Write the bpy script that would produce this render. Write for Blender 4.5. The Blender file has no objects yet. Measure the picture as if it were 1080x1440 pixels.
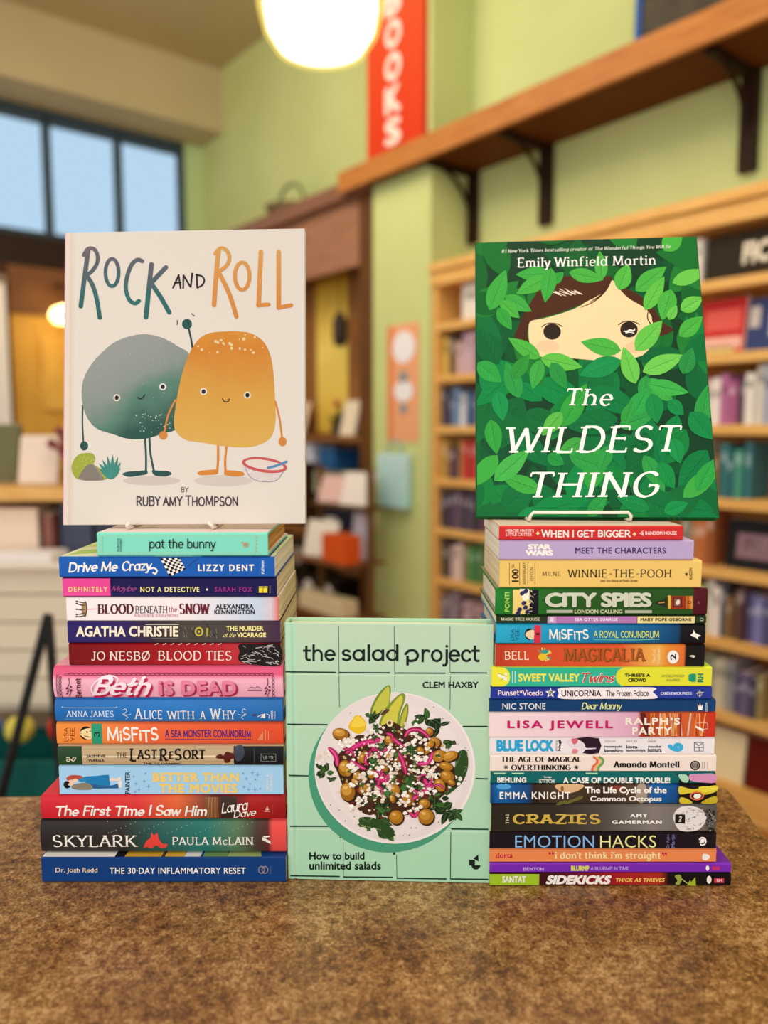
import bpy, bmesh, math, random
from mathutils import Vector, Matrix
random.seed(7)
SC = bpy.context.scene
COL = SC.collection
pi = math.pi

# ------------------------------------------------------------------ camera, world, lights, exposure
CAM_Z = 1.396
FPX = 1081.0
PITCH = math.atan(115 / FPX)
cam_data = bpy.data.cameras.new('camera')
cam_data.sensor_fit = 'VERTICAL'
cam_data.sensor_height = 36.0
cam_data.lens = FPX / 1440 * 36.0
cam_data.clip_start = 0.05
cam_data.dof.use_dof = True
cam_data.dof.focus_distance = 0.765
cam_data.dof.aperture_fstop = 2.3
cam = bpy.data.objects.new('camera', cam_data)
cam.location = (0, 0, CAM_Z)
cam.rotation_euler = (pi / 2 - PITCH, 0, 0)
COL.objects.link(cam)
SC.camera = cam

SC.view_settings.view_transform = 'Standard'
SC.view_settings.look = 'None'
SC.view_settings.exposure = 0.0
SC.view_settings.gamma = 1.0
SC.view_settings.use_curve_mapping = False

def lin(h):
    h = h.lstrip('#')
    r = []
    for i in (0, 2, 4):
        c = int(h[i:i + 2], 16) / 255
        r.append(c / 12.92 if c <= 0.04045 else ((c + 0.055) / 1.055) ** 2.4)
    return (r[0], r[1], r[2], 1.0)

world = bpy.data.worlds.new('world')
SC.world = world
world.use_nodes = True
nt = world.node_tree
nt.nodes.clear()
w_out = nt.nodes.new('ShaderNodeOutputWorld')
w_bg = nt.nodes.new('ShaderNodeBackground')
w_tc = nt.nodes.new('ShaderNodeTexCoord')
w_sep = nt.nodes.new('ShaderNodeSeparateXYZ')
w_rmp = nt.nodes.new('ShaderNodeValToRGB')
w_noi = nt.nodes.new('ShaderNodeTexNoise')
w_noi.inputs['Scale'].default_value = 5.0
w_add = nt.nodes.new('ShaderNodeMath'); w_add.operation = 'MULTIPLY_ADD'
w_add.inputs[1].default_value = 0.25
nt.links.new(w_tc.outputs['Generated'], w_sep.inputs[0])
nt.links.new(w_tc.outputs['Generated'], w_noi.inputs['Vector'])
nt.links.new(w_noi.outputs[0], w_add.inputs[0])
nt.links.new(w_sep.outputs['Y'], w_add.inputs[2])
nt.links.new(w_add.outputs[0], w_rmp.inputs[0])
el = w_rmp.color_ramp.elements
el[0].position = 0.25; el[0].color = (0.94, 0.915, 0.88, 1)
el[1].position = 0.62; el[1].color = (0.60, 0.78, 0.93, 1)
e3 = el.new(0.95); e3.color = (0.52, 0.73, 0.92, 1)
nt.links.new(w_rmp.outputs[0], w_bg.inputs['Color'])
w_bg.inputs['Strength'].default_value = 0.95
nt.links.new(w_bg.outputs[0], w_out.inputs['Surface'])

def area_light(name, loc, target, size, size_y, power, color):
    d = bpy.data.lights.new(name, 'AREA')
    d.shape = 'RECTANGLE'; d.size = size; d.size_y = size_y
    d.energy = power; d.color = color
    o = bpy.data.objects.new(name, d)
    o.location = loc
    o.rotation_euler = (Vector(target) - Vector(loc)).to_track_quat('-Z', 'Y').to_euler()
    COL.objects.link(o)
    return o
# unseen fill lights added for brightness: assumed shop front, overhead, aisle and side
area_light('unseen_shopfront_fill', (-1.5, -2.6, 2.2), (0, 0.8, 1.15), 3.2, 2.2, 62, (1.0, 0.98, 0.97))  # front fill for spines and covers, from an assumed shop front
area_light('overhead_fill', (0.35, 0.55, 3.6), (0.1, 0.75, 1.0), 1.4, 0.9, 22, (1.0, 0.88, 0.7))  # added overhead fill for the counter, no lamps built here
area_light('aisle_fill', (-1.3, 3.6, 4.1), (-0.4, 5.6, 2.6), 1.6, 1.6, 50, (1.0, 0.88, 0.68))  # added to brighten the left and far walls
area_light('side_fill', (0.1, 1.9, 4.0), (1.4, 3.4, 1.0), 1.2, 1.2, 30, (1.0, 0.86, 0.66))  # added to brighten the shelf rail and the wall beside it

# ------------------------------------------------------------------ materials
_mats = {}
def M(h, rough=0.5, spec=0.14, metal=0.0):
    k = (h, rough, spec, metal)
    if k in _mats: return _mats[k]
    m = bpy.data.materials.new('paint_' + h)
    m.use_nodes = True
    b = m.node_tree.nodes['Principled BSDF']
    b.inputs['Base Color'].default_value = lin(h)
    b.inputs['Roughness'].default_value = rough
    b.inputs['Specular IOR Level'].default_value = spec
    b.inputs['Metallic'].default_value = metal
    _mats[k] = m
    return m

def Emis(name, color, strength):
    m = bpy.data.materials.new(name); m.use_nodes = True
    t = m.node_tree; t.nodes.clear()
    o = t.nodes.new('ShaderNodeOutputMaterial'); e = t.nodes.new('ShaderNodeEmission')
    e.inputs[0].default_value = color; e.inputs[1].default_value = strength
    t.links.new(e.outputs[0], o.inputs[0])
    return m

_gn = [0]
def G(stops, a, b, axis='X', rough=0.42, noise=0.0, nscale=60, spec=0.14):
    """printed or glare-tinted colour blend along a local axis from a to b; stops = [(pos, hex)...]"""
    _gn[0] += 1
    m = bpy.data.materials.new('colour_blend'); m.use_nodes = True
    t = m.node_tree; bs = t.nodes['Principled BSDF']
    tc = t.nodes.new('ShaderNodeTexCoord'); sp = t.nodes.new('ShaderNodeSeparateXYZ')
    mr = t.nodes.new('ShaderNodeMapRange'); cr = t.nodes.new('ShaderNodeValToRGB')
    mr.inputs[1].default_value = a; mr.inputs[2].default_value = b
    t.links.new(tc.outputs['Object'], sp.inputs[0])
    t.links.new(sp.outputs[axis], mr.inputs[0])
    src = mr.outputs[0]
    if noise:
        nz = t.nodes.new('ShaderNodeTexNoise'); nz.inputs['Scale'].default_value = nscale
        nz.inputs['Detail'].default_value = 4
        t.links.new(tc.outputs['Object'], nz.inputs['Vector'])
        ad = t.nodes.new('ShaderNodeMath'); ad.operation = 'MULTIPLY_ADD'
        ad.inputs[1].default_value = noise
        t.links.new(nz.outputs[0], ad.inputs[0]); t.links.new(mr.outputs[0], ad.inputs[2])
        sb = t.nodes.new('ShaderNodeMath'); sb.operation = 'SUBTRACT'; sb.inputs[1].default_value = noise * 0.5
        t.links.new(ad.outputs[0], sb.inputs[0]); src = sb.outputs[0]
    t.links.new(src, cr.inputs[0])
    els = cr.color_ramp.elements
    while len(els) < len(stops): els.new(0.5)
    for e, (p, h) in zip(els, stops):
        e.position = p
    for e, (p, h) in zip(els, stops):
        e.color = lin(h)
    t.links.new(cr.outputs[0], bs.inputs['Base Color'])
    bs.inputs['Roughness'].default_value = rough
    bs.inputs['Specular IOR Level'].default_value = spec
    return m

def noise_mat(name, c1, c2, scale, detail=5, rough=0.5, lo=0.35, hi=0.65, spec=0.35, stretch=(1, 1, 1), bump=0.0, c3=None):
    m = bpy.data.materials.new(name); m.use_nodes = True
    t = m.node_tree; bs = t.nodes['Principled BSDF']
    tc = t.nodes.new('ShaderNodeTexCoord'); mp = t.nodes.new('ShaderNodeMapping')
    mp.inputs['Scale'].default_value = stretch
    nz = t.nodes.new('ShaderNodeTexNoise'); nz.inputs['Scale'].default_value = scale
    nz.inputs['Detail'].default_value = detail; nz.inputs['Roughness'].default_value = 0.62
    cr = t.nodes.new('ShaderNodeValToRGB')
    cr.color_ramp.elements[0].position = lo; cr.color_ramp.elements[0].color = lin(c1)
    cr.color_ramp.elements[1].position = hi; cr.color_ramp.elements[1].color = lin(c2)
    if c3:
        e = cr.color_ramp.elements.new((lo + hi) / 2); e.color = lin(c3)
    t.links.new(tc.outputs['Object'], mp.inputs[0]); t.links.new(mp.outputs[0], nz.inputs['Vector'])
    t.links.new(nz.outputs[0], cr.inputs[0]); t.links.new(cr.outputs[0], bs.inputs['Base Color'])
    bs.inputs['Roughness'].default_value = rough
    bs.inputs['Specular IOR Level'].default_value = spec
    if bump:
        bp = t.nodes.new('ShaderNodeBump'); bp.inputs['Strength'].default_value = bump
        bp.inputs['Distance'].default_value = 0.002
        t.links.new(nz.outputs[0], bp.inputs['Height']); t.links.new(bp.outputs[0], bs.inputs['Normal'])
    return m

def page_mat(name, light, dark, scale=900, axis='Z'):
    m = bpy.data.materials.new(name); m.use_nodes = True
    t = m.node_tree; bs = t.nodes['Principled BSDF']
    tc = t.nodes.new('ShaderNodeTexCoord'); mp = t.nodes.new('ShaderNodeMapping')
    mp.inputs['Scale'].default_value = (3, 3, scale) if axis == 'Z' else (3, scale, 3)
    nz = t.nodes.new('ShaderNodeTexNoise'); nz.inputs['Scale'].default_value = 1.0
    nz.inputs['Detail'].default_value = 2
    cr = t.nodes.new('ShaderNodeValToRGB')
    cr.color_ramp.elements[0].position = 0.3; cr.color_ramp.elements[0].color = lin(dark)
    cr.color_ramp.elements[1].position = 0.6; cr.color_ramp.elements[1].color = lin(light)
    t.links.new(tc.outputs['Object'], mp.inputs[0]); t.links.new(mp.outputs[0], nz.inputs['Vector'])
    t.links.new(nz.outputs[0], cr.inputs[0]); t.links.new(cr.outputs[0], bs.inputs['Base Color'])
    bs.inputs['Roughness'].default_value = 0.9; bs.inputs['Specular IOR Level'].default_value = 0.1
    return m
PAGES = page_mat('page_edges', 'ead9b4', 'c9b184')
PAGES_W = page_mat('white_page_edges', 'f4ead6', 'd9c9ac')
PAGES_UP = page_mat('upright_page_edges', 'efe2c4', 'cdbb94', axis='Y')

# ------------------------------------------------------------------ object helpers
def link(o, parent=None):
    COL.objects.link(o)
    if parent is not None: o.parent = parent
    return o

def tag(o, label=None, cat=None, group=None, kind=None):
    if label: o['label'] = label
    if cat: o['category'] = cat
    if group: o['group'] = group
    if kind: o['kind'] = kind
    return o

def thing(name, label, cat, loc=(0, 0, 0), rot=None, group=None):
    o = bpy.data.objects.new(name, None)
    o.empty_display_size = 0.02
    if rot is not None:
        o.matrix_world = Matrix.Translation(Vector(loc)) @ rot.to_4x4()
    else:
        o.location = loc
    link(o)
    return tag(o, label, cat, group)

def mesh_obj(name, bm, mats, parent=None, smooth=False, bevel=0.0, segs=2):
    me = bpy.data.meshes.new(name)
    bm.normal_update()
    bm.to_mesh(me); bm.free()
    if not isinstance(mats, (list, tuple)): mats = [mats]
    for m in mats: me.materials.append(m)
    if smooth:
        for p in me.polygons: p.use_smooth = True
    o = bpy.data.objects.new(name, me)
    link(o, parent)
    if bevel:
        b = o.modifiers.new('bevel', 'BEVEL'); b.width = bevel; b.segments = segs; b.limit_method = 'ANGLE'
        b.angle_limit = math.radians(40)
    return o

def add_box(bm, c, s, mi=0, R=None):
    vs = []
    for i in (-1, 1):
        for j in (-1, 1):
            for k in (-1, 1):
                v = Vector((i * s[0] / 2, j * s[1] / 2, k * s[2] / 2))
                if R is not None: v = R @ v
                vs.append(bm.verts.new(v + Vector(c)))
    for f in ((0, 1, 3, 2), (4, 6, 7, 5), (0, 4, 5, 1), (2, 3, 7, 6), (0, 2, 6, 4), (1, 5, 7, 3)):
        fc = bm.faces.new([vs[i] for i in f]); fc.material_index = mi

def box(name, c, s, m, parent=None, bevel=0.0, R=None):
    bm = bmesh.new(); add_box(bm, c, s, 0, R)
    return mesh_obj(name, bm, m, parent, bevel=bevel)

def add_tube(bm, pts, r, n=10, mi=0, closed=False):
    pts = [Vector(p) for p in pts]
    rs = r if isinstance(r, (list, tuple)) else [r] * len(pts)
    rings = []; N = len(pts)
    prev = None
    for i, p in enumerate(pts):
        a = pts[(i - 1) % N] if (closed or i > 0) else p
        b = pts[(i + 1) % N] if (closed or i < N - 1) else p
        t = (b - a).normalized()
        if prev is None:
            ref = Vector((0, 0, 1)) if abs(t.z) < 0.9 else Vector((1, 0, 0))
            nx = t.cross(ref).normalized()
        else:
            nx = (prev - t * prev.dot(t)).normalized()
        prev = nx
        ny = t.cross(nx)
        rings.append([bm.verts.new(p + nx * math.cos(2 * pi * k / n) * rs[i] + ny * math.sin(2 * pi * k / n) * rs[i]) for k in range(n)])
    for i in range(N if closed else N - 1):
        A = rings[i]; B = rings[(i + 1) % N]
        for k in range(n):
            f = bm.faces.new((A[k], A[(k + 1) % n], B[(k + 1) % n], B[k])); f.material_index = mi; f.smooth = True
    if not closed:
        for R_ in (list(reversed(rings[0])), rings[-1]):
            f = bm.faces.new(R_); f.material_index = mi

def add_lathe(bm, prof, c=(0, 0, 0), n=32, mi=0):
    rings = []
    for r, z in prof:
        if r < 1e-6: rings.append([bm.verts.new(Vector(c) + Vector((0, 0, z)))])
        else: rings.append([bm.verts.new(Vector(c) + Vector((r * math.cos(2 * pi * k / n), r * math.sin(2 * pi * k / n), z))) for k in range(n)])
    for A, B in zip(rings, rings[1:]):
        for k in range(n):
            k2 = (k + 1) % n
            if len(A) == 1 and len(B) == 1: continue
            if len(A) == 1: f = bm.faces.new((A[0], B[k2], B[k]))
            elif len(B) == 1: f = bm.faces.new((A[k], A[k2], B[0]))
            else: f = bm.faces.new((A[k], A[k2], B[k2], B[k]))
            f.material_index = mi; f.smooth = True

def extrude_profile(bm, prof, axis, a, b, mi=0, fmi=None):
    """closed 2-D profile swept along x ('X': prof=(y,z)) or z ('Z': prof=(x,y)) from a to b"""
    def P(p, t):
        return Vector((t, p[0], p[1])) if axis == 'X' else Vector((p[0], p[1], t))
    A = [bm.verts.new(P(p, a)) for p in prof]; B = [bm.verts.new(P(p, b)) for p in prof]
    n = len(prof)
    for i in range(n):
        f = bm.faces.new((A[i], A[(i + 1) % n], B[(i + 1) % n], B[i]))
        f.material_index = fmi(i) if fmi else mi
    f1 = bm.faces.new(list(reversed(A))); f2 = bm.faces.new(B)
    f1.material_index = mi; f2.material_index = mi
    bmesh.ops.recalc_face_normals(bm, faces=bm.faces[:])

# ------------------------------------------------------------------ where a point of the picture lies on a plane
C_F = Vector((0, math.cos(PITCH), -math.sin(PITCH)))
C_U = Vector((0, math.sin(PITCH), math.cos(PITCH)))
C_O = Vector((0, 0, CAM_Z))
def ray(px, py):
    return C_F + Vector((1, 0, 0)) * ((px - 540) / FPX) - C_U * ((py - 720) / FPX)
def on_y(px, py, Y):
    d = ray(px, py); return C_O + d * (Y / d.y)
def on_z(px, py, Z):
    d = ray(px, py); return C_O + d * ((Z - CAM_Z) / d.z)

# ------------------------------------------------------------------ flat 2-D shapes: (verts [(x,y)], faces)
def s_merge(shapes):
    V = []; F = []
    for v, f in shapes:
        o = len(V); V += v; F += [tuple(i + o for i in q) for q in f]
    return V, F

def s_stroke(pts, w, closed=False, cap=True, taper=0.0):
    """ribbon along pts; w a number or a function(tx, ty, u)"""
    pts = [p for i, p in enumerate(pts) if i == 0 or abs(p[0] - pts[i - 1][0]) + abs(p[1] - pts[i - 1][1]) > 1e-6]
    n = len(pts)
    if n < 2: return [], []
    V = []; F = []
    for i in range(n):
        a = pts[(i - 1) % n] if (closed or i > 0) else pts[i]
        b = pts[(i + 1) % n] if (closed or i < n - 1) else pts[i]
        tx, ty = b[0] - a[0], b[1] - a[1]
        l = math.hypot(tx, ty) or 1; tx /= l; ty /= l
        u = i / (n - 1)
        ww = w(tx, ty, u) if callable(w) else w
        if taper: ww *= 1 - taper * (abs(2 * u - 1) ** 3)
        V.append((pts[i][0] - ty * ww / 2, pts[i][1] + tx * ww / 2))
        V.append((pts[i][0] + ty * ww / 2, pts[i][1] - tx * ww / 2))
    for i in range(n if closed else n - 1):
        j = (i + 1) % n
        F.append((2 * i, 2 * i + 1, 2 * j + 1, 2 * j))
    if cap and not closed:
        for e in (0, n - 1):
            L, R_ = V[2 * e], V[2 * e + 1]
            c = ((L[0] + R_[0]) / 2, (L[1] + R_[1]) / 2); nl = (L[0] - c[0], L[1] - c[1])
            tv = (nl[1], -nl[0]) if e else (-nl[1], nl[0])
            o = len(V)
            V += [(c[0] + nl[0] * math.cos(pi * k / 9) + tv[0] * math.sin(pi * k / 9), c[1] + nl[1] * math.cos(pi * k / 9) + tv[1] * math.sin(pi * k / 9)) for k in range(10)]
            F.append(tuple(range(o, o + 10)))
    return V, F

def smooth_pts(pts, closed=False, k=6):
    n = len(pts); out = []
    for i in range(n if closed else n - 1):
        g = lambda j: pts[j % n] if closed else pts[max(0, min(n - 1, j))]
        p0, p1, p2, p3 = g(i - 1), g(i), g(i + 1), g(i + 2)
        for s in range(k):
            t = s / k; t2 = t * t; t3 = t2 * t
            out.append(tuple(0.5 * (2 * p1[d] + (p2[d] - p0[d]) * t + (2 * p0[d] - 5 * p1[d] + 4 * p2[d] - p3[d]) * t2 + (3 * p1[d] - p0[d] - 3 * p2[d] + p3[d]) * t3) for d in (0, 1)))
    if not closed: out.append(pts[-1])
    return out

GL = {
 'A': "0,0 4,10 8,0;1.5,3.6 6.5,3.6", 'B': "0,0 0,10;0,10 @3,7.7,2.6,2.3,90,-90 0,5.4;0,5.4 @3.3,2.7,3.1,2.7,90,-90 0,0",
 'C': "@4.2,5,4.2,5,48,312", 'D': "0,0 0,10;0,10 @2.8,5,4.8,5,90,-90 0,0", 'E': "0,0 0,10;0,10 5.6,10;0,5.2 4.6,5.2;0,0 5.8,0",
 'F': "0,0 0,10;0,10 5.6,10;0,5.2 4.6,5.2", 'G': "@4.2,5,4.2,5,48,330 7.9,4.6 5,4.6", 'H': "0,0 0,10;7,0 7,10;0,5.2 7,5.2",
 'I': "0,0 0,10", 'J': "3.6,10 3.6,2 @1.8,2,1.8,2.2,0,-150", 'K': "0,0 0,10;6.4,10 0,4;2,5.8 7,0", 'L': "0,10 0,0;0,0 5.4,0",
 'M': "0,0 .6,10;.6,10 4.8,1;4.8,1 9,10;9,10 9.6,0", 'N': "0,0 0,10;0,10 7.2,0;7.2,0 7.2,10", 'O': "@4.5,5,4.5,5,90,450",
 'P': "0,0 0,10;0,10 @3,7.3,3,2.7,90,-90 0,4.6", 'Q': "@4.5,5,4.5,5,90,450;5,2.4 8.6,-1", 'R': "0,0 0,10;0,10 @3,7.4,2.9,2.6,90,-90 0,4.8;2.6,4.8 6.8,0",
 'S': "@3.2,7.45,2.8,2.55,35,270 @3.2,2.45,3.2,2.45,90,-145", 'T': "4,0 4,10;0,10 8,10", 'U': "0,10 0,3.4 @3.5,3.4,3.5,3.4,180,360 7,10",
 'V': "0,10 4,0;4,0 8,10", 'W': "0,10 3,0;3,0 6,9.4;6,9.4 9,0;9,0 12,10", 'X': "0,10 7.4,0;7.2,10 0,0", 'Y': "0,10 3.8,4.8;7.6,10 3.8,4.8;3.8,4.8 3.8,0",
 'Z': "0,10 7,10;7,10 0,0;0,0 7,0", '\u00d8': "@4.5,5,4.5,5,90,450;1,-.8 8,10.8",
 'a': "@2.9,3.3,2.9,3.3,20,340;5.8,6.6 5.8,0", 'b': "0,10 0,0;@2.9,3.3,2.9,3.3,160,-160", 'c': "@2.9,3.3,2.9,3.3,45,315", 'd': "@2.9,3.3,2.9,3.3,20,340;5.8,10 5.8,0",
 'e': ".2,3.4 5.7,3.4 @2.9,3.3,2.9,3.3,5,312", 'f': "@3.4,8,1.9,2,45,180 1.5,0;0,6.4 3.8,6.4", 'g': "@2.9,3.3,2.9,3.3,20,340;5.8,6.6 5.8,-.4 @2.9,-.4,2.9,2.8,0,-150",
 'h': "0,10 0,0;0,3.4 @2.6,3.9,2.6,2.7,180,0 5.2,0", 'i': "0,6.6 0,0;*0,9.2", 'j': "1.5,6.6 1.5,-.8 @0,-.8,1.5,2,0,-110;*1.5,9.2", 'k': "0,10 0,0;4.8,6.6 0,2.4;1.5,3.8 5.2,0",
 'l': "0,10 0,0", 'm': "0,6.6 0,0;0,3.6 @2.2,4.2,2.2,2.4,180,0 4.4,0;4.4,3.6 @6.6,4.2,2.2,2.4,180,0 8.8,0", 'n': "0,6.6 0,0;0,3.4 @2.6,3.9,2.6,2.7,180,0 5.2,0",
 'o': "@3,3.3,3,3.3,90,450", 'p': "0,6.6 0,-3.2;@2.9,3.3,2.9,3.3,160,-160", 'q': "@2.9,3.3,2.9,3.3,20,340;5.8,6.6 5.8,-3.2", 'r': "0,6.6 0,0;0,3.4 @2.5,4,2.5,2.6,180,55",
 's': "@2.2,4.95,1.9,1.65,35,270 @2.2,1.65,2.2,1.65,90,-145", 't': "1.5,9 1.5,1.7 @3.1,1.7,1.6,1.7,180,290;0,6.4 3.8,6.4", 'u': "0,6.6 0,2.7 @2.6,2.7,2.6,2.7,180,360 5.2,6.6;5.2,6.6 5.2,0",
 'v': "0,6.6 2.8,0;2.8,0 5.6,6.6", 'w': "0,6.6 2.2,0;2.2,0 4.4,6.2;4.4,6.2 6.6,0;6.6,0 8.8,6.6", 'x': "0,6.6 5.2,0;5.2,6.6 0,0", 'y': "0,6.6 2.9,0;5.8,6.6 2.9,0 1.6,-3 0,-3", 'z': "0,6.6 5,6.6;5,6.6 0,0;0,0 5,0",
 '.': "*0,.4", "'": "0,10 -.3,7.6", '!': "0,10 0,3.2;*0,.4", '-': "0,4.4 3.4,4.4", '&': "7,0 1.2,7.4 @2.8,8.2,1.8,1.8,200,-20 @2.6,2.6,2.6,2.6,110,330 7,4.6",
 '*': "0,6.5 4,6.5;1,8.3 3,4.7;1,4.7 3,8.3", '#': "2,0 3,10;5,0 6,10;0,3.4 7.4,3.4;.4,6.6 7.8,6.6", '1': "0,8 2,10;2,10 2,0", '2': "@3,7.2,3,2.8,170,-35 0,0;0,0 6,0", '3': "@2.6,7.6,2.4,2.4,150,-90 @2.6,2.6,2.9,2.6,90,-150", '0': "@3.4,5,3.4,5,90,450", '4': "5,0 5,10 0,3 7,3", '5': "5.4,10 1,10 .6,5.6 @2.7,3.2,3,3.2,120,-140",
}
def glyph_strokes(ch):
    out = []; wmax = 0
    for st in GL[ch].split(';'):
        if st[0] == '*':
            x, y = map(float, st[1:].split(',')); out.append(('dot', [(x, y)])); wmax = max(wmax, x); continue
        pts = []; cor = []
        for tk in st.split():
            if tk[0] == '@':
                cx, cy, rx, ry, a0, a1 = map(float, tk[1:].split(','))
                n = max(4, int(abs(a1 - a0) / 15))
                for i in range(n + 1):
                    a = math.radians(a0 + (a1 - a0) * i / n)
                    pts.append((cx + rx * math.cos(a), cy + ry * math.sin(a)))
            else:
                pts.append(tuple(map(float, tk.split(','))))
        out.append(('s', pts)); wmax = max(wmax, max(p[0] for p in pts))
    return out, wmax

STY = {  # thick, thin, serif, pen angle, round cap, gap
 'serif': (1.6, 0.62, 0.95, 14, False, 2.3), 'didone': (3.1, 0.6, 0.9, 2, False, 1.9), 'slab': (2.5, 1.5, 1.2, 5, False, 2.5),
 'hand': (1.25, 1.25, 0, 0, True, 2.1), 'round': (1.55, 1.5, 0, 0, False, 2.2), 'handb': (2.0, 1.8, 0, 0, True, 2.5), 'brush': (1.7, 0.75, 0, 35, True, 1.5), 'brushb': (2.2, 1.1, 0, 35, True, 1.9), 'thin': (0.8, 0.8, 0, 0, True, 2.2),
 'serifb': (2.5, 1.1, 0.9, 10, False, 2.2),
}
def side(ch, right):
    if not right and ch in 'tfj': return 0.35
    if ch in 'COQGSacdegoqs\u00d8' and not (right and ch in 'CGaced') : return 0.55
    if right:
        if ch in 'HIMNUJadhilmnqu1': return 1.0
        if ch in 'BDPbp035': return 0.6
        if ch in 'ATVWXYvwxy': return 0.25
        return 0.45
    if ch in 'ATVWXYJvwxyz\u0027': return 0.25
    return 1.0
def text_strokes(text, sty, jit=0.0, rnd=None):
    thick, thin, serif, pen, rc, gap = STY[sty]
    pen = math.radians(pen); x = 0; SH = []
    def w(tx, ty, u):
        return thin + (thick - thin) * abs(math.sin(math.atan2(ty, tx) - pen))
    for ch in text:
        if ch == ' ': x += 4.2; continue
        if ch not in GL: continue
        sts, wm = glyph_strokes(ch)
        if x: x += side(ch, False) * (gap * .5 + serif * .75)
        dy = (rnd.random() - .5) * jit if rnd else 0
        sc = 1 + ((rnd.random() - .5) * jit * .12 if rnd else 0)
        for kind, pts in sts:
            pts = [(p[0] * sc + x, p[1] * sc + dy) for p in pts]
            if kind == 'dot':
                r = max(thick * .58, .7)
                SH.append(([(pts[0][0] + r * math.cos(k * pi / 6), pts[0][1] + r * math.sin(k * pi / 6)) for k in range(12)], [tuple(range(12))])); continue
            # split at corners
            segs = [[pts[0]]]
            for i in range(1, len(pts)):
                segs[-1].append(pts[i])
                if i < len(pts) - 1:
                    a = math.atan2(pts[i][1] - pts[i - 1][1], pts[i][0] - pts[i - 1][0]); b = math.atan2(pts[i + 1][1] - pts[i][1], pts[i + 1][0] - pts[i][0])
                    if abs((b - a + pi) % (2 * pi) - pi) > 0.6: segs.append([pts[i]])
            for s in segs:
                if len(s) < 2: continue
                SH.append(s_stroke(s, w, cap=rc))
                if not rc:
                    for e in (0, -1):
                        p = s[e]; q = s[1] if e == 0 else s[-2]
                        tx, ty = p[0] - q[0], p[1] - q[1]; l = math.hypot(tx, ty) or 1; tx /= l; ty /= l
                        if abs(ty) > .55 and serif and (abs(p[1] - dy) < .05 or abs(p[1] - dy - 10 * sc) < .3 or abs(p[1] - dy - 6.6 * sc) < .2 or p[1] < dy - 2.5):
                            ln = w(tx, ty, 0) / 2 + serif; h = max(thin, .45)
                            yy = p[1] + (-h / 2 if p[1] > dy + 3 else h / 2)
                            if p[1] > dy + 3 and p[1] < dy + 9 * sc: SH.append(([(p[0] - ln, yy + h / 2), (p[0] - ln, yy - h / 2), (p[0], yy - h / 2), (p[0], yy + h / 2)], [(0, 1, 2, 3)]))
                            else: SH.append(([(p[0] - ln, yy - h / 2), (p[0] + ln, yy - h / 2), (p[0] + ln, yy + h / 2), (p[0] - ln, yy + h / 2)], [(0, 1, 2, 3)]))
                        elif abs(ty) <= .55 and serif and ch in 'EFLTZCGSz' and abs(tx) > .8 and e == -1 or (ch == 'T' and abs(ty) < .1 and serif):
                            h = serif * 1.6; sg = -1 if p[1] > 7 + dy else (1 if p[1] < 3 + dy else 0)
                            y0 = p[1] - (h / 2 if sg == 0 else 0); y1 = p[1] + (h / 2 if sg == 0 else sg * h)
                            SH.append(([(p[0] - .3, y0), (p[0] + .3, y0), (p[0] + .3, y1), (p[0] - .3, y1)], [(0, 1, 2, 3)]))
                        else:   # square the joint off
                            hw = thin / 2
                            SH.append(([(p[0] - hw, p[1] - hw), (p[0] + hw, p[1] - hw), (p[0] + hw, p[1] + hw), (p[0] - hw, p[1] + hw)], [(0, 1, 2, 3)]))
        x += wm * sc + gap * .18 + thick * .25 + side(ch, True) * (gap * .5 + serif * .75)
    SH = [([(p[0], p[1], i % 12) for p in v], f) for i, (v, f) in enumerate(SH)]
    return s_merge(SH)

_tcache = {}
def text_font(text, bold=0.0, space=1.0):
    k = (text, bold, space)
    if k in _tcache: return _tcache[k]
    cu = bpy.data.curves.new('lettering', 'FONT'); cu.body = text; cu.size = 1.0; cu.offset = bold
    cu.space_character = space; cu.resolution_u = 3; cu.fill_mode = 'BOTH'
    ob = bpy.data.objects.new('lettering', cu); COL.objects.link(ob)
    dg = bpy.context.evaluated_depsgraph_get(); dg.update()
    ev = ob.evaluated_get(dg); me = ev.to_mesh()
    V = [(v.co.x, v.co.y) for v in me.vertices]; F = [tuple(p.vertices) for p in me.polygons]
    ev.to_mesh_clear(); bpy.data.objects.remove(ob); bpy.data.curves.remove(cu)
    _tcache[k] = (V, F)
    return V, F

def text_shape(text, font='sans', bold=0.0, space=1.0, shear=0.0, jit=0.0):
    if font == 'sans':
        V, F = text_font(text, min(bold, 0), space)
        if bold > 0:
            V0, F0_ = V, F; V = []; F = []
            for k in range(9):
                dx, dy = (0, 0) if k == 8 else (bold * math.cos(k * pi / 4), bold * math.sin(k * pi / 4))
                o = len(V); V += [(x + dx, y + dy, k) for x, y in V0]; F += [tuple(i + o for i in f) for f in F0_]
    else: V, F = text_strokes(text, font, jit, random.Random(sum(map(ord, text))) if jit else None)
    V = [v if len(v) == 3 else (v[0], v[1], 0) for v in V]
    if shear: V = [(v[0] + v[1] * shear, v[1], v[2]) for v in V]
    x0 = min(v[0] for v in V); x1 = max(v[0] for v in V); y0 = min(v[1] for v in V); y1 = max(v[1] for v in V)
    return [((v[0] - x0) / (x1 - x0), (v[1] - y0) / (y1 - y0), v[2]) for v in V], F

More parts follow.
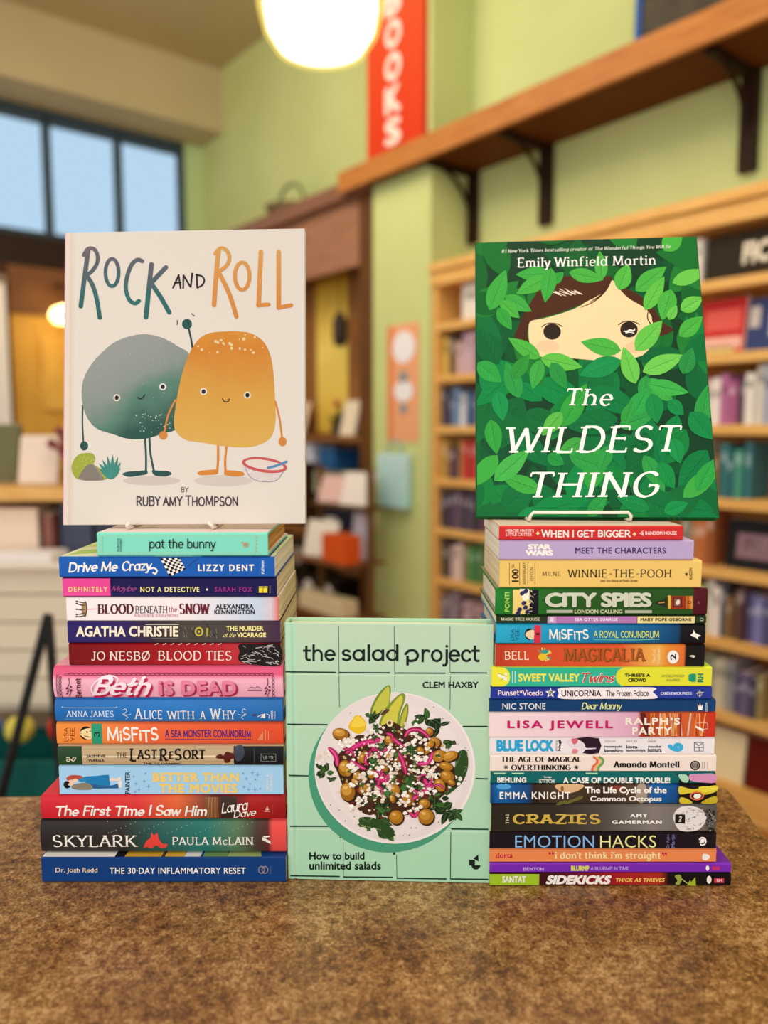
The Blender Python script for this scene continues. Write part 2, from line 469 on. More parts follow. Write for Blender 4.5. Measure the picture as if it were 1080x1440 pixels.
# ------------------------------------------------------------------ a printed surface: collects ink shapes, then makes one mesh per element of the design
class Print:
    def __init__(self, mapf, parent, depthf=None, cuts=None, step=1.2e-5):
        self.step = step; self.gain = 1.0
        self.mapf = mapf; self.parent = parent; self.el = {}; self.fr = (0, 0, 1.0); self.n = 0
        self.depthf = depthf; self.cuts = cuts; self.labels = {}
    def frame(self, ox, oy, s): self.fr = (ox, oy, s); return self
    def P(self, x, y):
        ox, oy, s = self.fr; return self.mapf(ox + x / s, oy + y / s)
    def raw(self, role, V, F, mat, same=False):
        if not same: self.n += 1
        if self.gain != 1 and isinstance(mat, str): mat = '%02x%02x%02x' % tuple(int(int(mat[i:i + 2], 16) * self.gain) for i in (0, 2, 4))
        lv = max((v[2] for v in V if len(v) > 2), default=0)
        self.el.setdefault(role, []).append((V, F, mat if not isinstance(mat, str) else M(mat, 0.45), self.n))
        if lv: self.n += int((1.3e-6 * lv) / self.step) + 1
    def poly(self, role, pts, mat): self.raw(role, [self.P(*p) for p in pts], [tuple(range(len(pts)))], mat)
    def rect(self, role, r, mat): self.poly(role, [(r[0], r[3]), (r[2], r[3]), (r[2], r[1]), (r[0], r[1])], mat)
    def blob(self, role, pts, mat, k=6): self.poly(role, smooth_pts(pts, True, k), mat)
    def ell(self, role, cx, cy, rx, ry, mat, a=0, n=20):
        c, s = math.cos(math.radians(a)), math.sin(math.radians(a))
        self.poly(role, [(cx + rx * math.cos(2 * pi * i / n) * c - ry * math.sin(2 * pi * i / n) * s, cy + rx * math.cos(2 * pi * i / n) * s + ry * math.sin(2 * pi * i / n) * c) for i in range(n)], mat)
    def line(self, role, pts, w, mat, smooth=False, closed=False, taper=0.0, cap=True):
        if smooth: pts = smooth_pts(pts, closed)
        V, F = s_stroke(pts, w, closed, cap, taper)
        self.raw(role, [self.P(*p) for p in V], F, mat)
    def ring(self, role, cx, cy, rx, ry, w, mat, n=20, a0=0, a1=360):
        full = a1 - a0 == 360
        pts = [(cx + rx * math.cos(math.radians(a0 + (a1 - a0) * i / n)), cy + ry * math.sin(math.radians(a0 + (a1 - a0) * i / n))) for i in range(n + (0 if full else 1))]
        self.line(role, pts, w, mat, closed=full)
    def many(self, role, shapes, mat):   # several polygons in one element and ink
        V, F = s_merge([(s, [tuple(range(len(s)))]) for s in shapes])
        self.raw(role, [self.P(*p) for p in V], F, mat)
    def t(self, role, text, r, mat, font='sans', bold=0.0, space=1.0, shear=0.0, jit=0.0, rot=0, rise=0.0):
        """text fitted to the box r = (x0, y0, x1, y1); rot=1 reads upward, -1 downward"""
        V, F = text_shape(text, font, bold, space, shear, jit)
        x0, y0, x1, y1 = r; out = []
        for s, q, lev in V:
            if rot == 1: X, Y = x0 + (1 - q) * (x1 - x0), y1 - s * (y1 - y0)
            elif rot == -1: X, Y = x0 + q * (x1 - x0), y0 + s * (y1 - y0)
            else: X, Y = x0 + s * (x1 - x0), y1 - q * (y1 - y0) - rise * (s - .5)
            u_, v_ = self.P(X, Y); out.append((u_, v_, lev))
        self.raw(role, out, F, mat)
    def finish(self):
        for role, items in self.el.items():
            bm = bmesh.new(); mats = []
            for V, F, mat, layer in items:
                if mat not in mats: mats.append(mat)
                mi = mats.index(mat); off = -0.00003 - self.step * layer
                for k, f in enumerate(F):
                    v0 = V[f[0]]; o2 = off - (1.3e-6 * v0[2] if len(v0) > 2 else self.step * .08 * (k % 8))    # inks never share one exact plane
                    if len(set(f)) < 3: continue
                    fc = bm.faces.new([bm.verts.new((V[i][0], o2, V[i][1])) for i in f]); fc.material_index = mi
            if self.depthf:
                for z in self.cuts:
                    bmesh.ops.bisect_plane(bm, geom=bm.verts[:] + bm.edges[:] + bm.faces[:], plane_co=(0, 0, z), plane_no=(0, 0, 1))
                for v in bm.verts: v.co.y += self.depthf(v.co.z)
            bm.normal_update()
            for f in bm.faces:
                if f.normal.y > 0: f.normal_flip()
            o = mesh_obj(role.split('#')[0], bm, mats, self.parent)
            if role in self.labels: o['label'] = self.labels[role]
# ================================================================== counter
COUNTER_Z = 0.949
def build_counter():
    root = thing('counter', 'mottled brown laminate shop counter carrying the two book stacks', 'counter', (0, 0.5, 0))
    # outline of the top: straight back edge, rounded corner and a slanting side on the far right
    c1 = on_z(1013, 1105, COUNTER_Z)
    back_l = on_z(-160, 1121, COUNTER_Z); pa = on_z(1000, 1104, COUNTER_Z); side = on_z(1085, 1184, COUNTER_Z)
    pts = [(back_l.x, back_l.y), (pa.x, pa.y)]
    corner = Vector((on_z(1022, 1103, COUNTER_Z).x, on_z(1022, 1103, COUNTER_Z).y))
    e = Vector((side.x, side.y)); d = (e - corner).normalized()
    p1 = Vector((pa.x, pa.y)); p2 = corner + d * 0.03
    for k in range(1, 8):
        t = k / 8; q = p1 * (1 - t) ** 2 + corner * 2 * t * (1 - t) + p2 * t * t
        pts.append((q.x, q.y))
    pts.append((p2.x, p2.y))
    e2 = corner + d * 0.72
    pts.append((e2.x, e2.y)); pts.append((e2.x, -0.15)); pts.append((back_l.x, -0.15))
    pts = [(x, y - 0.5) for x, y in pts]
    bm = bmesh.new(); extrude_profile(bm, pts, 'Z', COUNTER_Z - 0.038, COUNTER_Z)
    m = bpy.data.materials.new('mottled_brown_laminate'); m.use_nodes = True
    t = m.node_tree; bs = t.nodes['Principled BSDF']
    tc = t.nodes.new('ShaderNodeTexCoord')
    n1 = t.nodes.new('ShaderNodeTexNoise'); n1.inputs['Scale'].default_value = 95; n1.inputs['Detail'].default_value = 9; n1.inputs['Roughness'].default_value = 0.72
    n2 = t.nodes.new('ShaderNodeTexNoise'); n2.inputs['Scale'].default_value = 420; n2.inputs['Detail'].default_value = 4; n2.inputs['Roughness'].default_value = 0.7
    n3 = t.nodes.new('ShaderNodeTexNoise'); n3.inputs['Scale'].default_value = 14; n3.inputs['Detail'].default_value = 3
    for n in (n1, n2, n3): t.links.new(tc.outputs['Object'], n.inputs['Vector'])
    h_ = t.nodes.new('ShaderNodeMath'); h_.operation = 'MULTIPLY'; h_.inputs[1].default_value = 0.6; t.links.new(n1.outputs[0], h_.inputs[0])
    a = t.nodes.new('ShaderNodeMath'); a.operation = 'MULTIPLY_ADD'; a.inputs[1].default_value = 0.62
    t.links.new(n2.outputs[0], a.inputs[0]); t.links.new(h_.outputs[0], a.inputs[2])
    b = t.nodes.new('ShaderNodeMath'); b.operation = 'MULTIPLY_ADD'; b.inputs[1].default_value = 0.3
    t.links.new(n3.outputs[0], b.inputs[0]); t.links.new(a.outputs[0], b.inputs[2])
    cr = t.nodes.new('ShaderNodeValToRGB'); t.links.new(b.outputs[0], cr.inputs[0])
    st = [(0.60, '3a240e'), (0.70, '6c4620'), (0.79, '946836'), (0.90, 'c09a66')]
    els = cr.color_ramp.elements
    while len(els) < 4: els.new(0.5)
    for e_, (p, h) in zip(els, st): e_.position = p
    for e_, (p, h) in zip(els, st): e_.color = lin(h)
    t.links.new(cr.outputs[0], bs.inputs['Base Color'])
    bs.inputs['Roughness'].default_value = 0.3; bs.inputs['Specular IOR Level'].default_value = 0.5
    bp = t.nodes.new('ShaderNodeBump'); bp.inputs['Strength'].default_value = 0.25; bp.inputs['Distance'].default_value = 0.0006
    t.links.new(a.outputs[0], bp.inputs['Height']); t.links.new(bp.outputs[0], bs.inputs['Normal'])
    mesh_obj('countertop', bm, m, root, bevel=0.006, segs=3)
    inner = [(x * 0.94, (y + 0.08) * 0.93 - 0.08) for x, y in pts]
    bm = bmesh.new(); extrude_profile(bm, inner, 'Z', 0.0, COUNTER_Z - 0.039)
    mesh_obj('base_panel', bm, noise_mat('counter_wood', '6b4422', '8a5a30', 12, stretch=(1, 1, 8)), root)
build_counter()

# ================================================================== lying books
_stack = {'z': COUNTER_Z}
class Lying:
    """a book lying flat, spine towards the camera. px = (x0, x1, y0, y1): its spine in the picture, at depth Y"""
    def __init__(self, name, label, px, Y, depth, spine, cover=None, group=None, hard=False, bulge=0.0, pages=None, z0=None, dz=0.0002, spine_g=None):
        x0, x1, y0, y1 = px
        ym = (y0 + y1) / 2; self.ym = ym
        self.X0 = on_y(x0, ym, Y).x; self.X1 = on_y(x1, ym, Y).x
        z1 = on_y(540, y0, Y).z
        zb = _stack['z'] if z0 is None else z0
        zb += dz
        self.h = h = z1 - zb; _stack['z'] = z1
        self.w = w = self.X1 - self.X0
        xc = (self.X0 + self.X1) / 2
        self.root = thing(name, label, 'book', (xc, Y, zb), group=group)
        t = 0.0024 if hard else 0.0006
        t = min(t, h * 0.16)
        over = 0.003 if hard else 0.0002
        r = min(0.0012, h * 0.2) if not hard else 0.0016
        self.bulge = bulge
        n = 9
        front = []
        for i in range(n):
            z = r + (h - 2 * r) * i / (n - 1)
            front.append((self.depth_at(z), z))
        outer = [(depth, 0), (r * 1.2 + 0.0005, 0)] + front + [(r * 1.2 + 0.0005, h), (depth, h)]
        inner = [(depth, h - t), (t + 0.0022, h - t), (t + 0.0012, h - t - 0.0008), (t + 0.0012, t + 0.0008), (t + 0.0022, t), (depth, t)]
        prof = outer + inner
        bm = bmesh.new()
        sm = spine if not isinstance(spine, str) else M(spine, 0.4)
        if isinstance(spine, (list, tuple)): sm = G(spine, -w / 2, w / 2)
        cm = sm if cover is None else (cover if not isinstance(cover, str) else M(cover, 0.35))
        lo, hi = 2, 2 + n
        extrude_profile(bm, prof, 'X', -w / 2, w / 2, 0, lambda i: 0 if lo - 1 <= i <= hi - 1 else 1)
        self.cover = mesh_obj('cover', bm, [sm, cm], self.root)
        bm = bmesh.new()
        add_box(bm, (0, (t + 0.0016 + depth - over) / 2, h / 2), (w - 2 * over, depth - over - t - 0.0016, h - 2 * t - 0.00005))
        mesh_obj('page_block', bm, pages or PAGES, self.root)
        self.Y = Y; self.xc = xc; self.zb = zb; self.depth = depth
        cuts = [h * k / 7 for k in range(1, 7)]
        self.p = Print(self.mapf, self.cover, self.depth_at if bulge else None, cuts)
    def depth_at(self, z):
        q = (z - self.h / 2) / (self.h / 2)
        return -self.bulge * (1 - min(1, q * q))
    def mapf(self, px, py):
        p = on_y(px, py, self.Y)
        return (p.x - self.xc, p.z - self.zb)
    def full(self, a, b, y0=None, y1=None):     # rectangle over the whole spine height between picture columns a and b (current frame)
        yy = (self.ym - self.p.fr[1]) * self.p.fr[2]
        (u0, _), (u1, _) = self.p.P(a, yy), self.p.P(b, yy)
        u0 = max(u0, -self.w / 2); u1 = min(u1, self.w / 2)
        e = self.h * 0.04 + 0.0003
        return [(u0, e), (u1, e), (u1, self.h - e), (u0, self.h - e)]
    def panel(self, role, a, b, mat):
        self.p.raw(role, self.full(a, b), [(0, 1, 2, 3)], mat)
    def top_art(self, role, polys):
        """patches printed on the upper board: polys = [(pts in fractions of width and metres of depth, colour)]"""
        bm = bmesh.new(); mats = []
        for k, (pts, c) in enumerate(polys):
            m = M(c, 0.35)
            if m not in mats: mats.append(m)
            f = bm.faces.new([bm.verts.new((-self.w / 2 + x * self.w, y, self.h + 0.00003 + 0.00002 * k)) for x, y in pts])
            f.material_index = mats.index(m)
            f.normal_update()
            if f.normal.z < 0: f.normal_flip()
        mesh_obj(role, bm, mats, self.cover)
    def done(self): self.p.finish()

GL_ = 'books in the stack under the cream picture book'
GR_ = 'books in the stack under the green picture book'
WHITE = 'f6f0e6'; INK = '15110f'
A_ = (40, 730, 2.7); B_ = (40, 900, 2.7); C_ = (40, 1065, 2.7); D_ = (660, 720, 2.7); E_ = (660, 860, 2.7); F_ = (660, 1030, 2.7)
def stack_books():
    YL = 0.729
    _stack['z'] = COUNTER_Z
    # ---- bottom: navy
    b = Lying('paperback_book', 'navy blue paperback lying on the counter, undermost of the stack with the bright blue spines', (58.5, 402, 1205.5, 1241), 0.7205, 0.15, '0f3d7c', '0f3d7c', GL_)
    p = b.p.frame(*C_)
    p.t('author_lettering', 'Dr. Josh Redd', (103, 419, 262, 442), 'e8cfae', bold=.012)
    p.t('title_lettering', 'THE 30\u00b7DAY INFLAMMATORY RESET', (308, 418, 825, 442), WHITE, bold=.015, space=1.08)
    p.ring('publisher_logo', 885, 427, 11, 13, 3, '9f8f80'); p.ring('publisher_logo', 898, 427, 11, 13, 3, '9f8f80')
    p.t('publisher_logo', 'BENBELLA', (915, 413, 922, 442), '5d6a88', rot=1)
    b.top_art('cover_pattern', [([(0.004, .001), (.3, .001), (.3, .05), (.004, .05)], 'ece6da'), ([(.3, .001), (.34, .001), (.36, .05), (.3, .05)], '1a1a1c'),
        ([(.34, .001), (.49, .001), (.5, .05), (.36, .05)], 'c8952e'), ([(.49, .001), (.505, .001), (.51, .05), (.5, .05)], '4a3a22'), ([(.505, .001), (.585, .001), (.585, .05), (.51, .05)], 'd09c34'),
        ([(.585, .001), (.65, .001), (.66, .05), (.6, .05)], 'd8d4cc'), ([(.66, .001), (.76, .001), (.75, .05), (.67, .05)], '6b8a50'), ([(.76, .001), (.9, .001), (.86, .05), (.78, .05)], '8fa060')])
    b.done()
    # ---- black to teal hardcover
    b = Lying('hardcover_book', 'thick dark hardcover fading to teal with a red bird on its spine', (58.5, 403, 1152, 1200), YL, 0.15,
              [(0, '2b2626'), (.33, '302c2a'), (.5, '2a5f58'), (.68, '28766c'), (.80, '5a7a58'), (.88, '4a3c34'), (.925, '5a2c28'), (.945, 'e8504c'), (1, 'e8504c')], '221e1e', GL_, True, 0.003, PAGES_W)
    p = b.p.frame(*C_)
    p.t('title_lettering', 'SKYLARK', (97, 289, 418, 337), WHITE, 'serif', space=1.1)
    p.blob('bird_emblem', [(440, 338), (452, 312), (468, 298), (470, 280), (480, 290), (492, 282), (500, 306), (512, 322), (530, 324), (522, 340), (500, 338), (488, 328), (470, 342), (455, 336)], 'e8463e', 3)
    p.t('author_lettering', 'PAULA McLAIN', (548, 296, 856, 328), WHITE, 'serif')
    p.poly('publisher_logo', [(890, 296), (920, 312), (922, 324), (890, 308)], WHITE); p.poly('publisher_logo', [(893, 294), (918, 292), (918, 296), (897, 299)], WHITE)
    p.many('star_pattern', [[(x, y), (x + 2.5, y), (x + 2.5, y + 2.5), (x, y + 2.5)] for x, y in [(300 + 17.7 * i % 560, 240 + (i * 37) % 44) for i in range(34)]], '9fc0b0')
    b.done()
    # ---- red hardcover
    b = Lying('hardcover_book', 'red hardcover with white brush script and a dark brown patch on its spine', (58.5, 402, 1119, 1151.5), YL - .001, 0.152,
              [(0, 'cf2634'), (.4, 'd83a38'), (.56, 'dd6636'), (.66, '8f4630'), (.72, '552c22'), (.82, '7c1c18'), (.86, 'a81f1e'), (1, '9a1a1a')], 'dd3c46', GL_, True, 0.002, PAGES_W)
    p = b.p.frame(*C_)
    p.poly('photograph_pattern', [(672, 150), (720, 150), (724, 228), (676, 228)], '8a5a38'); p.poly('photograph_pattern', [(730, 148), (790, 150), (800, 228), (734, 228)], '3a2a20')
    for i in range(7): p.line('photograph_pattern', [(680 + i * 6, 152), (676 + i * 7, 226)], 1.5, 'b88850' if i % 2 else '5a3420')
    p.t('title_lettering', 'The First Time I Saw Him', (108, 176, 680, 222), WHITE, 'brushb', shear=.18, jit=1.0)
    p.t('author_lettering', 'Laura', (735, 163, 835, 203), WHITE, 'brush', shear=.15, rise=14); p.t('author_lettering', 'Dave', (780, 193, 866, 224), WHITE, 'brush', shear=.15, rise=10)
    p.poly('publisher_logo', [(908, 180), (915, 197), (900, 197)], 'd8a898'); p.line('publisher_logo', [(898, 202), (918, 202)], 2, 'd8a898')
    p.line('publisher_logo', [(929, 178), (929, 212)], 2, 'a05048')
    b.done()
    # ---- light blue paperback
    b = Lying('paperback_book', 'pale sky blue paperback with a couple drawn lying on its spine', (83.5, 398.5, 1077, 1118.5), YL, 0.14, 'a3d2f2', '8cc4ea', GL_)
    p = b.p.frame(*C_)
    il = 'couple_pattern'
    p.blob(il, [(208, 75), (260, 70), (300, 66), (306, 72), (308, 110), (270, 112), (215, 95)], '1f7fb8', 3)
    p.blob(il, [(230, 100), (300, 108), (345, 100), (346, 116), (300, 118), (235, 118)], '2a5f96', 3)
    p.blob(il, [(170, 104), (215, 96), (240, 106), (240, 122), (195, 124), (165, 118)], '8a8270', 3)
    p.blob(il, [(144, 78), (160, 68), (190, 68), (206, 74), (202, 86), (175, 84), (150, 88)], 'b9503c', 4)
    p.ell(il, 161, 96, 12, 11, 'f0c8ac'); p.ell(il, 178, 88, 10, 7, 'f2cdb2')
    p.blob(il, [(134, 100), (142, 90), (156, 94), (150, 104), (160, 112), (146, 118), (136, 112)], '17130f', 4)
    p.blob(il, [(190, 84), (215, 76), (224, 86), (214, 94), (196, 94)], '2a88bc', 3)
    p.poly(il, [(308, 78), (340, 80), (352, 84), (350, 92), (336, 88), (308, 90)], 'f3d6c4'); p.poly(il, [(338, 94), (356, 88), (354, 114), (344, 116)], 'f0e8e0')
    p.poly(il, [(340, 76), (352, 74), (352, 84), (342, 84)], 'eae2dc')
    p.t('author_lettering', 'PAINTER', (367, 54, 385, 138), INK, bold=.02, rot=1)
    p.t('title_lettering', 'BETTER THAN', (472, 57, 800, 93), 'efcf74', bold=.055, space=1.1); p.t('title_lettering', 'THE MOVIES', (496, 99, 794, 136), 'efcf74', bold=.055, space=1.1)
    st = [(400, 72), (408, 100), (420, 122), (445, 60), (440, 90), (456, 110), (815, 60), (828, 80), (850, 58), (842, 100), (818, 112), (870, 66), (862, 84), (836, 122), (860, 122), (880, 118), (405, 130)]
    for i, (x, y) in enumerate(st):
        s = 4 + (i % 3) * 2
        p.line('star_pattern', [(x - s, y), (x + s, y)], 1.2, '6e86b4', cap=False); p.line('star_pattern', [(x, y - s), (x, y + s)], 1.2, '6e86b4', cap=False)
    p.t('publisher_logo', 'SIMON &', (903, 64, 913, 124), WHITE, rot=1); p.t('publisher_logo', 'SCHUSTER', (917, 60, 928, 126), WHITE, rot=1)
    b.done()
    # ---- green gold black
    b = Lying('hardcover_book', 'hardcover with a green end, tan middle and black end on its spine', (82, 399, 1047.5, 1076.5), YL, 0.14, 'c4aa84', '6fa8bc', GL_, True, 0.0015, PAGES_W)
    p = b.p.frame(*B_)
    b.panel('green_stripe', 105, 205, '29472b'); b.panel('black_stripe', 780, 975, '17181b')
    p.line('wood_streak', [(208, 441), (780, 438)], 5, 'ecdcb8', cap=False); p.line('wood_streak', [(208, 462), (780, 460)], 3, 'a88c64', cap=False); p.line('wood_streak', [(208, 412), (780, 410)], 3, 'b39a70', cap=False)
    p.line('number_emblem', [(147, 445), (155, 443), (160, 452), (152, 460), (147, 454), (160, 450), (172, 458), (182, 446), (174, 444), (166, 456)], 3, 'e4d9b8', smooth=True)
    p.t('author_lettering', 'JASMINE', (222, 433, 295, 446), '1c1510', bold=.03); p.t('author_lettering', 'WARGA', (228, 450, 290, 461), '1c1510', bold=.03)
    p.t('title_lettering', 'THE', (336, 425, 378, 445), '1a110c', 'serif'); p.t('title_lettering', 'L', (386, 410, 410, 460), '1a110c', 'serifb'); p.t('title_lettering', 'AST', (412, 413, 490, 452), '1a110c', 'serifb')
    p.t('title_lettering', 'R', (498, 410, 532, 460), '1a110c', 'serifb'); p.t('title_lettering', 'E', (534, 420, 552, 450), '1a110c', 'serifb'); p.t('title_lettering', 'S', (556, 410, 584, 455), '1a110c', 'serifb'); p.t('title_lettering', 'ORT', (588, 413, 672, 452), '1a110c', 'serifb')
    p.t('title_lettering', 'THE GLOAMING', (436, 464, 582, 473), '2a2018', 'serifb')
    p.blob('figure_silhouette', [(712, 440), (730, 430), (742, 436), (752, 422), (772, 426), (792, 432), (790, 446), (770, 450), (765, 462), (748, 464), (742, 450), (722, 448)], '5a2018', 4)
    p.blob('figure_silhouette', [(784, 406), (812, 400), (822, 430), (806, 456), (786, 450)], '3c4250', 4)
    for r in [((884, 430), (940, 430)), ((884, 458), (940, 458)), ((884, 430), (884, 458)), ((940, 430), (940, 458))]: p.line('publisher_logo', list(r), 2, '7f8a80')
    p.t('publisher_logo', 'LB YR', (893, 437, 932, 451), '8f9a90', bold=.02); p.line('publisher_logo', [(858, 412), (858, 466)], 1.5, '5a605c')
    b.done()
    # ---- orange
    b = Lying('hardcover_book', 'orange hardcover with a green number block and white jumpy lettering', (80, 398.5, 1015.8, 1046.5), YL, 0.14,
              [(0, 'f0913e'), (.2, 'f08640'), (.4, 'ec6a3c'), (1, 'e2502f')], 'e8a080', GL_, True, 0.001, PAGES_W)
    p = b.p.frame(*B_)
    p.t('author_lettering', 'LISA', (136, 331, 153, 384), '7c3210', 'hand', rot=1); p.t('author_lettering', 'YEE', (160, 331, 177, 384), '7c3210', 'hand', rot=1)
    p.ell('face_pattern', 220, 352, 24, 25, '1a1612'); p.blob('face_pattern', [(196, 352), (212, 338), (240, 336), (242, 370), (226, 376), (208, 366)], 'f3d79c', 4)
    p.ell('face_pattern', 224, 348, 4, 3, '1a1612'); p.line('face_pattern', [(214, 362), (230, 366)], 2, '1a1612')
    b.panel('number_block', 241, 281, '2b9a74'); p.t('number_block', '3', (250, 346, 272, 367), '14382c', 'handb', rot=1)
    p.t('title_lettering', 'MiSFiTS', (301, 328, 495, 388), WHITE, 'handb', jit=2.2, shear=-.05)
    p.t('subtitle_lettering', 'A SEA MONSTER CONUNDRUM', (520, 338, 845, 369), '4f1f78', 'handb', jit=1.2); p.line('subtitle_lettering', [(520, 374), (680, 376), (845, 375)], 2, '4f1f78', smooth=True)
    for i in range(4): p.line('publisher_logo', [(874 + 5 * i, 374 - 9 * i), (874 + 5 * i, 378)], 3, 'f2a47c')
    p.line('publisher_logo', [(900, 340), (900, 378)], 3, 'f2a47c'); p.line('publisher_logo', [(912, 344), (912, 378)], 2, 'f2a47c'); p.line('publisher_logo', [(926, 350), (926, 376)], 2, 'f2a47c')
    b.done()
    # ---- blue
    b = Lying('hardcover_book', 'mid blue hardcover with fine white small-capital title and curled ornaments', (78.5, 398, 981.5, 1014.5), YL, 0.14,
              [(0, '236bb4'), (.5, '2b79c4'), (1, '2a6db2')], '1d5c9e', GL_, True, 0.0025, PAGES_W)
    p = b.p.frame(*B_)
    p.t('author_lettering', 'ANNA JAMES', (147, 265, 327, 290), 'dbe8f4', 'serif')
    p.line('author_lettering', [(133, 250), (148, 254), (320, 254), (338, 250)], 1.8, 'b8d2ea', smooth=True); p.line('author_lettering', [(137, 298), (330, 299)], 1.2, '8fb4d8')
    for tx, r in (('A', (404, 256, 438, 298)), ('LICE', (441, 263, 510, 298)), ('WITH', (527, 265, 632, 298)), ('A', (652, 266, 676, 298)), ('W', (690, 256, 734, 298)), ('HY', (738, 263, 790, 298))):
        p.t('title_lettering', tx, r, WHITE, 'serif')
    for cx, sg in ((372, 1), (818, -1)):
        p.line('ornament_pattern', [(cx - 10 * sg, 262), (cx, 258), (cx + 4 * sg, 268), (cx - 6 * sg, 276), (cx + 4 * sg, 282), (cx + 20 * sg, 278)], 2.2, 'cfdff0', smooth=True)
        p.line('ornament_pattern', [(cx - 12 * sg, 276), (cx - 2 * sg, 284), (cx + 8 * sg, 290), (cx, 298)], 2, 'cfdff0', smooth=True)
    p.poly('publisher_logo', [(848, 282), (858, 278), (870, 276), (860, 286)], '5a3050'); p.line('publisher_logo', [(872, 288), (890, 278), (884, 292)], 2.5, WHITE)
    p.poly('publisher_logo', [(888, 280), (900, 274), (900, 294), (888, 292)], WHITE); p.line('publisher_logo', [(906, 276), (916, 282), (914, 294)], 2.2, WHITE)
    p.t('publisher_logo', 'HODDER', (922, 264, 930, 298), 'd8e6f4', bold=.03, rot=1); p.t('publisher_logo', 'KIDS', (933, 266, 940, 296), 'b8cce4', bold=.03, rot=1)
    b.done()
    # ---- pink
    b = Lying('hardcover_book', 'pink hardcover with chain border and raised pink title on its spine', (77, 398.5, 936.5, 980.8), YL - .001, 0.145,
              G([(0, 'f4aec2'), (.62, 'f3b2c6'), (.74, 'ea7f9c'), (.8, 'dd5a7e'), (1, 'd85478')], 0, 0.0306, 'Z'), 'f2a0b4', GL_, True, 0.004, PAGES_W)
    p = b.p.frame(*B_); dk = '5c1230'
    for i in range(44): p.ring('chain_pattern', 150 + 18 * i, 127, 8.5, 3.6, 2, dk, 10)
    for i in range(6): p.ring('chain_pattern', 127, 140 + 14 * i, 4, 6.5, 2, dk, 10); p.ring('chain_pattern', 932, 140 + 14 * i, 4, 6.5, 2, dk, 10)
    p.line('chain_pattern', [(113, 128), (115, 212)], 2, dk); p.line('chain_pattern', [(118, 126), (120, 212)], 1.4, dk)
    for cx, t_ in ((160, 0), (910, 4)):
        p.line('floral_pattern', [(cx, 140), (cx + 2, 160), (cx - 4, 176), (cx + 6, 190), (cx - 2, 212)], 2.4, dk, smooth=True)
        for dx, dy in ((-8, 178), (8, 172), (-4, 190), (9, 186), (-8, 200)): p.ell('floral_pattern', cx + dx, dy, 4.5, 3, dk, dx * 9)
    p.t('author_lettering', 'Bernet', (183, 140, 206, 219), dk, 'serifb', rot=1)
    p.t('title_lettering', 'Beth', (252, 140, 478, 217), 'c01c4c', 'brushb', shear=.45); p.t('title_lettering', 'Beth', (246, 131, 472, 208), 'fbe6ee', 'brushb', shear=.45)
    p.line('title_lettering', [(250, 200), (246, 175), (270, 145), (310, 130), (345, 140), (335, 165), (300, 180)], 5, 'fbe6ee', smooth=True)
    p.t('title_lettering', 'IS DEAD', (503, 152, 799, 213), 'b02850', bold=.05, space=1.12); p.t('title_lettering', 'IS DEAD', (498, 148, 792, 207), 'e884a2', bold=.05, space=1.12)
    p.line('publisher_logo', [(836, 186), (888, 186)], 3.5, dk); p.line('publisher_logo', [(840, 178), (852, 172), (862, 178), (872, 170), (884, 178)], 2, dk)
    b.done()
    # ---- dark red
    b = Lying('paperback_book', 'dark red paperback with white serif capitals and a black scribbled end', (97, 394.5, 905, 936), YL, 0.14,
              [(0, '74090f'), (.3, '940f18'), (.62, 'b21a22'), (.78, 'c0303a'), (1, '801018')], '3c0a10', GL_)
    p = b.p.frame(*B_); rn = random.Random(3)
    p.blob('drawing_pattern', [(800, 16), (880, 16), (955, 18), (955, 94), (860, 94), (806, 84), (796, 66), (802, 45)], '1c1718', 3)
    for i in range(46):
        x, y = rn.uniform(805, 945), rn.uniform(20, 90); a = rn.uniform(-.6, .9); l = rn.uniform(8, 30)
        q = (min(952, x + l * math.cos(a)), max(18, min(92, y + l * math.sin(a))))
        p.line('drawing_pattern', [(x, y), q], rn.uniform(.8, 2.6), 'cfc8c4', cap=False)
    for i in range(9): p.line('drawing_pattern', [(480 + 30 * i, 17), (494 + 30 * i, 12)], 3, 'd8c0b8', cap=False)
    p.t('author_lettering', 'JO NESB\u00d8', (240, 40, 462, 79), 'f4dfd2', 'serif'); p.t('title_lettering', 'BLOOD TIES', (492, 40, 772, 77), 'f4dfd2', 'serif')
    b.done()
    # ---- purple black
    b = Lying('paperback_book', 'dark purple to charcoal paperback with heavy cream capitals and a ring emblem', (95, 394, 874, 904), YL, 0.14,
              [(0, '2c1f68'), (.28, '32245e'), (.4, '3a2c3c'), (.55, '4e463e'), (.72, '4a4442'), (.88, '523e3e'), (1, '432c4a')], '1d1530', GL_)
    p = b.p.frame(*A_); rn = random.Random(5)
    for i in range(40):
        x = rn.uniform(575, 720); y = rn.uniform(396, 450); p.line('photograph_pattern', [(x, y), (x + rn.uniform(-3, 8), y + rn.uniform(6, 14))], rn.uniform(1, 3), rn.choice(['6b6358', '2c2624', '857b6c', '3a3430']), cap=False)
    p.line('photograph_pattern', [(445, 400), (572, 400)], 2, 'e0d4b8', cap=False); p.line('photograph_pattern', [(470, 452), (572, 452)], 1.2, '8a7f74', cap=False)
    p.t('author_lettering', 'AGATHA CHRISTIE', (181, 405, 570, 447), 'f6ead0', bold=.035, space=1.02)
    p.ring('ring_emblem', 648, 427, 13, 15, 6, 'c6ba48', 24); p.ell('ring_emblem', 648, 427, 4, 5, 'c6ba48'); p.t('ring_emblem', 'HARPER', (675, 412, 684, 445), 'c6ba48', bold=.05, rot=1)
    p.t('title_lettering', 'THE MURDER', (751, 405, 893, 424), 'f6ea9a', bold=.035); p.t('title_lettering', 'at the', (740, 431, 788, 448), 'e8dc8c', 'brush', shear=.4); p.t('title_lettering', 'VICARAGE', (792, 430, 902, 448), 'f6ea9a', bold=.035)
    b.done()
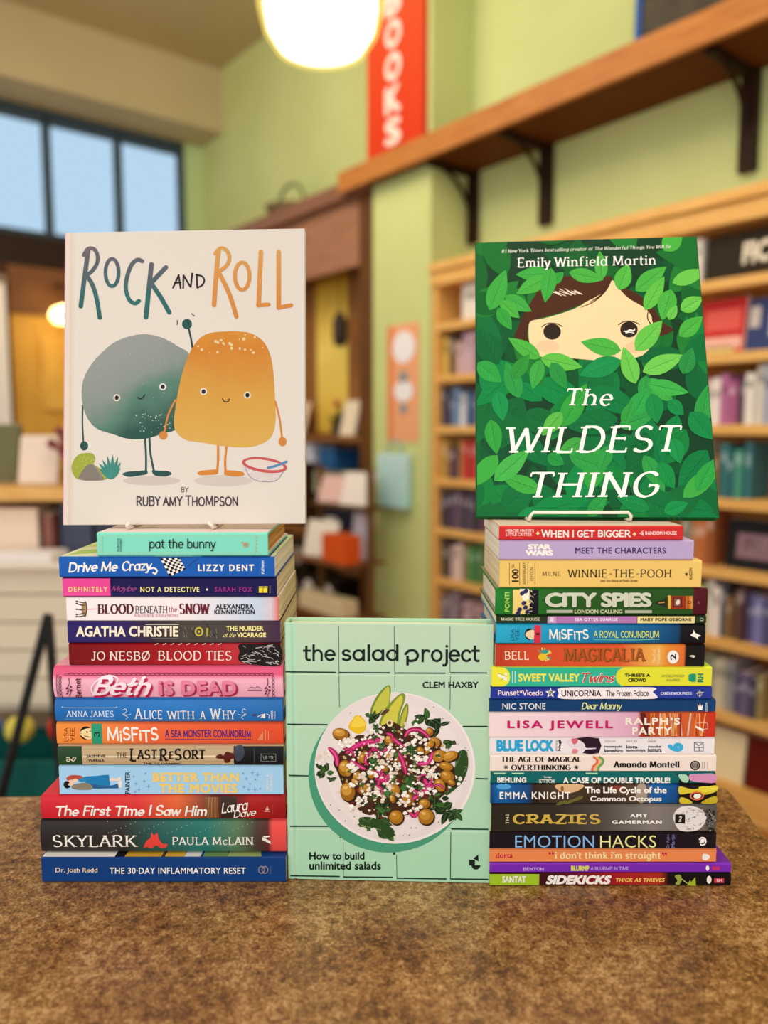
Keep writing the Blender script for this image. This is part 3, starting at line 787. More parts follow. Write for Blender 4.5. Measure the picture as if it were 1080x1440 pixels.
    # ---- white
    b = Lying('paperback_book', 'white paperback with a crown and thin red-black serif title on its spine', (93.5, 392, 840, 872.8), YL, 0.145,
              [(0, 'f4ebe8'), (.55, 'f3e9ea'), (.72, 'e4e2ea'), (.9, 'c6d6ea'), (.965, 'd8c8d0'), (1, 'e06a5c')], 'f0e6e2', GL_)
    p = b.p.frame(*A_)
    cr = 'crown_pattern'
    p.blob(cr, [(216, 312), (222, 325), (222, 358), (214, 372), (204, 360), (202, 342), (204, 322)], 'a98c62', 4)
    for y0, y1 in ((316, 312), (328, 320), (342, 342), (355, 362), (366, 370)): p.line(cr, [(216, y0), (200, (y0 + y1) / 2 + 2), (180, y1)], 5, '3a2a24', taper=.6); p.ell(cr, 183, y1, 4, 3, '3a2a24')
    p.line(cr, [(218, 314), (222, 342), (216, 370)], 3, '2a1d1a', smooth=True)
    p.line('title_lettering', [(220, 342), (262, 341)], 2.5, 'b02838')
    p.t('title_lettering', 'BLOOD', (262, 322, 400, 360), '5a1c28', 'didone'); p.t('title_lettering', 'BENEATH', (405, 329, 528, 358), '48343c', 'serif'); p.t('title_lettering', 'the', (533, 332, 565, 353), 'b84050', 'serif'); p.t('title_lettering', 'SNOW', (573, 319, 690, 362), '6a1c2a', 'didone')
    p.t('subtitle_lettering', 'A BLOOD & SOULS NOVEL', (401, 360, 572, 371), 'd2808a')
    p.t('author_lettering', 'ALEXANDRA', (711, 322, 855, 341), '18151a', bold=.03, space=1.08); p.t('author_lettering', 'KENNINGTON', (706, 343, 859, 361), '18151a', bold=.03, space=1.08)
    for k in range(3): p.line('publisher_logo', [(878 + 8 * k, 344), (922, 324 + 7 * k), (922, 364 - 7 * k)], 1.6, 'eef2f6', closed=True)
    b.done()
    # ---- navy with pink end
    b = Lying('paperback_book', 'dark navy paperback with a hot pink end and small yellow gift mark', (88, 389, 811.8, 839.3), YL, 0.15, '150f4c', '1d3f92', GL_)
    p = b.p.frame(*A_)
    b.panel('spine_stripe', 130, 311, 'ea4796')
    p.t('title_lettering', 'DEFINITELY', (152, 257, 300, 275), 'ffd884', bold=.02, space=1.25); p.t('title_lettering', 'Maybe', (314, 252, 410, 280), '96407e', 'brush', shear=.4); p.t('title_lettering', 'NOT A DETECTIVE', (425, 257, 649, 277), 'f6ea9c', bold=.02, space=1.2)
    p.ell('title_lettering', 678, 267, 4, 4, 'e8e4d0')
    p.t('author_lettering', 'SARAH FOX', (708, 257, 849, 276), '9c2c80', bold=.02, space=1.25)
    p.rect('gift_emblem', (875, 262, 890, 279), 'f2dc2e'); p.rect('gift_emblem', (892, 262, 907, 279), 'f2dc2e')
    for x in (882, 900): p.ring('gift_emblem', x - 3, 258, 4, 3, 1.6, 'f2dc2e', 10); p.ring('gift_emblem', x + 4, 258, 4, 3, 1.6, 'f2dc2e', 10)
    p.line('gift_emblem', [(917, 254), (917, 280)], 3, '9a8f60')
    b.done()
    # ---- bright blue
    b = Lying('paperback_book', 'bright blue paperback with white script title and checkered flag', (83, 386, 782.8, 811), YL - .002, 0.155, '145bb2', 'd8e4b4', GL_, pages=PAGES_W)
    p = b.p.frame(*A_)
    p.t('title_lettering', 'Drive', (152, 163, 264, 202), WHITE, 'brushb', shear=.12, rise=3); p.t('title_lettering', 'Me', (275, 161, 340, 200), WHITE, 'brushb', shear=.12); p.t('title_lettering', 'Crazy', (355, 158, 470, 206), WHITE, 'brushb', shear=.12, rise=3)
    p.line('title_lettering', [(462, 188), (478, 186), (488, 196), (482, 207), (474, 204)], 6, WHITE, smooth=True)
    q = [(499, 147), (574, 146), (597, 190), (536, 218)]
    def bil(s, t_): return tuple((q[0][d] * (1 - s) + q[1][d] * s) * (1 - t_) + (q[3][d] * (1 - s) + q[2][d] * s) * t_ for d in (0, 1))
    p.poly('checkered_flag', q, 'f4ece4')
    p.many('checkered_flag', [[bil(i / 7, j / 7), bil((i + 1) / 7, j / 7), bil((i + 1) / 7, (j + 1) / 7), bil(i / 7, (j + 1) / 7)] for i in range(7) for j in range(7) if (i + j) % 2 == 0], '141216')
    p.line('checkered_flag', [(600, 184), (646, 148)], 2.5, '0d3a80')
    p.t('author_lettering', 'LIZZY DENT', (644, 172, 857, 197), WHITE, bold=.035, space=1.3)
    p.t('publisher_logo', 'PUTNAM', (885, 158, 895, 208), 'dfe8f4', bold=.03, rot=1)
    b.top_art('cover_pattern', [([(0.0, .004), (.2, .004), (.2, .152), (.0, .152)], 'e2e8be'), ([(.02, .01), (.2, .03), (.2, .055), (.03, .04)], '9cc860'), ([(.0, .06), (.2, .07), (.2, .09), (.0, .08)], 'c4d878'),
        ([(.02, .1), (.2, .11), (.2, .14), (.02, .13)], 'a8cc68'), ([(.45, .0005), (.62, .0005), (.6, .012), (.47, .012)], 'e8e4da'), ([(.66, .0005), (.98, .0005), (.98, .14), (.7, .14)], '2a3f6a')])
    b.done()
    # ---- mint small
    b = Lying('board_book', 'small mint green book on top of its stack, right below the cream picture book', (136.5, 376.5, 749, 781), YL - .002, 0.15, '80dcc2', 'f0d8d2', GL_, True, 0, page_mat('thick_board_pages', 'e0a860', '9a6a34', 420))
    p = b.p.frame(*A_)
    for r in ([(276, 62), (888, 62)], [(276, 128), (888, 128)]):
        for i in range(36): p.line('border_pattern', [(r[0][0] + 17 * i, r[0][1]), (r[0][0] + 17 * i + 9, r[0][1])], 2.4, 'c9bf94', cap=False)
    for i in range(5): p.line('border_pattern', [(280, 66 + 13 * i), (280, 73 + 13 * i)], 2.4, 'dcb088', cap=False); p.line('border_pattern', [(864, 66 + 13 * i), (864, 73 + 13 * i)], 3, 'e09878', cap=False)
    p.t('title_lettering', 'pat the bunny', (460, 73, 712, 122), '12100f', 'hand')
    p.t('author_lettering', 'DOROTHY', (338, 72, 345, 122), '2a5a50', bold=.02, rot=1); p.t('author_lettering', 'KUNHARDT', (348, 72, 355, 122), '2a5a50', bold=.02, rot=1)
    p.ring('flower_emblem', 826, 97, 9, 9, 3, 'd8906c', 12); p.ell('flower_emblem', 826, 97, 4, 4, 'c87858'); p.ell('flower_emblem', 812, 88, 3, 3, 'd8906c')
    b.done()
    top_left = _stack['z']

    # =============================================== the other stack
    YR = 0.715
    _stack['z'] = COUNTER_Z
    b = Lying('paperback_book', 'thin black and maroon paperback with a lime green end, lying on the counter', (688.5, 1028, 1228, 1246), YR, 0.15,
              [(0, '3a0c14'), (.28, '42101a'), (.4, '7c1620'), (.55, 'a81e24'), (.7, 'b0301f'), (.74, '1a1012'), (1, '140e10')], '1a1012', GR_, pages=PAGES_W)
    p = b.p.frame(*F_)
    b.panel('spine_stripe', 77, 265, 'a2c62c')
    p.t('author_lettering', 'SANTAT', (125, 545, 215, 571), WHITE, bold=.03)
    p.t('title_lettering', 'SIDEKICKS', (290, 542, 540, 577), WHITE, bold=.06, shear=.25); p.t('title_lettering', 'THICK AS THIEVES', (556, 552, 742, 568), 'f2c25c', bold=.045, shear=.2, space=1.1)
    p.blob('creature_pattern', [(780, 545), (800, 540), (806, 560), (796, 578), (782, 574), (790, 562)], '98a848', 4); p.poly('creature_pattern', [(826, 580), (838, 560), (842, 568), (858, 548), (860, 582)], 'a8b830'); p.line('creature_pattern', [(806, 556), (826, 572)], 3, 'c8d078')
    p.ell('publisher_logo', 910, 559, 9, 15, WHITE); p.rect('publisher_logo', (929, 553, 967, 571), 'cc3048'); p.t('publisher_logo', '5M', (938, 556, 960, 568), 'f0c8c8', bold=.04)
    b.done()
    b = Lying('paperback_book', 'thin bright purple paperback with tiny lilac lettering', (688.5, 1028, 1214.3, 1227.3), YR, 0.15, '7a2bb4', '6f2aa0', GR_, pages=PAGES_W)
    p = b.p.frame(*F_)
    p.t('author_lettering', 'BENTON', (205, 512, 282, 525), 'cdb0ea', 'handb', jit=1); p.t('title_lettering', 'BLURMP', (386, 506, 455, 526), 'dce05c', bold=.06); p.t('title_lettering', 'A BLURMP IN TIME', (461, 509, 605, 523), 'd4c0ec', 'hand', jit=1)
    p.ell('publisher_logo', 904, 515, 6.5, 10, WHITE); p.rect('publisher_logo', (921, 508, 951, 523), 'c43070')
    b.done()
    b = Lying('paperback_book', 'slim orange paperback with cream lower-case title in red quotation marks', (688.5, 1007, 1194, 1213.6), YR + .001, 0.14, 'ee8a50', 'e88040', GR_, pages=PAGES_W)
    p = b.p.frame(*F_)
    p.t('author_lettering', 'dorta', (100, 457, 165, 476), 'bd1a3c', bold=.02); p.t('title_lettering', "i don't think i'm straight", (324, 453, 726, 488), 'f7dfa6', 'serifb')
    for x in (300, 312, 730, 740): p.ell('quotation_lettering', x + 5, 459, 4.4, 4.4, 'bd1a3c'); p.line('quotation_lettering', [(x + 8, 460), (x + (2 if x < 500 else 8), 454 if x < 500 else 468)], 2.4, 'bd1a3c')
    p.blob('publisher_logo', [(886, 462), (904, 462), (913, 472), (904, 483), (886, 483)], WHITE, 3)
    b.done()
    b = Lying('paperback_book', 'black paperback with large thin light blue and pale yellow capitals', (688.5, 1007, 1169.8, 1193.3), YR, 0.14, '1c131a', 'e8dc8a', GR_, pages=PAGES_W)
    p = b.p.frame(*F_)
    p.t('title_lettering', 'EMOTION', (174, 391, 474, 437), '8abaea', bold=-.004); p.t('title_lettering', 'HACKS', (497, 391, 709, 437), 'f0ec9c', bold=-.004)
    p.t('author_lettering', 'Dr Ryan', (748, 388, 762, 439), '7e7cb4', rot=1); p.t('author_lettering', 'Martin', (766, 388, 780, 436), '7e7cb4', rot=1)
    p.ring('swirl_emblem', 885, 413, 13, 14, 5, WHITE, 18, -150, 120); p.blob('swirl_emblem', [(880, 405), (892, 404), (890, 418), (874, 420)], WHITE, 3)
    b.done()
    b = Lying('paperback_book', 'charcoal grey paperback with gold slab capitals and a white painted figure at one end', (691, 1007.5, 1131.3, 1168.6), YR, 0.145,
              [(0, '2c251e'), (.3, '362f28'), (.5, '544c46'), (.72, '857c76'), (1, '5a534c')], '40382f', GR_)
    p = b.p.frame(*F_); rn = random.Random(11)
    p.blob('figure_pattern', [(775, 330), (782, 300), (806, 282), (846, 280), (880, 292), (900, 320), (890, 350), (862, 372), (800, 372)], 'e6dfda', 4)
    for i in range(46):
        x = rn.uniform(790, 890); y = rn.uniform(285, 366); a = rn.uniform(0, 3); p.line('figure_pattern', [(x, y), (x + 14 * math.cos(a), y + 8 * math.sin(a))], rn.uniform(1, 2.6), rn.choice(['8a827e', 'b8b0aa', '5a5450', 'f4eeea', 'a08078']), cap=False)
    p.rect('figure_pattern', (781, 310, 818, 344), '17130f'); p.t('figure_pattern', '2', (792, 316, 806, 338), 'd8d0c8', bold=.05, shear=.3)
    for i in range(40): x = rn.uniform(895, 932); y = rn.uniform(290, 370); p.ell('figure_pattern', x, y, rn.uniform(1.5, 4), rn.uniform(1.5, 6), rn.choice(['1d1814', '2c2620', '9a928a']))
    p.t('title_lettering', 'THE', (137, 308, 150, 346), 'd8c8a0', bold=.02, rot=1, space=1.2); p.t('title_lettering', 'CRAZIES', (164, 307, 497, 346), 'd2b04a', 'slab')
    p.t('author_lettering', 'AMY', (609, 306, 675, 320), WHITE, bold=.05, space=1.3); p.t('author_lettering', 'GAMERMAN', (540, 331, 729, 345), WHITE, bold=.05, space=1.2)
    b.done()
    b = Lying('paperback_book', 'blue and dark brown paperback with white rounded title and yellow-black patterned end', (690, 1007, 1102.6, 1130.8), YR, 0.14,
              [(0, '12406e'), (.03, '1a63a8'), (.16, '164a80'), (.19, '2e2418'), (.3, '4a3a2a'), (.5, '3a2a1e'), (.68, '5a4636'), (.72, '1a62a4'), (.82, '124a86'), (.84, '1a130f'), (1, '1a130f')], '2c2018', GR_, True, 0.0012, PAGES_W)
    p = b.p.frame(*F_)
    p.blob('painting_pattern', [(330, 198), (430, 198), (420, 215), (380, 228), (340, 220)], 'd8b080', 4); p.ell('painting_pattern', 352, 212, 6, 9, '8a5a3c')
    p.ell('painting_pattern', 130, 205, 28, 10, '4a9ad0')
    for x, y in ((380, 262), (410, 250), (350, 266)): p.ell('painting_pattern', x, y, 22, 7, '6a6a34', -20)
    p.blob('painting_pattern', [(640, 198), (668, 198), (672, 250), (650, 268), (630, 240)], 'a89684', 4); p.ell('painting_pattern', 560, 210, 30, 9, '8a3a2c')
    p.blob('end_pattern', [(797, 204), (850, 214), (935, 200), (935, 222), (880, 236), (840, 228), (797, 232)], 'd8c234', 4); p.blob('end_pattern', [(800, 244), (830, 252), (846, 268), (800, 268)], 'd8c234', 3); p.blob('end_pattern', [(900, 250), (935, 240), (935, 268), (880, 268)], 'c8b02c', 3)
    p.blob('end_pattern', [(870, 206), (930, 204), (934, 216), (890, 224)], 'e2d040', 3)
    p.ell('publisher_logo', 862, 239, 27, 17, 'e06a3a'); p.ell('publisher_logo', 862, 239, 21, 12, '1a130f'); p.blob('publisher_logo', [(848, 240), (860, 230), (878, 236), (874, 246), (858, 248)], WHITE, 4)
    p.t('author_lettering', 'EMMA KNIGHT', (114, 223, 383, 251), WHITE, bold=.02, space=1.18); p.t('title_lettering', 'The Life Cycle of the', (438, 205, 747, 235), WHITE, bold=.03); p.t('title_lettering', 'Common Octopus', (457, 239, 729, 266), WHITE, bold=.03)
    b.done()
    b = Lying('paperback_book', 'slim dark teal paperback with white capitals and a pink blob at one end', (690, 1006, 1085.8, 1102.2), YR, 0.135, '116664', '0d5654', GR_, pages=PAGES_W)
    p = b.p.frame(*F_)
    p.blob('drawing_pattern', [(784, 156), (800, 170), (796, 192), (832, 192), (840, 172), (830, 158)], '15110f', 3); p.blob('drawing_pattern', [(794, 160), (822, 160), (834, 176), (826, 190), (806, 184)], 'a8d8b8', 4)
    p.blob('drawing_pattern#2', [(836, 160), (880, 157), (933, 158), (933, 190), (880, 189), (840, 182)], 'd890b8', 3)
    for a in (92, 160, 440): p.poly('mint_pattern', [(a, 153), (a + 50, 153), (a + 42, 158), (a + 4, 158)], 'b8e0c0')
    p.t('author_lettering', 'BEHLING', (106, 170, 216, 190), WHITE, bold=.035, space=1.08); p.t('series_lettering', 'STITCH', (265, 176, 322, 192), WHITE, 'handb', jit=2); p.t('series_lettering', 'The Night', (282, 166, 312, 174), WHITE, bold=.03)
    p.t('title_lettering', 'A CASE OF DOUBLE TROUBLE!', (356, 170, 762, 192), WHITE, bold=.04, space=1.05)
    b.done()
    b = Lying('paperback_book', 'cream paperback with black high-contrast title and red-green wavy stripes', (689, 1007, 1062.2, 1085.4), YR, 0.14, 'f2e0d4', 'efdccc', GR_)
    p = b.p.frame(*F_)
    p.t('title_lettering', 'THE AGE OF MAGICAL', (121, 91, 424, 112), INK, 'didone'); p.t('title_lettering', 'OVERTHINKING', (158, 122, 385, 144), INK, 'didone')
    for x in (139, 406):
        for a in range(4): p.line('title_lettering', [(x - 8 * math.cos(a * pi / 4), 132 - 8 * math.sin(a * pi / 4)), (x + 8 * math.cos(a * pi / 4), 132 + 8 * math.sin(a * pi / 4))], 2.4, INK)
    for k, c in enumerate(('e06848', 'f0b878', '6aa858')): p.line('wavy_pattern', [(470 + 11 * k, 92), (484 + 11 * k, 102), (484 + 11 * k, 116), (470 + 11 * k, 130), (466 + 11 * k, 146)], 9, c, smooth=True, cap=False)
    p.t('author_lettering', 'Amanda Montell', (546, 108, 799, 134), INK, 'didone')
    p.ell('publisher_logo', 857, 125, 19, 18, '26201e'); p.ring('publisher_logo', 857, 125, 13, 12, 1.5, 'cfc0b4'); p.blob('publisher_logo', [(850, 116), (864, 116), (862, 134), (852, 134)], '8a7d74', 3)
    for x in (884, 892, 904): p.line('publisher_logo', [(x, 112), (x, 138)], 2, 'a89a90', cap=False)
    b.done()
    b = Lying('manga_book', 'white paperback with sky blue block capitals and a blue number on its spine', (688.5, 1004.5, 1037.2, 1061.6), YR + .001, 0.125, 'efe8e8', 'c04a60', GR_)
    p = b.p.frame(*F_); dk = '241f24'
    p.t('title_lettering', 'BLUE', (103, 27, 205, 73), '2fa6d6', bold=.06, space=.95); p.t('title_lettering', 'LOCK', (214, 27, 320, 73), '2fa6d6', bold=.06, space=.95)
    p.t('subtitle_lettering', 'EPISODE', (328, 30, 334, 70), dk, rot=1); p.t('subtitle_lettering', 'Nagi', (337, 28, 350, 70), dk, bold=.05, rot=1)
    p.blob('drawing_pattern', [(404, 22), (492, 22), (492, 78), (430, 78), (448, 60), (420, 46)], '2c1626', 2); p.blob('drawing_pattern', [(366, 36), (392, 22), (420, 30), (440, 50), (420, 70), (390, 60)], 'e8dade', 4)
    p.blob('drawing_pattern', [(388, 24), (412, 24), (408, 40), (394, 44)], 'd86a78', 3); p.blob('drawing_pattern', [(394, 62), (412, 66), (408, 78), (390, 78)], 'e08a90', 3); p.line('drawing_pattern', [(416, 52), (440, 62), (480, 60)], 6, 'e8dade', taper=.5)
    for x, w_, a, bb, hd in ((513, 70, 'muneyuki', 'kaneshiro', 'STORY BY'), (595, 73, 'kota', 'sannomiya', 'ART BY'), (677, 53, 'yusuke', 'nomura', 'CHARACTER')):
        p.t('author_lettering', a, (x, 48, x + w_ * (.6 if len(a) < 5 else .95), 60), dk, bold=.03); p.t('author_lettering', bb, (x, 62, x + w_, 75), dk, bold=.03); p.t('author_lettering', hd, (x, 30, x + w_ * .6, 37), '7a7278')
    p.t('number_lettering', '6', (752, 38, 812, 73), '38b0dc', bold=.07, rot=1)
    for q in ([(854, 37), (888, 37), (888, 70), (854, 70), (854, 37)], [(854, 56), (888, 56)], [(858, 40), (870, 50), (884, 40)], [(872, 56), (872, 70)]): p.line('publisher_logo', q, 2.4, dk)
    b.done()
    b = Lying('paperback_book', 'pale pink paperback with magenta capitals fading to an orange patterned end', (688, 1006, 1001.8, 1036.4), YR, 0.14,
              [(0, 'f3dcda'), (.3, 'f0d0d6'), (.6, 'e2aec4'), (.655, 'dca4bc'), (.67, 'a8321e'), (.8, 'c85a30'), (.9, 'd8602c'), (.94, 'd03a24'), (1, 'cc3420')], 'f0d2d0', GR_)
    p = b.p.frame(*E_); rn = random.Random(9)
    p.poly('painting_pattern', [(648, 386), (668, 386), (690, 472), (668, 472)], '5a1c18')
    for i in range(26): x = rn.uniform(690, 905); p.line('painting_pattern', [(x, 386), (x + rn.uniform(-16, 10), 472)], rn.uniform(1.5, 7), rn.choice(['e89a48', 'c04a28', '8a2a1c', 'e0783c', 'f0b060', 'd8c0a8']), cap=False)
    p.t('author_lettering', 'LISA JEWELL', (144, 413, 545, 452), 'c21a60', bold=.035, space=1.25)
    p.t('title_lettering', "RALPH'S", (592, 401, 799, 430), 'f6ead8', bold=.035, space=1.2); p.t('title_lettering', 'PARTY', (618, 438, 767, 467), 'f6ead8', bold=.035, space=1.2)
    p.poly('publisher_logo', [(858, 432), (888, 446), (888, 456), (858, 440)], WHITE); p.line('publisher_logo', [(862, 424), (888, 420), (904, 424), (904, 444), (888, 446)], 2, 'f0c8b0')
    b.done()
    b = Lying('paperback_book', 'slim dark blue paperback with a pale yellow handwritten title and little crown', (688, 1006.5, 984, 1001.4), YR, 0.14, '113d6c', '0f3560', GR_, pages=PAGES_W)
    p = b.p.frame(*E_)
    p.t('author_lettering', 'NIC STONE', (126, 348, 289, 371), WHITE, space=1.05); p.t('title_lettering', 'Dear Manny', (426, 345, 581, 378), 'ecf098', 'brush', shear=.25)
    p.poly('crown_emblem', [(866, 352), (872, 360), (876, 348), (880, 360), (887, 352), (884, 374), (870, 374)], WHITE); p.t('crown_emblem', 'CROWN', (896, 346, 904, 380), 'c8d4e0', bold=.03, rot=1)
    b.done()
    b = Lying('paperback_book', 'royal blue paperback with a white capsule and a star on its spine', (690, 1001, 966, 983.4), YR, 0.12, '283a98', '22307c', GR_, pages=PAGES_W)
    p = b.p.frame(*E_)
    p.t('author_lettering', 'Punset*Vicedo', (109, 297, 280, 320), 'f4dce6', 'handb', jit=1)
    st = [(308 + (20 if i % 2 == 0 else 9) * math.sin(i * pi / 5), 309 - (20 if i % 2 == 0 else 9) * math.cos(i * pi / 5)) for i in range(10)]
    p.poly('star_emblem', st, WHITE); p.t('star_emblem', '5', (301, 301, 316, 317), '1c1430', 'handb', rot=-1)
    p.blob('title_capsule', [(340, 310), (350, 289), (520, 288), (700, 288), (696, 305), (708, 316), (700, 331), (520, 331), (350, 331)], 'f6ecec', 3)
    p.t('title_lettering', 'UNiCORNiA', (350, 296, 500, 323), '3a0d28', 'handb', jit=1); p.t('title_lettering', 'The Frozen Palace', (518, 298, 681, 322), '241018', 'handb', jit=.8)
    p.t('publisher_logo', 'CANDLEWICK PRESS', (726, 305, 845, 316), 'dfe0f0', 'serifb'); p.ring('publisher_logo', 874, 312, 8, 9, 2, 'd8cfa8', 14); p.line('publisher_logo', [(862, 310), (888, 306)], 2.5, 'd8cfa8'); p.line('publisher_logo', [(874, 300), (874, 324)], 2, 'd8cfa8')
    b.done()
    b = Lying('paperback_book', 'teal and lemon yellow paperback with a big 7 at one end', (691, 1001, 938, 965.6), YR, 0.12, 'e4e236', 'b8d84a', GR_, pages=PAGES_W)
    p = b.p.frame(*E_)
    cap = [(570, 214)] + [(575 - 20 * math.sin(a * pi / 8), 248 - 35 * math.cos(a * pi / 8)) for a in range(0, 9)] + [(570, 282)]
    p.poly('teal_band', [(120, 212), (590, 212)] + [(592 - 36 * math.sin(a * pi / 8), 248 - 36 * math.cos(a * pi / 8)) for a in range(1, 8)] + [(590, 284), (120, 284)], '35b596')
    p.poly('number_pattern', [(86, 212), (125, 212)] + [(125 + 30 * math.sin(a * pi / 8), 248 - 36 * math.cos(a * pi / 8)) for a in range(1, 8)] + [(125, 284), (86, 284)], 'eee83c')
    p.t('number_pattern', '7', (107, 232, 143, 264), 'f6f2dc', bold=.05, rot=-1); p.line('number_pattern', [(110, 234), (142, 246), (118, 262)], 2, '8a8040')
    p.line('series_lettering', [(164, 226), (164, 270)], 4, 'b8e4d4', cap=False); p.line('series_lettering', [(174, 226), (174, 270)], 4, 'b8e4d4', cap=False)
    p.t('series_lettering', 'SWEET VALLEY', (186, 235, 418, 266), 'eee95a', bold=.04, space=1.05); p.t('series_lettering', 'Twins', (425, 231, 553, 271), WHITE, 'brushb', shear=.3); p.t('series_lettering', 'Twins', (427, 233, 551, 269), 'd83a34', 'brush', shear=.3)
    p.t('title_lettering', "THREE'S A", (589, 235, 687, 248), '1a1814', bold=.045); p.t('title_lettering', 'CROWD', (603, 253, 671, 267), '1a1814', bold=.045)
    p.t('author_lettering', 'ANDELFINGER', (729, 239, 817, 249), '8f9440', bold=.01); p.t('author_lettering', 'AGUIRRE', (748, 255, 799, 264), '8f9440', bold=.01)
    p.poly('publisher_logo', [(832, 240), (846, 235), (860, 236), (860, 266), (846, 267), (832, 262)], '1f9a72'); p.t('publisher_logo', 'RH', (866, 235, 888, 268), '1f8a5c', bold=.05, rot=1)
    b.done()
    b = Lying('paperback_book', 'fiery orange paperback with gold-brown title, round white 2 and black end', (697, 991, 906.2, 937), YR, 0.12,
              [(0, 'b83a22'), (.1, 'cc4628'), (.3, 'd8502a'), (.6, 'dd5a2c'), (.72, 'eaa04a'), (.78, 'ecb050'), (.82, 'e88c30'), (.9, 'e0702c'), (.91, '15100e'), (1, '15100e')], 'a83820', GR_)
    p = b.p.frame(*E_); rn = random.Random(2)
    for i in range(16):
        a = rn.uniform(-2.6, 1.2); p.line('firework_pattern', [(280, 168), (280 + 32 * math.cos(a), 164 + 26 * math.sin(a))], 5, rn.choice(['f0c83c', 'e8e06a', '4aa88c', 'f4e8a0']), taper=.5)
    p.ell('firework_pattern', 278, 172, 17, 14, 'e8c02c'); p.ell('firework_pattern', 286, 152, 14, 8, '3c9a8c')
    p.t('author_lettering', 'BELL', (133, 150, 226, 183), 'f6e0c0', 'serif'); p.t('title_lettering', 'MAGICALIA', (358, 139, 671, 192), '7e3e14', 'serifb'); p.t('title_lettering', 'MAGICALIA', (356, 137, 668, 189), 'a45a20', 'serif')
    p.t('subtitle_lettering', 'Thief of', (694, 142, 707, 196), 'f8e8b8', 'serif', rot=1); p.t('subtitle_lettering', 'Shadows', (711, 138, 724, 198), 'f8e8b8', 'serif', rot=1)
    p.ell('number_pattern', 773, 172, 22, 25, 'f2eee6', n=28); p.t('number_pattern', '2', (762, 160, 784, 184), '24201e', bold=.03, rot=1)
    p.poly('publisher_logo', [(832, 168), (846, 164), (858, 168), (852, 176), (842, 172)], 'd8ccc0')
    b.done()
    b = Lying('hardcover_book', 'bright cyan to deep blue hardcover with red number block and lime subtitle', (698, 991.5, 877.5, 905.6), YR, 0.118,
              [(0, '2aa9cc'), (.25, '2199c2'), (.5, '1a78ac'), (.75, '145a8e'), (.87, '0d4068'), (.885, '130f12'), (1, '130f12')], '1a6e96', GR_, True, 0.0008, PAGES_W)
    p = b.p.frame(*E_)
    p.t('author_lettering', 'LISA', (156, 66, 170, 110), '10384c', 'hand', rot=1); p.t('author_lettering', 'YEE', (174, 66, 189, 110), '10384c', 'hand', rot=1)
    p.ell('face_pattern', 229, 85, 20, 22, '1a1612'); p.blob('face_pattern', [(212, 88), (222, 74), (244, 70), (246, 100), (230, 104)], 'f0d2a8', 4)
    b.panel('number_block', 245, 271, 'd2344c'); p.t('number_block', '1', (252, 80, 266, 88), '4a0c18', bold=.04, rot=1)
    p.t('title_lettering', 'MiSFiTS', (303, 65, 452, 110), WHITE, 'handb', jit=2.2, shear=-.05)
    p.t('subtitle_lettering', 'A ROYAL CONUNDRUM', (471, 71, 719, 100), 'e2ea54', 'hand', jit=1.2); p.line('subtitle_lettering', [(471, 105), (600, 107), (720, 104)], 2.4, '7ad0a0', smooth=True)
    p.blob('rabbit_emblem', [(838, 88), (848, 80), (850, 68), (856, 80), (868, 86), (878, 92), (866, 96), (868, 106), (858, 98), (846, 94)], WHITE, 3)
    b.done()
    b = Lying('paperback_book', 'very thin dark green, lilac and cream banded paperback', (698, 993, 865.8, 876.2), YR, 0.115, '26361c', '2f4022', GR_, pages=PAGES_W)
    p = b.p.frame(*D_)
    b.panel('lilac_stripe', 297, 330, 'c79cc0'); b.panel('lilac_stripe', 330.5, 636, 'b878b2'); b.panel('cream_stripe', 638, 856, 'ead890')
    p.rect('number_block', (305, 400, 320, 416), 'e8d0e4')
    p.t('series_lettering', 'MAGIC TREE HOUSE', (120, 401, 268, 412), 'd8d2b4', 'serifb'); p.t('title_lettering', 'SEA OTTER SUNRISE', (401, 402, 563, 414), 'f4e6f0', bold=.03, space=1.2); p.t('author_lettering', 'MARY POPE OSBORNE', (650, 402, 843, 414), '2c2010', bold=.045, space=1.15)
    p.ring('publisher_logo', 882, 408, 6, 5, 2, 'c8d0a8', 12)
    b.done()
    b = Lying('hardcover_book', 'dark green hardcover with silver block capitals, a red phone box and maroon end', (697, 994.5, 827, 865), YR, 0.118,
              [(0, '1e7d2c'), (.2, '246a20'), (.4, '28561a'), (.93, '254f1c'), (.935, '54121c'), (1, '4c0f18')], '8a8a7a', GR_, True, 0.0008, PAGES_W)
    p = b.p.frame(*D_); rn = random.Random(4)
    p.t('author_lettering', 'PONTI', (134, 304, 152, 378), 'b4d858', bold=.02, rot=1)
    b.panel('illustration_pattern', 165, 228, 'f0d078'); p.poly('illustration_pattern', [(190, 292), (226, 292), (226, 330), (205, 340)], 'faf2dc'); b.panel('illustration_pattern', 229, 262, '16121c')
    for x, y in ((200, 308), (214, 300), (206, 345), (190, 370), (212, 362), (220, 378), (184, 384)): p.blob('illustration_pattern', [(x - 9, y), (x, y - 9), (x + 10, y - 4), (x + 6, y + 6), (x - 4, y + 9)], '2c2a5a', 3)
    for i in range(10): x = rn.uniform(232, 256); y = rn.uniform(294, 380); p.line('illustration_pattern', [(x, y), (x + rn.uniform(-12, 6), y + rn.uniform(-10, 10))], 3, rn.choice(['e8dcc0', 'c8b8a0']), cap=False)
    p.t('title_lettering', 'CITY SPIES', (283, 302, 694, 364), '15300e', bold=.06, space=.92); p.t('title_lettering', 'CITY SPIES', (286, 305, 691, 361), 'cfd2b8', bold=.045, space=.92)
    p.t('title_lettering', 'CITY SPIES', (286, 306, 691, 332), 'a8a8b0', bold=.0, space=.92) if False else None
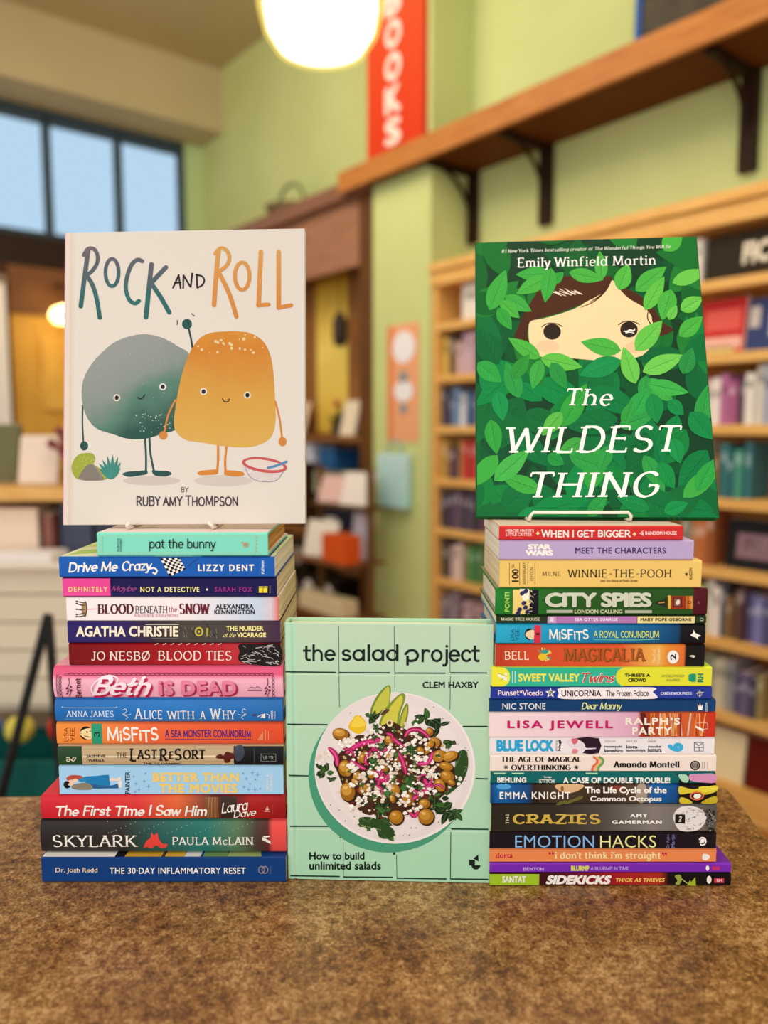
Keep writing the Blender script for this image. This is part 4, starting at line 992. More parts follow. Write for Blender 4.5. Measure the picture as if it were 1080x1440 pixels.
    p.t('subtitle_lettering', 'LONDON CALLING', (399, 370, 580, 384), 'e0dcae', bold=.015); p.rect('subtitle_lettering', (293, 371, 392, 382), 'b4b8a0'); p.rect('subtitle_lettering', (590, 372, 692, 383), 'b4b8a0')
    ph = 'phone_box_pattern'
    p.poly(ph, [(705, 340), (738, 332), (750, 320), (752, 366), (738, 358), (705, 348)], '2a2618'); p.rect(ph, (752, 316, 764, 366), 'd8b848'); p.rect(ph, (764, 318, 818, 366), 'a03018'); p.rect(ph, (770, 324, 806, 360), '5c1810'); p.rect(ph, (776, 328, 800, 356), '8a5a48')
    p.ell(ph, 790, 342, 7, 10, 'e8dcc8', 20); p.rect(ph, (820, 318, 846, 366), 'd89038'); p.rect(ph, (822, 318, 834, 366), 'c05a24'); p.ring(ph, 834, 342, 5, 5, 2.4, '3a2010', 10); p.line(ph, [(718, 344), (738, 342)], 4, 'c8963a')
    p.ell('publisher_logo', 868, 343, 4, 6, '7a4a50')
    b.done()
    b = Lying('paperback_book', 'butter yellow paperback with dark serif capitals and ruled columns at one end', (702.6, 986.5, 788, 826), YR, 0.112, 'efc66c', 'eec878', GR_)
    p = b.p.frame(*D_); dk = '3c2a14'
    for x in (152, 191, 222, 249): p.line('ruled_pattern', [(x, 192), (x, 277)], 1.8, dk, cap=False)
    p.t('anniversary_lettering', '100', (161, 216, 188, 266), dk, bold=.04, rot=1); p.t('anniversary_lettering', 'TH', (161, 199, 172, 213), dk, bold=.02, rot=1); p.t('anniversary_lettering', 'ANNIVERSARY', (202, 191, 215, 275), dk, rot=1); p.t('anniversary_lettering', 'EDITION', (230, 210, 243, 260), dk, rot=1)
    p.t('author_lettering', 'MILNE', (276, 226, 345, 243), '6a4e22', 'serif'); p.t('title_lettering', 'WINNIE-THE-POOH', (371, 217, 768, 249), '38281a', 'serif')
    p.t('subtitle_lettering', 'and The House at Pooh Corner', (498, 256, 640, 266), '5a4020', 'serifb', shear=.25)
    p.poly('publisher_logo', [(818, 232), (830, 232), (824, 244)], dk); p.t('publisher_logo', 'ALADDIN', (834, 212, 846, 258), '6a5226', bold=.02, rot=1)
    b.done()
    b = Lying('board_book', 'pale lilac board book with blocky white and dark purple capitals', (702.6, 975.5, 760, 787.4), YR, 0.108, 'bca6cc', 'c4aed2', GR_, pages=PAGES_W)
    p = b.p.frame(*D_)
    p.t('series_lettering', 'STAR', (222, 122, 310, 142), WHITE, bold=.07, space=.92); p.t('series_lettering', 'WARS', (212, 144, 318, 166), WHITE, bold=.07, space=.92)
    p.t('title_lettering', 'MEET THE CHARACTERS', (402, 134, 746, 158), '34205c', bold=.025, space=1.08)
    b.done()
    b = Lying('paperback_book', 'slim red paperback on top of its stack, right below the green picture book', (702, 960.5, 739.6, 759.6), YR, 0.11, 'd32c2a', 'e4cdb8', GR_, pages=PAGES_W)
    p = b.p.frame(*D_)
    p.t('series_lettering', "MERCER MAYER'S", (138, 65, 245, 77), 'f4d8d0', bold=.02); p.t('series_lettering', 'LITTLE CRITTER', (140, 79, 238, 91), 'f4d8d0', bold=.02)
    for x, y in ((260, 81), (627, 84)): p.poly('diamond_pattern', [(x - 7, y), (x, y - 8), (x + 7, y), (x, y + 8)], 'f0dc94')
    p.t('title_lettering', 'WHEN I GET BIGGER', (273, 66, 612, 97), WHITE, 'handb', jit=.9); p.t('publisher_logo', 'RANDOM HOUSE', (668, 73, 787, 87), 'f6ddd6', bold=.025)
    p.line('publisher_logo', [(660, 72), (646, 81), (662, 89)], 2.4, 'f6ddd6'); p.rect('publisher_logo', (654, 77, 662, 87), 'f0c8c0')
    b.done()
    return top_left, _stack['z']
TOP_L, TOP_R = stack_books()
# ================================================================== standing books
def frame_rot(yaw, lean, roll):
    cy, sy = math.cos(yaw), math.sin(yaw); cl, sl = math.cos(lean), math.sin(lean); cr, sr = math.cos(roll), math.sin(roll)
    Rz = Matrix(((cy, -sy, 0), (sy, cy, 0), (0, 0, 1))); Rx = Matrix(((1, 0, 0), (0, cl, sl), (0, -sl, cl))); Ry = Matrix(((cr, 0, -sr), (0, 1, 0), (sr, 0, cr)))
    return Rz @ Rx @ Ry

class Standing:
    """upright hardcover; origin at the bottom centre of its front board, x to the right, z up the board"""
    def __init__(self, name, label, loc, yaw, lean, roll, w, h, thick, face, boards, group, hinge=True, spine_mat=None):
        R = frame_rot(math.radians(yaw), math.radians(lean), math.radians(roll))
        self.o = Vector(loc); self.R = R; self.w = w; self.h = h
        self.root = thing(name, label, 'book', loc, R, group)
        t = 0.0028; x0 = -w / 2; x1 = w / 2; g = 0.0012 if hinge else 0.0
        hx = x0 + 0.0085
        prof = [(x1, 0), (x1, t), (hx + .004, t), (x0 + t, t + .0005), (x0 + t, thick - t - .0005), (hx + .004, thick - t), (x1, thick - t), (x1, thick), (hx + .0025, thick), (hx, thick - g), (hx - .0025, thick),
                (x0 + .0015, thick), (x0, thick - .0015), (x0 - .0006, thick / 2), (x0, .0015), (x0 + .0015, 0), (hx - .0025, 0), (hx, g), (hx + .0025, 0)]
        bm = bmesh.new()
        extrude_profile(bm, prof, 'Z', 0, h, 1, lambda i: 0 if i in (18,) else (2 if 11 <= i <= 14 else 1))
        mats = [face if not isinstance(face, str) else M(face, .38), boards if not isinstance(boards, str) else M(boards, .4)]
        mats.append(spine_mat if spine_mat else mats[1])
        self.cover = mesh_obj('cover', bm, mats, self.root, bevel=0.0006, segs=2)
        bm = bmesh.new(); add_box(bm, (t / 2 - .0025 + .001, thick / 2, h / 2), (w - t - .006, thick - 2 * t - .0002, h - .007))
        mesh_obj('page_block', bm, PAGES_UP, self.root)
        self.nrm = R @ Vector((0, -1, 0)); self.Ri = R.inverted()
        self.p = Print(self.mapf, self.cover, step=1.5e-6)
    def mapf(self, px, py):
        d = ray(px, py)
        k = (self.o - C_O).dot(self.nrm) / d.dot(self.nrm)
        l = self.Ri @ (C_O + d * k - self.o)
        return (l.x, l.z)
    def inside(self, poly, m=0.0008):
        """trim a polygon of local points to the board"""
        def clip(P, f, inter):
            out = []
            for i in range(len(P)):
                a, b = P[i - 1], P[i]; fa, fb = f(a), f(b)
                if fa >= 0: 
                    if fb >= 0: out.append(b)
                    else: t = fa / (fa - fb); out.append((a[0] + (b[0] - a[0]) * t, a[1] + (b[1] - a[1]) * t))
                elif fb >= 0:
                    t = fa / (fa - fb); out.append((a[0] + (b[0] - a[0]) * t, a[1] + (b[1] - a[1]) * t)); out.append(b)
            return out
        W = self.w / 2 - m; H = self.h - m
        for f in (lambda q: W - q[0], lambda q: q[0] + W, lambda q: q[1] - m, lambda q: H - q[1]):
            poly = clip(poly, f, None)
            if len(poly) < 3: return None
        return poly
    def cpoly(self, role, pts, mat):      # polygon in picture points of the current frame, trimmed to the board
        q = self.inside([self.p.P(*p) for p in pts])
        if q: self.p.raw(role, q, [tuple(range(len(q)))], mat)
    def done(self): self.p.finish()

def leaf_pts(cx, cy, L, Wd, ang, n=9, bend=0.0):
    """pointed oval leaf from its stalk (cx, cy) along ang (degrees, picture sense)"""
    a = math.radians(ang); c, s = math.cos(a), math.sin(a)
    up = []; dn = []
    for i in range(n + 1):
        t = i / n; y = Wd / 2 * (math.sin(pi * t ** 0.8)) ** 0.9; m = bend * L * math.sin(pi * t)
        up.append((t * L, m + y)); dn.append((t * L, m - y))
    P = up + dn[::-1][1:-1]
    return [(cx + x * c - y * s, cy + x * s + y * c) for x, y in P], [(cx + t * L * c - (bend * L * math.sin(pi * t)) * s, cy + t * L * s + (bend * L * math.sin(pi * t)) * c) for t in (0, .3, .6, .9)]

EASEL = M('ece4d4', 0.25, 0.5)
def easel(label, cx, y_lip, top_z, book, wire_r, lip_w, lip_h, bar=True):
    """wire book stand: front loop that catches the foot of the book, runners on the books below, sloping back rest"""
    t = thing('book_easel', label, 'book stand', (cx, y_lip, top_z), group='wire book stands on the stacks')
    r = wire_r; R = book.R
    back = book.root.matrix_world
    def loc(v): return Vector(v) - Vector((cx, y_lip, top_z))
    zt = top_z + r + 0.0003
    # foot of the book in the world
    b0 = book.o
    xl, xr = cx - lip_w / 2, cx + lip_w / 2
    yb = b0.y + 0.075
    def lip(x0, x1):
        pts = [(x0, yb, zt), (x0, b0.y - 0.004, zt), (x0, b0.y - 0.011, zt + .001), (x0, b0.y - 0.0135, zt + lip_h * .55), (x0 + .003 * (1 if x1 > x0 else -1), b0.y - 0.0135, zt + lip_h)]
        return pts
    a = lip(xl, xr); c = lip(xr, xl)
    if bar:
        bm = bmesh.new(); add_tube(bm, [loc(p) for p in a + list(reversed(c))], r, 8); mesh_obj('front_loop', bm, EASEL, t)
    else:
        for q, sg in ((a, 1), (c, -1)):
            e = q[:-1] + [(q[-2][0] + sg * .004, q[-2][1] - .001, q[-2][2] + .003)]
            bm = bmesh.new(); add_tube(bm, [loc(p) for p in e], r, 8); mesh_obj('front_hook', bm, EASEL, t)
    bm = bmesh.new()
    up = R @ Vector((0, 0, 1)); bk = R @ Vector((0, 1, 0))
    th = book.thick + 2 * r
    p0 = b0 + bk * (th + .0008) + up * .006; p1 = b0 + bk * (th + .0008) + up * .12
    for sx in (-1, 1):
        dx = R @ Vector((sx * lip_w * .32, 0, 0))
    d = R @ Vector((lip_w * .32, 0, 0))
    shift = Vector((cx - b0.x, 0, 0))
    q = [Vector((cx - lip_w * .32, yb, zt + 2 * r)), p0 + shift - d, p1 + shift - d, p1 + shift + d, p0 + shift + d, Vector((cx + lip_w * .32, yb, zt + 2 * r))]
    add_tube(bm, [loc(v) for v in q], r, 8)
    mesh_obj('back_rest', bm, EASEL, t)
    return t

def rock_cover():
    b = Standing('picture_book', 'cream picture book showing two round stones with faces, propped on a book stack', (-0.1987, 0.755, 1.3033), -1.82, 7.74, 0.53, 0.2427, 0.2942, 0.011,
                 M('d3c9bd', .35, .3), M('d8cabc', .4), 'picture books propped on the stacks', spine_mat=M('e8a4b4', .4))
    b.thick = 0.011
    p = b.p; p.gain = .9
    # shadows drawn on the page, bodies and limbs
    p.frame(80, 520, 3)
    p.ell('character_pattern', 400, 468, 122, 20, 'd9cdc4'); p.ell('character_pattern', 702, 468, 124, 24, 'ddd0c6')
    teal = '22504e'; org = 'e08a32'
    fz = [b.p.P(110, 130), b.p.P(500, 250)]
    p.line('character_pattern', [(372, 285), (376, 360), (376, 430)], 9, teal, smooth=True); p.line('character_pattern', [(390, 285), (396, 360), (410, 430)], 9, teal, smooth=True)
    p.blob('character_pattern', [(276, 440), (300, 430), (350, 427), (378, 424), (380, 440), (340, 448), (300, 452)], teal, 4); p.blob('character_pattern', [(402, 424), (430, 426), (470, 428), (484, 440), (460, 450), (420, 448), (406, 440)], teal, 4)
    p.line('character_pattern', [(109, 150), (108, 230), (112, 305)], 7, teal, smooth=True); p.ell('character_pattern', 115, 321, 17, 20, teal)
    rock = [(115, 560), (117, 535), (128, 513), (143, 496), (160, 482), (182, 473), (205, 470), (228, 475), (250, 487), (268, 503), (266, 560), (252, 600), (228, 610), (205, 617), (180, 617), (160, 611), (135, 602), (121, 584)]
    p.frame(0, 0, 1)
    m = b.p.P(180, 545)
    l0, l1 = b.p.P(125, 500), b.p.P(235, 600)
    rm = bpy.data.materials.new('stone_wash'); rm.use_nodes = True
    t = rm.node_tree; bs = t.nodes['Principled BSDF']; tc = t.nodes.new('ShaderNodeTexCoord')
    nz = t.nodes.new('ShaderNodeTexNoise'); nz.inputs['Scale'].default_value = 16; nz.inputs['Detail'].default_value = 4
    mp = t.nodes.new('ShaderNodeVectorMath'); mp.operation = 'DOT_PRODUCT'; mp.inputs[1].default_value = (5.0, 0, -9.0)
    ad = t.nodes.new('ShaderNodeMath'); ad.operation = 'MULTIPLY_ADD'; ad.inputs[1].default_value = .8
    cr = t.nodes.new('ShaderNodeValToRGB')
    t.links.new(tc.outputs['Object'], nz.inputs['Vector']); t.links.new(tc.outputs['Object'], mp.inputs[0]); t.links.new(nz.outputs[0], ad.inputs[0]); t.links.new(mp.outputs['Value'], ad.inputs[2]); t.links.new(ad.outputs[0], cr.inputs[0])
    v_of = lambda q: 5 * q[0] - 9 * q[1] + .4
    a_, z_ = v_of(b.p.P(140, 500)), v_of(b.p.P(235, 600))
    mr = t.nodes.new('ShaderNodeMapRange'); mr.inputs[1].default_value = a_; mr.inputs[2].default_value = z_
    t.links.new(ad.outputs[0], mr.inputs[0]); t.links.new(mr.outputs[0], cr.inputs[0])
    els = cr.color_ramp.elements; els.new(.5); els.new(.5)
    for e, (pp, h) in zip(els, ((.0, '8d908c'), (.42, '808a82'), (.66, '517868'), (.95, '1c4a40'))): e.position = pp
    for e, (pp, h) in zip(els, ((.0, '8d908c'), (.42, '808a82'), (.66, '517868'), (.95, '1c4a40'))): e.color = lin(h)
    t.links.new(cr.outputs[0], bs.inputs['Base Color']); bs.inputs['Roughness'].default_value = .4; bs.inputs['Specular IOR Level'].default_value = .14
    p.blob('character_pattern', rock, rm, 5)
    rn = random.Random(21)
    for i in range(60):
        x = rn.uniform(190, 250) if i < 34 else rn.uniform(130, 250); y = rn.uniform(582, 608) if i < 34 else rn.uniform(485, 570)
        s = rn.uniform(.4, 1.1) if i < 34 else rn.uniform(.25, .6); p.ell('character_pattern', x, y, s, s, 'cfd8d0', n=6)
    # raised arm
    p.frame(80, 310, 3)
    p.line('character_pattern', [(572, 540), (566, 500), (555, 450)], 8, '2b4a4c', smooth=True); p.ell('character_pattern', 549, 437, 21, 22, '1f5650')
    p.line('character_pattern', [(508, 422), (508, 440)], 4, '4a4444'); p.line('character_pattern', [(569, 394), (580, 403)], 4, '4a4444')
    p.frame(80, 520, 3)
    p.line('character_pattern', [(680, 318), (680, 380), (676, 432)], 10, org, smooth=True); p.line('character_pattern', [(716, 318), (710, 380), (712, 432)], 10, org, smooth=True)
    p.blob('character_pattern', [(592, 436), (610, 426), (650, 422), (678, 422), (676, 440), (640, 444), (606, 445)], org, 4); p.blob('character_pattern', [(706, 430), (712, 424), (750, 426), (786, 432), (788, 446), (750, 450), (710, 444)], org, 4)
    p.frame(0, 0, 1)
    y0, y1 = b.p.P(313, 628)[1], b.p.P(313, 466)[1]
    ym = G([(0, 'cda04a'), (.35, 'cb983f'), (.6, 'c88e38'), (.85, 'c47a24'), (1, 'c8852c')], y0, y1, 'Z', noise=.5, nscale=18)
    p.blob('character_pattern', [(255, 530), (262, 508), (270, 490), (283, 474), (300, 467.5), (330, 466), (352, 468.5), (369, 479), (379, 496), (384, 520), (387, 565), (387, 596), (379, 617), (355, 628), (320, 628), (282, 622), (262, 619), (249, 609), (244.5, 595), (248, 565)], ym, 5)
    p.frame(80, 310, 3)
    for i in range(26):
        x = rn.uniform(590, 880); y = rn.uniform(480, 560) ; s = rn.uniform(2, 7); p.blob('character_pattern', [(x - s, y), (x, y - s * rn.uniform(.7, 1.4)), (x + s, y), (x, y + s * rn.uniform(.7, 1.4))], 'f0d8a0', 3)
    p.frame(80, 520, 3)
    p.line('character_pattern', [(500, 128), (470, 190), (454, 262)], 8, org, smooth=True); p.ell('character_pattern', 449, 277, 18, 18, 'dc8c3c'); p.line('character_pattern', [(922, 135), (940, 210), (950, 290)], 8, org, smooth=True); p.ell('character_pattern', 952, 303, 17, 20, 'dc8c3c')
    for x, y in ((253, 118), (447, 72), (619, 92), (804, 107)): p.ell('face_pattern', x, y, 15, 15, 'f2e8da'); p.ell('face_pattern', x, y, 8.5, 9.5, '12100f')
    p.line('face_pattern', [(341, 116), (348, 122), (358, 122), (371, 106)], 4.5, '1a1614', smooth=True); p.line('face_pattern', [(699, 122), (706, 134), (722, 134), (728, 123)], 4.5, '1a1614', smooth=True)
    # plants, stone and bowl
    pl = 'plant_pattern'
    p.blob(pl, [(62, 412), (72, 380), (92, 358), (120, 351), (152, 354), (162, 376), (156, 400), (190, 420), (214, 440), (208, 462), (100, 464), (72, 446)], 'a8b23c', 4)
    for i in range(24):
        a = rn.uniform(0, 6.28); d = rn.uniform(8, 44); x, y = 116 + d * math.cos(a), 398 + d * math.sin(a) * .8; p.line(pl, [(x, y), (x + (x - 116) * .22, y + (y - 430) * .16)], 2.5, 'c8cc62', cap=False)
    for a, l in ((-168, 66), (-150, 84), (-128, 90), (-105, 100), (-84, 106), (-62, 100), (-42, 84), (-25, 62)):
        q, mid = leaf_pts(228, 462, l, 17, a * .62 - 34, bend=.02); p.poly(pl, q, '3f9488'); p.line(pl, mid, 1.5, '2a6c64')
    p.blob(pl, [(97, 464), (106, 430), (128, 404), (150, 399), (174, 420), (192, 450), (194, 466)], '8c8076', 3); p.line(pl, [(160, 408), (180, 436), (186, 462)], 2, 'b0a498', smooth=True)
    bw = 'bowl_pattern'
    p.blob(bw, [(790, 400), (808, 440), (840, 466), (890, 472), (930, 464), (956, 426), (966, 410)], 'e6dad4', 4); p.line(bw, [(790, 400), (812, 448), (850, 469), (896, 472), (932, 462), (962, 418)], 2.5, '8c98b0', smooth=True)
    p.ell(bw, 876, 402, 96, 32, 'd05a58', 8, 28); p.ell(bw, 876, 401, 82, 20, 'efdfd2', 8, 28); p.line(bw, [(892, 414), (930, 404), (968, 388)], 11, '5f8fc0', smooth=True)
    # lettering
    p.frame(80, 310, 3)
    zt = b.p.P(250, 110)[1]; zb = b.p.P(250, 420)[1]
    tm = G([(0, '235c58'), (.35, '2a6462'), (.6, '4a5a60'), (1, '665e64')], zb, zt, 'Z', noise=.7, nscale=30)
    om = G([(0, 'c67a2e'), (.5, 'cb8840'), (.9, 'c99450')], zb, zt, 'Z', noise=.6, nscale=30)
    T = 'title_lettering'
    L = lambda pts, m, w=19: p.line(T, pts, w, m, smooth=len(pts) > 2, cap=True)
    L([(133, 122), (118, 232), (101, 362)], tm); L([(114, 146), (132, 120), (158, 122), (172, 150), (168, 184), (146, 216), (120, 234)], tm, 16); L([(124, 230), (150, 272), (168, 330), (181, 410)], tm, 18)
    p.ring(T, 233, 220, 28, 58, 15, tm, 24); L([(360, 172), (340, 166), (316, 186), (298, 232), (291, 285), (304, 332), (328, 350), (346, 340)], tm, 17)
    L([(399, 186), (376, 408)], tm, 20); L([(460, 198), (396, 266)], tm, 19); L([(400, 268), (438, 324), (474, 388)], tm, 19)
    L([(682, 128), (672, 232), (663, 357)], om); L([(668, 140), (690, 118), (715, 126), (728, 156), (716, 190), (676, 222)], om, 16); L([(684, 222), (714, 280), (738, 340), (757, 405)], om, 18)
    p.ring(T, 782, 235, 31, 58, 16, om, 24); L([(861, 134), (851, 358), (893, 354)][:2], om); L([(849, 358), (893, 355)], om, 17); L([(936, 134), (936, 368)], om); L([(936, 368), (988, 358)], om, 17)
    bk = '221c1c'
    for s in ([(514, 232), (490, 284)], [(514, 230), (522, 286)], [(497, 264), (522, 262)], [(533, 286), (534, 232)], [(535, 232), (563, 280)], [(565, 280), (571, 224)], [(590, 228), (592, 284)]): L(s, bk, 7)
    L([(588, 230), (612, 236), (622, 254), (612, 274), (592, 284)], bk, 7)
    p.frame(80, 520, 3)
    p.t('author_lettering', 'BY', (525, 493, 556, 517), '4a4042', 'hand', jit=1); p.t('author_lettering', 'RUBY AMY THOMPSON', (336, 529, 764, 577), '4a3e44', 'handb', jit=1.3)
    p.t('publisher_logo', 'a', (100, 640, 103, 643), 'e0d2c4', 'hand') if False else None
    b.done()
    return b

def wild_cover():
    b = Standing('picture_book', 'green picture book of a face peeking out of leaves, propped on a book stack', (0.2098, 0.755, 1.310), -5.5, 20.09, 0.35, 0.2354, 0.3111, 0.0115,
                 M('05381a', .35, .2), M('0d5a2a', .4), 'picture books propped on the stacks')
    b.thick = 0.0115
    p = b.p; rn = random.Random(17)
    greens = ['0f6a30', '127838', '17843a', '1c8a34', '2a8f36', '3a9a3a', '0e7a44', '12853c', '0c6234', '24913a']
    def leaf(cx, cy, L, W, a, c, vein='0d4a26', role='leaf_pattern', bend=0.0):
        q, mid = leaf_pts(cx, cy, L, W, a, bend=bend)
        b.cpoly(role, q, c)
        # one half a little lighter, then the midrib
        inside = all(b.inside([b.p.P(*m), (b.p.P(*m)[0] + 1e-4, b.p.P(*m)[1]), (b.p.P(*m)[0], b.p.P(*m)[1] + 1e-4)]) for m in mid)
        if inside:
            V_, F_ = s_stroke(mid, 1.2 * p.fr[2] * .45, cap=False, taper=.5); p.raw(role, [p.P(*v) for v in V_], F_, vein)
            if L * 1.0 / p.fr[2] > 34:
                hx = [int(c[i:i + 2], 16) for i in (0, 2, 4)]
                lt = '%02x%02x%02x' % tuple(min(255, int(v * 1.1 + 14)) for v in hx); dk = '%02x%02x%02x' % tuple(int(v * .86) for v in hx)
                a_ = math.radians(a)
                SH = [[], []]
                for k in range(1, 6):
                    t_ = k / 6.5; x_, y_ = cx + t_ * L * math.cos(a_), cy + t_ * L * math.sin(a_)
                    for si, sg in enumerate((1, -1)):
                        e_ = a_ + sg * .62; l_ = W * .44 * math.sin(pi * t_ ** .8)
                        SH[si].append(([(x_, y_), (x_ + l_ * math.cos(e_), y_ + l_ * math.sin(e_))]))
                for si, col_ in ((0, lt), (1, dk)):
                    V_, F_ = s_merge([s_stroke(q_, p.fr[2] * .8, cap=False, taper=.5) for q_ in SH[si]])
                    p.raw(role, [p.P(*v) for v in V_], F_, col_, same=True)
    p.frame(0, 0, 1)
    # layers of leaves from the deepest to the nearest
    for i in range(170):
        x = rn.uniform(650, 1025); y = rn.uniform(325, 745)
        d = i / 170
        lo = y > 490
        pal = ['06401f', '064e24', '04562a', '054a28'] if d < .4 else (['046a34', '03743a', '04803e', '0a6430', '05602f', '0c7a34'] if lo else ['0e5e24', '126a26', '1c762a', '0f5a24', '187028'])
        leaf(x, y, rn.uniform(58, 96), rn.uniform(30, 44), rn.uniform(0, 360), rn.choice(pal), rn.choice(['054420', '075228']))
    for x, y, L, W, a in ((700, 640, 60, 26, 130), (790, 600, 70, 30, -60), (830, 690, 66, 30, -80), (905, 640, 60, 24, 60), (730, 560, 55, 24, -110), (960, 700, 70, 26, -40), (760, 690, 60, 24, 200), (870, 600, 55, 24, -20), (985, 600, 60, 26, -80), (690, 590, 50, 24, 80), (800, 640, 58, 26, 20)):
        leaf(x, y, L, W, a, rn.choice(['2f9a38', '3aa23c', '2a9440']), '12602e')
    p.frame(660, 320, 3)
    # face
    p.blob('face_pattern', [(262, 395), (330, 380), (470, 330), (600, 225), (640, 260), (730, 330), (775, 380), (790, 430), (730, 540), (560, 560), (430, 552), (300, 545), (258, 500), (250, 430)], 'f3cf9c', 4)
    p.ell('face_pattern', 330, 502, 50, 26, 'f0c096'); p.ell('face_pattern', 700, 505, 44, 24, 'f0bd90')
    hr = '4a2512'
    p.blob('hair_pattern', [(190, 470), (205, 420), (250, 330), (320, 235), (420, 205), (560, 205), (600, 215), (570, 270), (480, 320), (380, 360), (262, 395), (247, 430), (246, 480), (262, 510), (230, 500)], hr, 4)
    p.blob('hair_pattern', [(600, 212), (640, 250), (700, 275), (770, 330), (815, 400), (860, 430), (820, 455), (782, 450), (778, 400), (745, 345), (660, 290)], hr, 4)
    for s in ([(600, 210), (580, 260), (530, 310), (470, 338)], [(585, 225), (560, 280), (510, 315)], [(248, 395), (238, 450), (262, 505)], [(755, 350), (752, 385), (775, 425), (782, 460)], [(770, 360), (775, 400), (800, 440)], [(612, 225), (625, 250), (640, 262)]): p.line('hair_pattern', s, 5, '3a1c0e', smooth=True, taper=.6)
    for i in range(15):
        x = 350 + i * 7.4; p.line('hair_pattern', [(x - 6 + rn.uniform(-12, 6), 262 + rn.uniform(-8, 12) + abs(i - 7)), (x + 22 + rn.uniform(-8, 12), 278 + rn.uniform(-4, 14))], 9, 'f2dcc4', taper=.7)
    for i in range(26):
        x = rn.uniform(240, 520); y = 400 - (x - 240) * .52 + rn.uniform(-52, -8); p.line('hair_pattern', [(x, y), (x + 40, y - 22)], 2, rn.choice(['5e3018', '3a1c0e', '6a3a1e']), taper=.6)
    for cx, cy in ((349, 440), (673, 431)):
        ey = 'eye#%d' % cx
        p.ell(ey, cx, cy, 37, 34, '2a1e14', n=28); p.line(ey, [(cx - 44, cy - 20), (cx - 20, cy - 34), (cx + 15, cy - 34), (cx + 44, cy - 22)], 4, '2a1a10', smooth=True)
    p.line('eye#673', [(651, 438), (665, 440), (676, 434), (692, 436), (697, 428)], 7, 'f4ecdc', smooth=True, taper=.5)
    p.line('eye#673', [(660, 446), (676, 442), (694, 446)], 3.5, 'f4ecdc', smooth=True)
    # near leaves round the face
    bright = ['4fb03e', '5cb842', '46aa3c', '66be48', '3aa040', '54b440']
    for x, y, L, W, a in ((345, 235, 70, 44, -40), (345, 195, 150, 62, 178), (330, 210, 150, 66, 152), (85, 350, 185, 80, -68), (150, 290, 130, 62, 30), (130, 310, 110, 56, 42), (120, 340, 110, 56, 58), (420, 190, 150, 60, 12), (345, 170, 150, 66, 100), (560, 220, 120, 55, -95), (630, 265, 120, 72, -70), (700, 268, 165, 76, -38), (740, 350, 165, 66, -60), (850, 262, 135, 80, 106), (840, 390, 70, 40, -60), (855, 235, 160, 62, -20), (820, 100, 120, 80, -50), (885, 460, 130, 70, -40), (890, 350, 110, 66, -30)):
        leaf(x, y, L, W, a, rn.choice(bright[:4] if x > 560 else ['2f9a38', '3aa23c', '45a83c', '2a9040']), '1c6c2c')
    for x, y, L, W, a, c in ((300, 552, 160, 62, 212, '48ac3c'), (300, 552, 180, 74, 12, '5cb842'), (35, 570, 130, 80, 40, '2c9a40'), (180, 640, 130, 60, -55, '2a8c34'), (640, 520, 175, 74, 192, '46aa3c'), (300, 558, 130, 62, 105, '3aa040'), (700, 520, 170, 84, -48, '62bc46'), (730, 610, 190, 78, -22, '6cc24c'), (700, 660, 165, 76, 252, '66be48'), (640, 560, 190, 84, 160, '128a48'), (745, 640, 150, 70, 40, '3aa040'), (900, 620, 120, 70, -70, '24883c'), (345, 570, 130, 66, 60, '248c3c'), (745, 625, 120, 62, 95, '2c9440')):
        leaf(x, y, L, W, a, c, '1c702c')
    p.frame(660, 530, 3)
    for x, y, L, W, a, c in ((105, 440, 200, 82, -42, '42aa46'), (690, 165, 130, 84, -62, '2a9c44'), (750, 30, 180, 66, 12, '3aa844'), (770, 70, 130, 78, 80, '12843e'), (390, 150, 130, 66, 130, '58b044'), (480, 265, 120, 62, 150, '3a9c3c'), (840, 100, 90, 60, 45, '0f8442'), (930, 150, 150, 92, 50, '0c8040'), (590, 290, 120, 62, 110, '2a9440'), (650, 210, 120, 56, -70, '2c963c'), (800, 360, 130, 70, 60, '10863e'), (500, 590, 130, 62, -50, '259240'), (960, 480, 150, 70, -62, '2a9a40'), (120, 60, 130, 70, 80, '128c46'), (200, 590, 150, 60, -10, '0e8444'), (760, 560, 150, 62, -160, '0e8040'), (820, 570, 110, 62, -20, '0f8a44'), (330, 330, 80, 60, 30, '1f8c3c'), (860, 260, 110, 70, 75, '128a44')):
        leaf(x, y, L, W, a, c, '0d5c2c')
    b.p.n += 1
    T = 'title_lettering'
    p.t(T, 'The', (412, 49, 606, 124), WHITE, 'serif', shear=.18); p.t(T, 'WILDEST', (155, 206, 897, 322), WHITE, 'serif', shear=.2, rise=6); p.t(T, 'THING', (256, 400, 803, 512), WHITE, 'serif', shear=.2, rise=4)
    p.frame(660, 320, 3)
    p.t('author_lettering', 'Emily Winfield Martin', (202, 123, 787, 176), WHITE, 'serif', rise=12); p.t('blurb_lettering', '#1 New York Times bestselling creator of The Wonderful Things You Will Be', (136, 84, 850, 103), 'eef0dc', 'serif', rise=21, shear=.15)
    b.done()
    return b

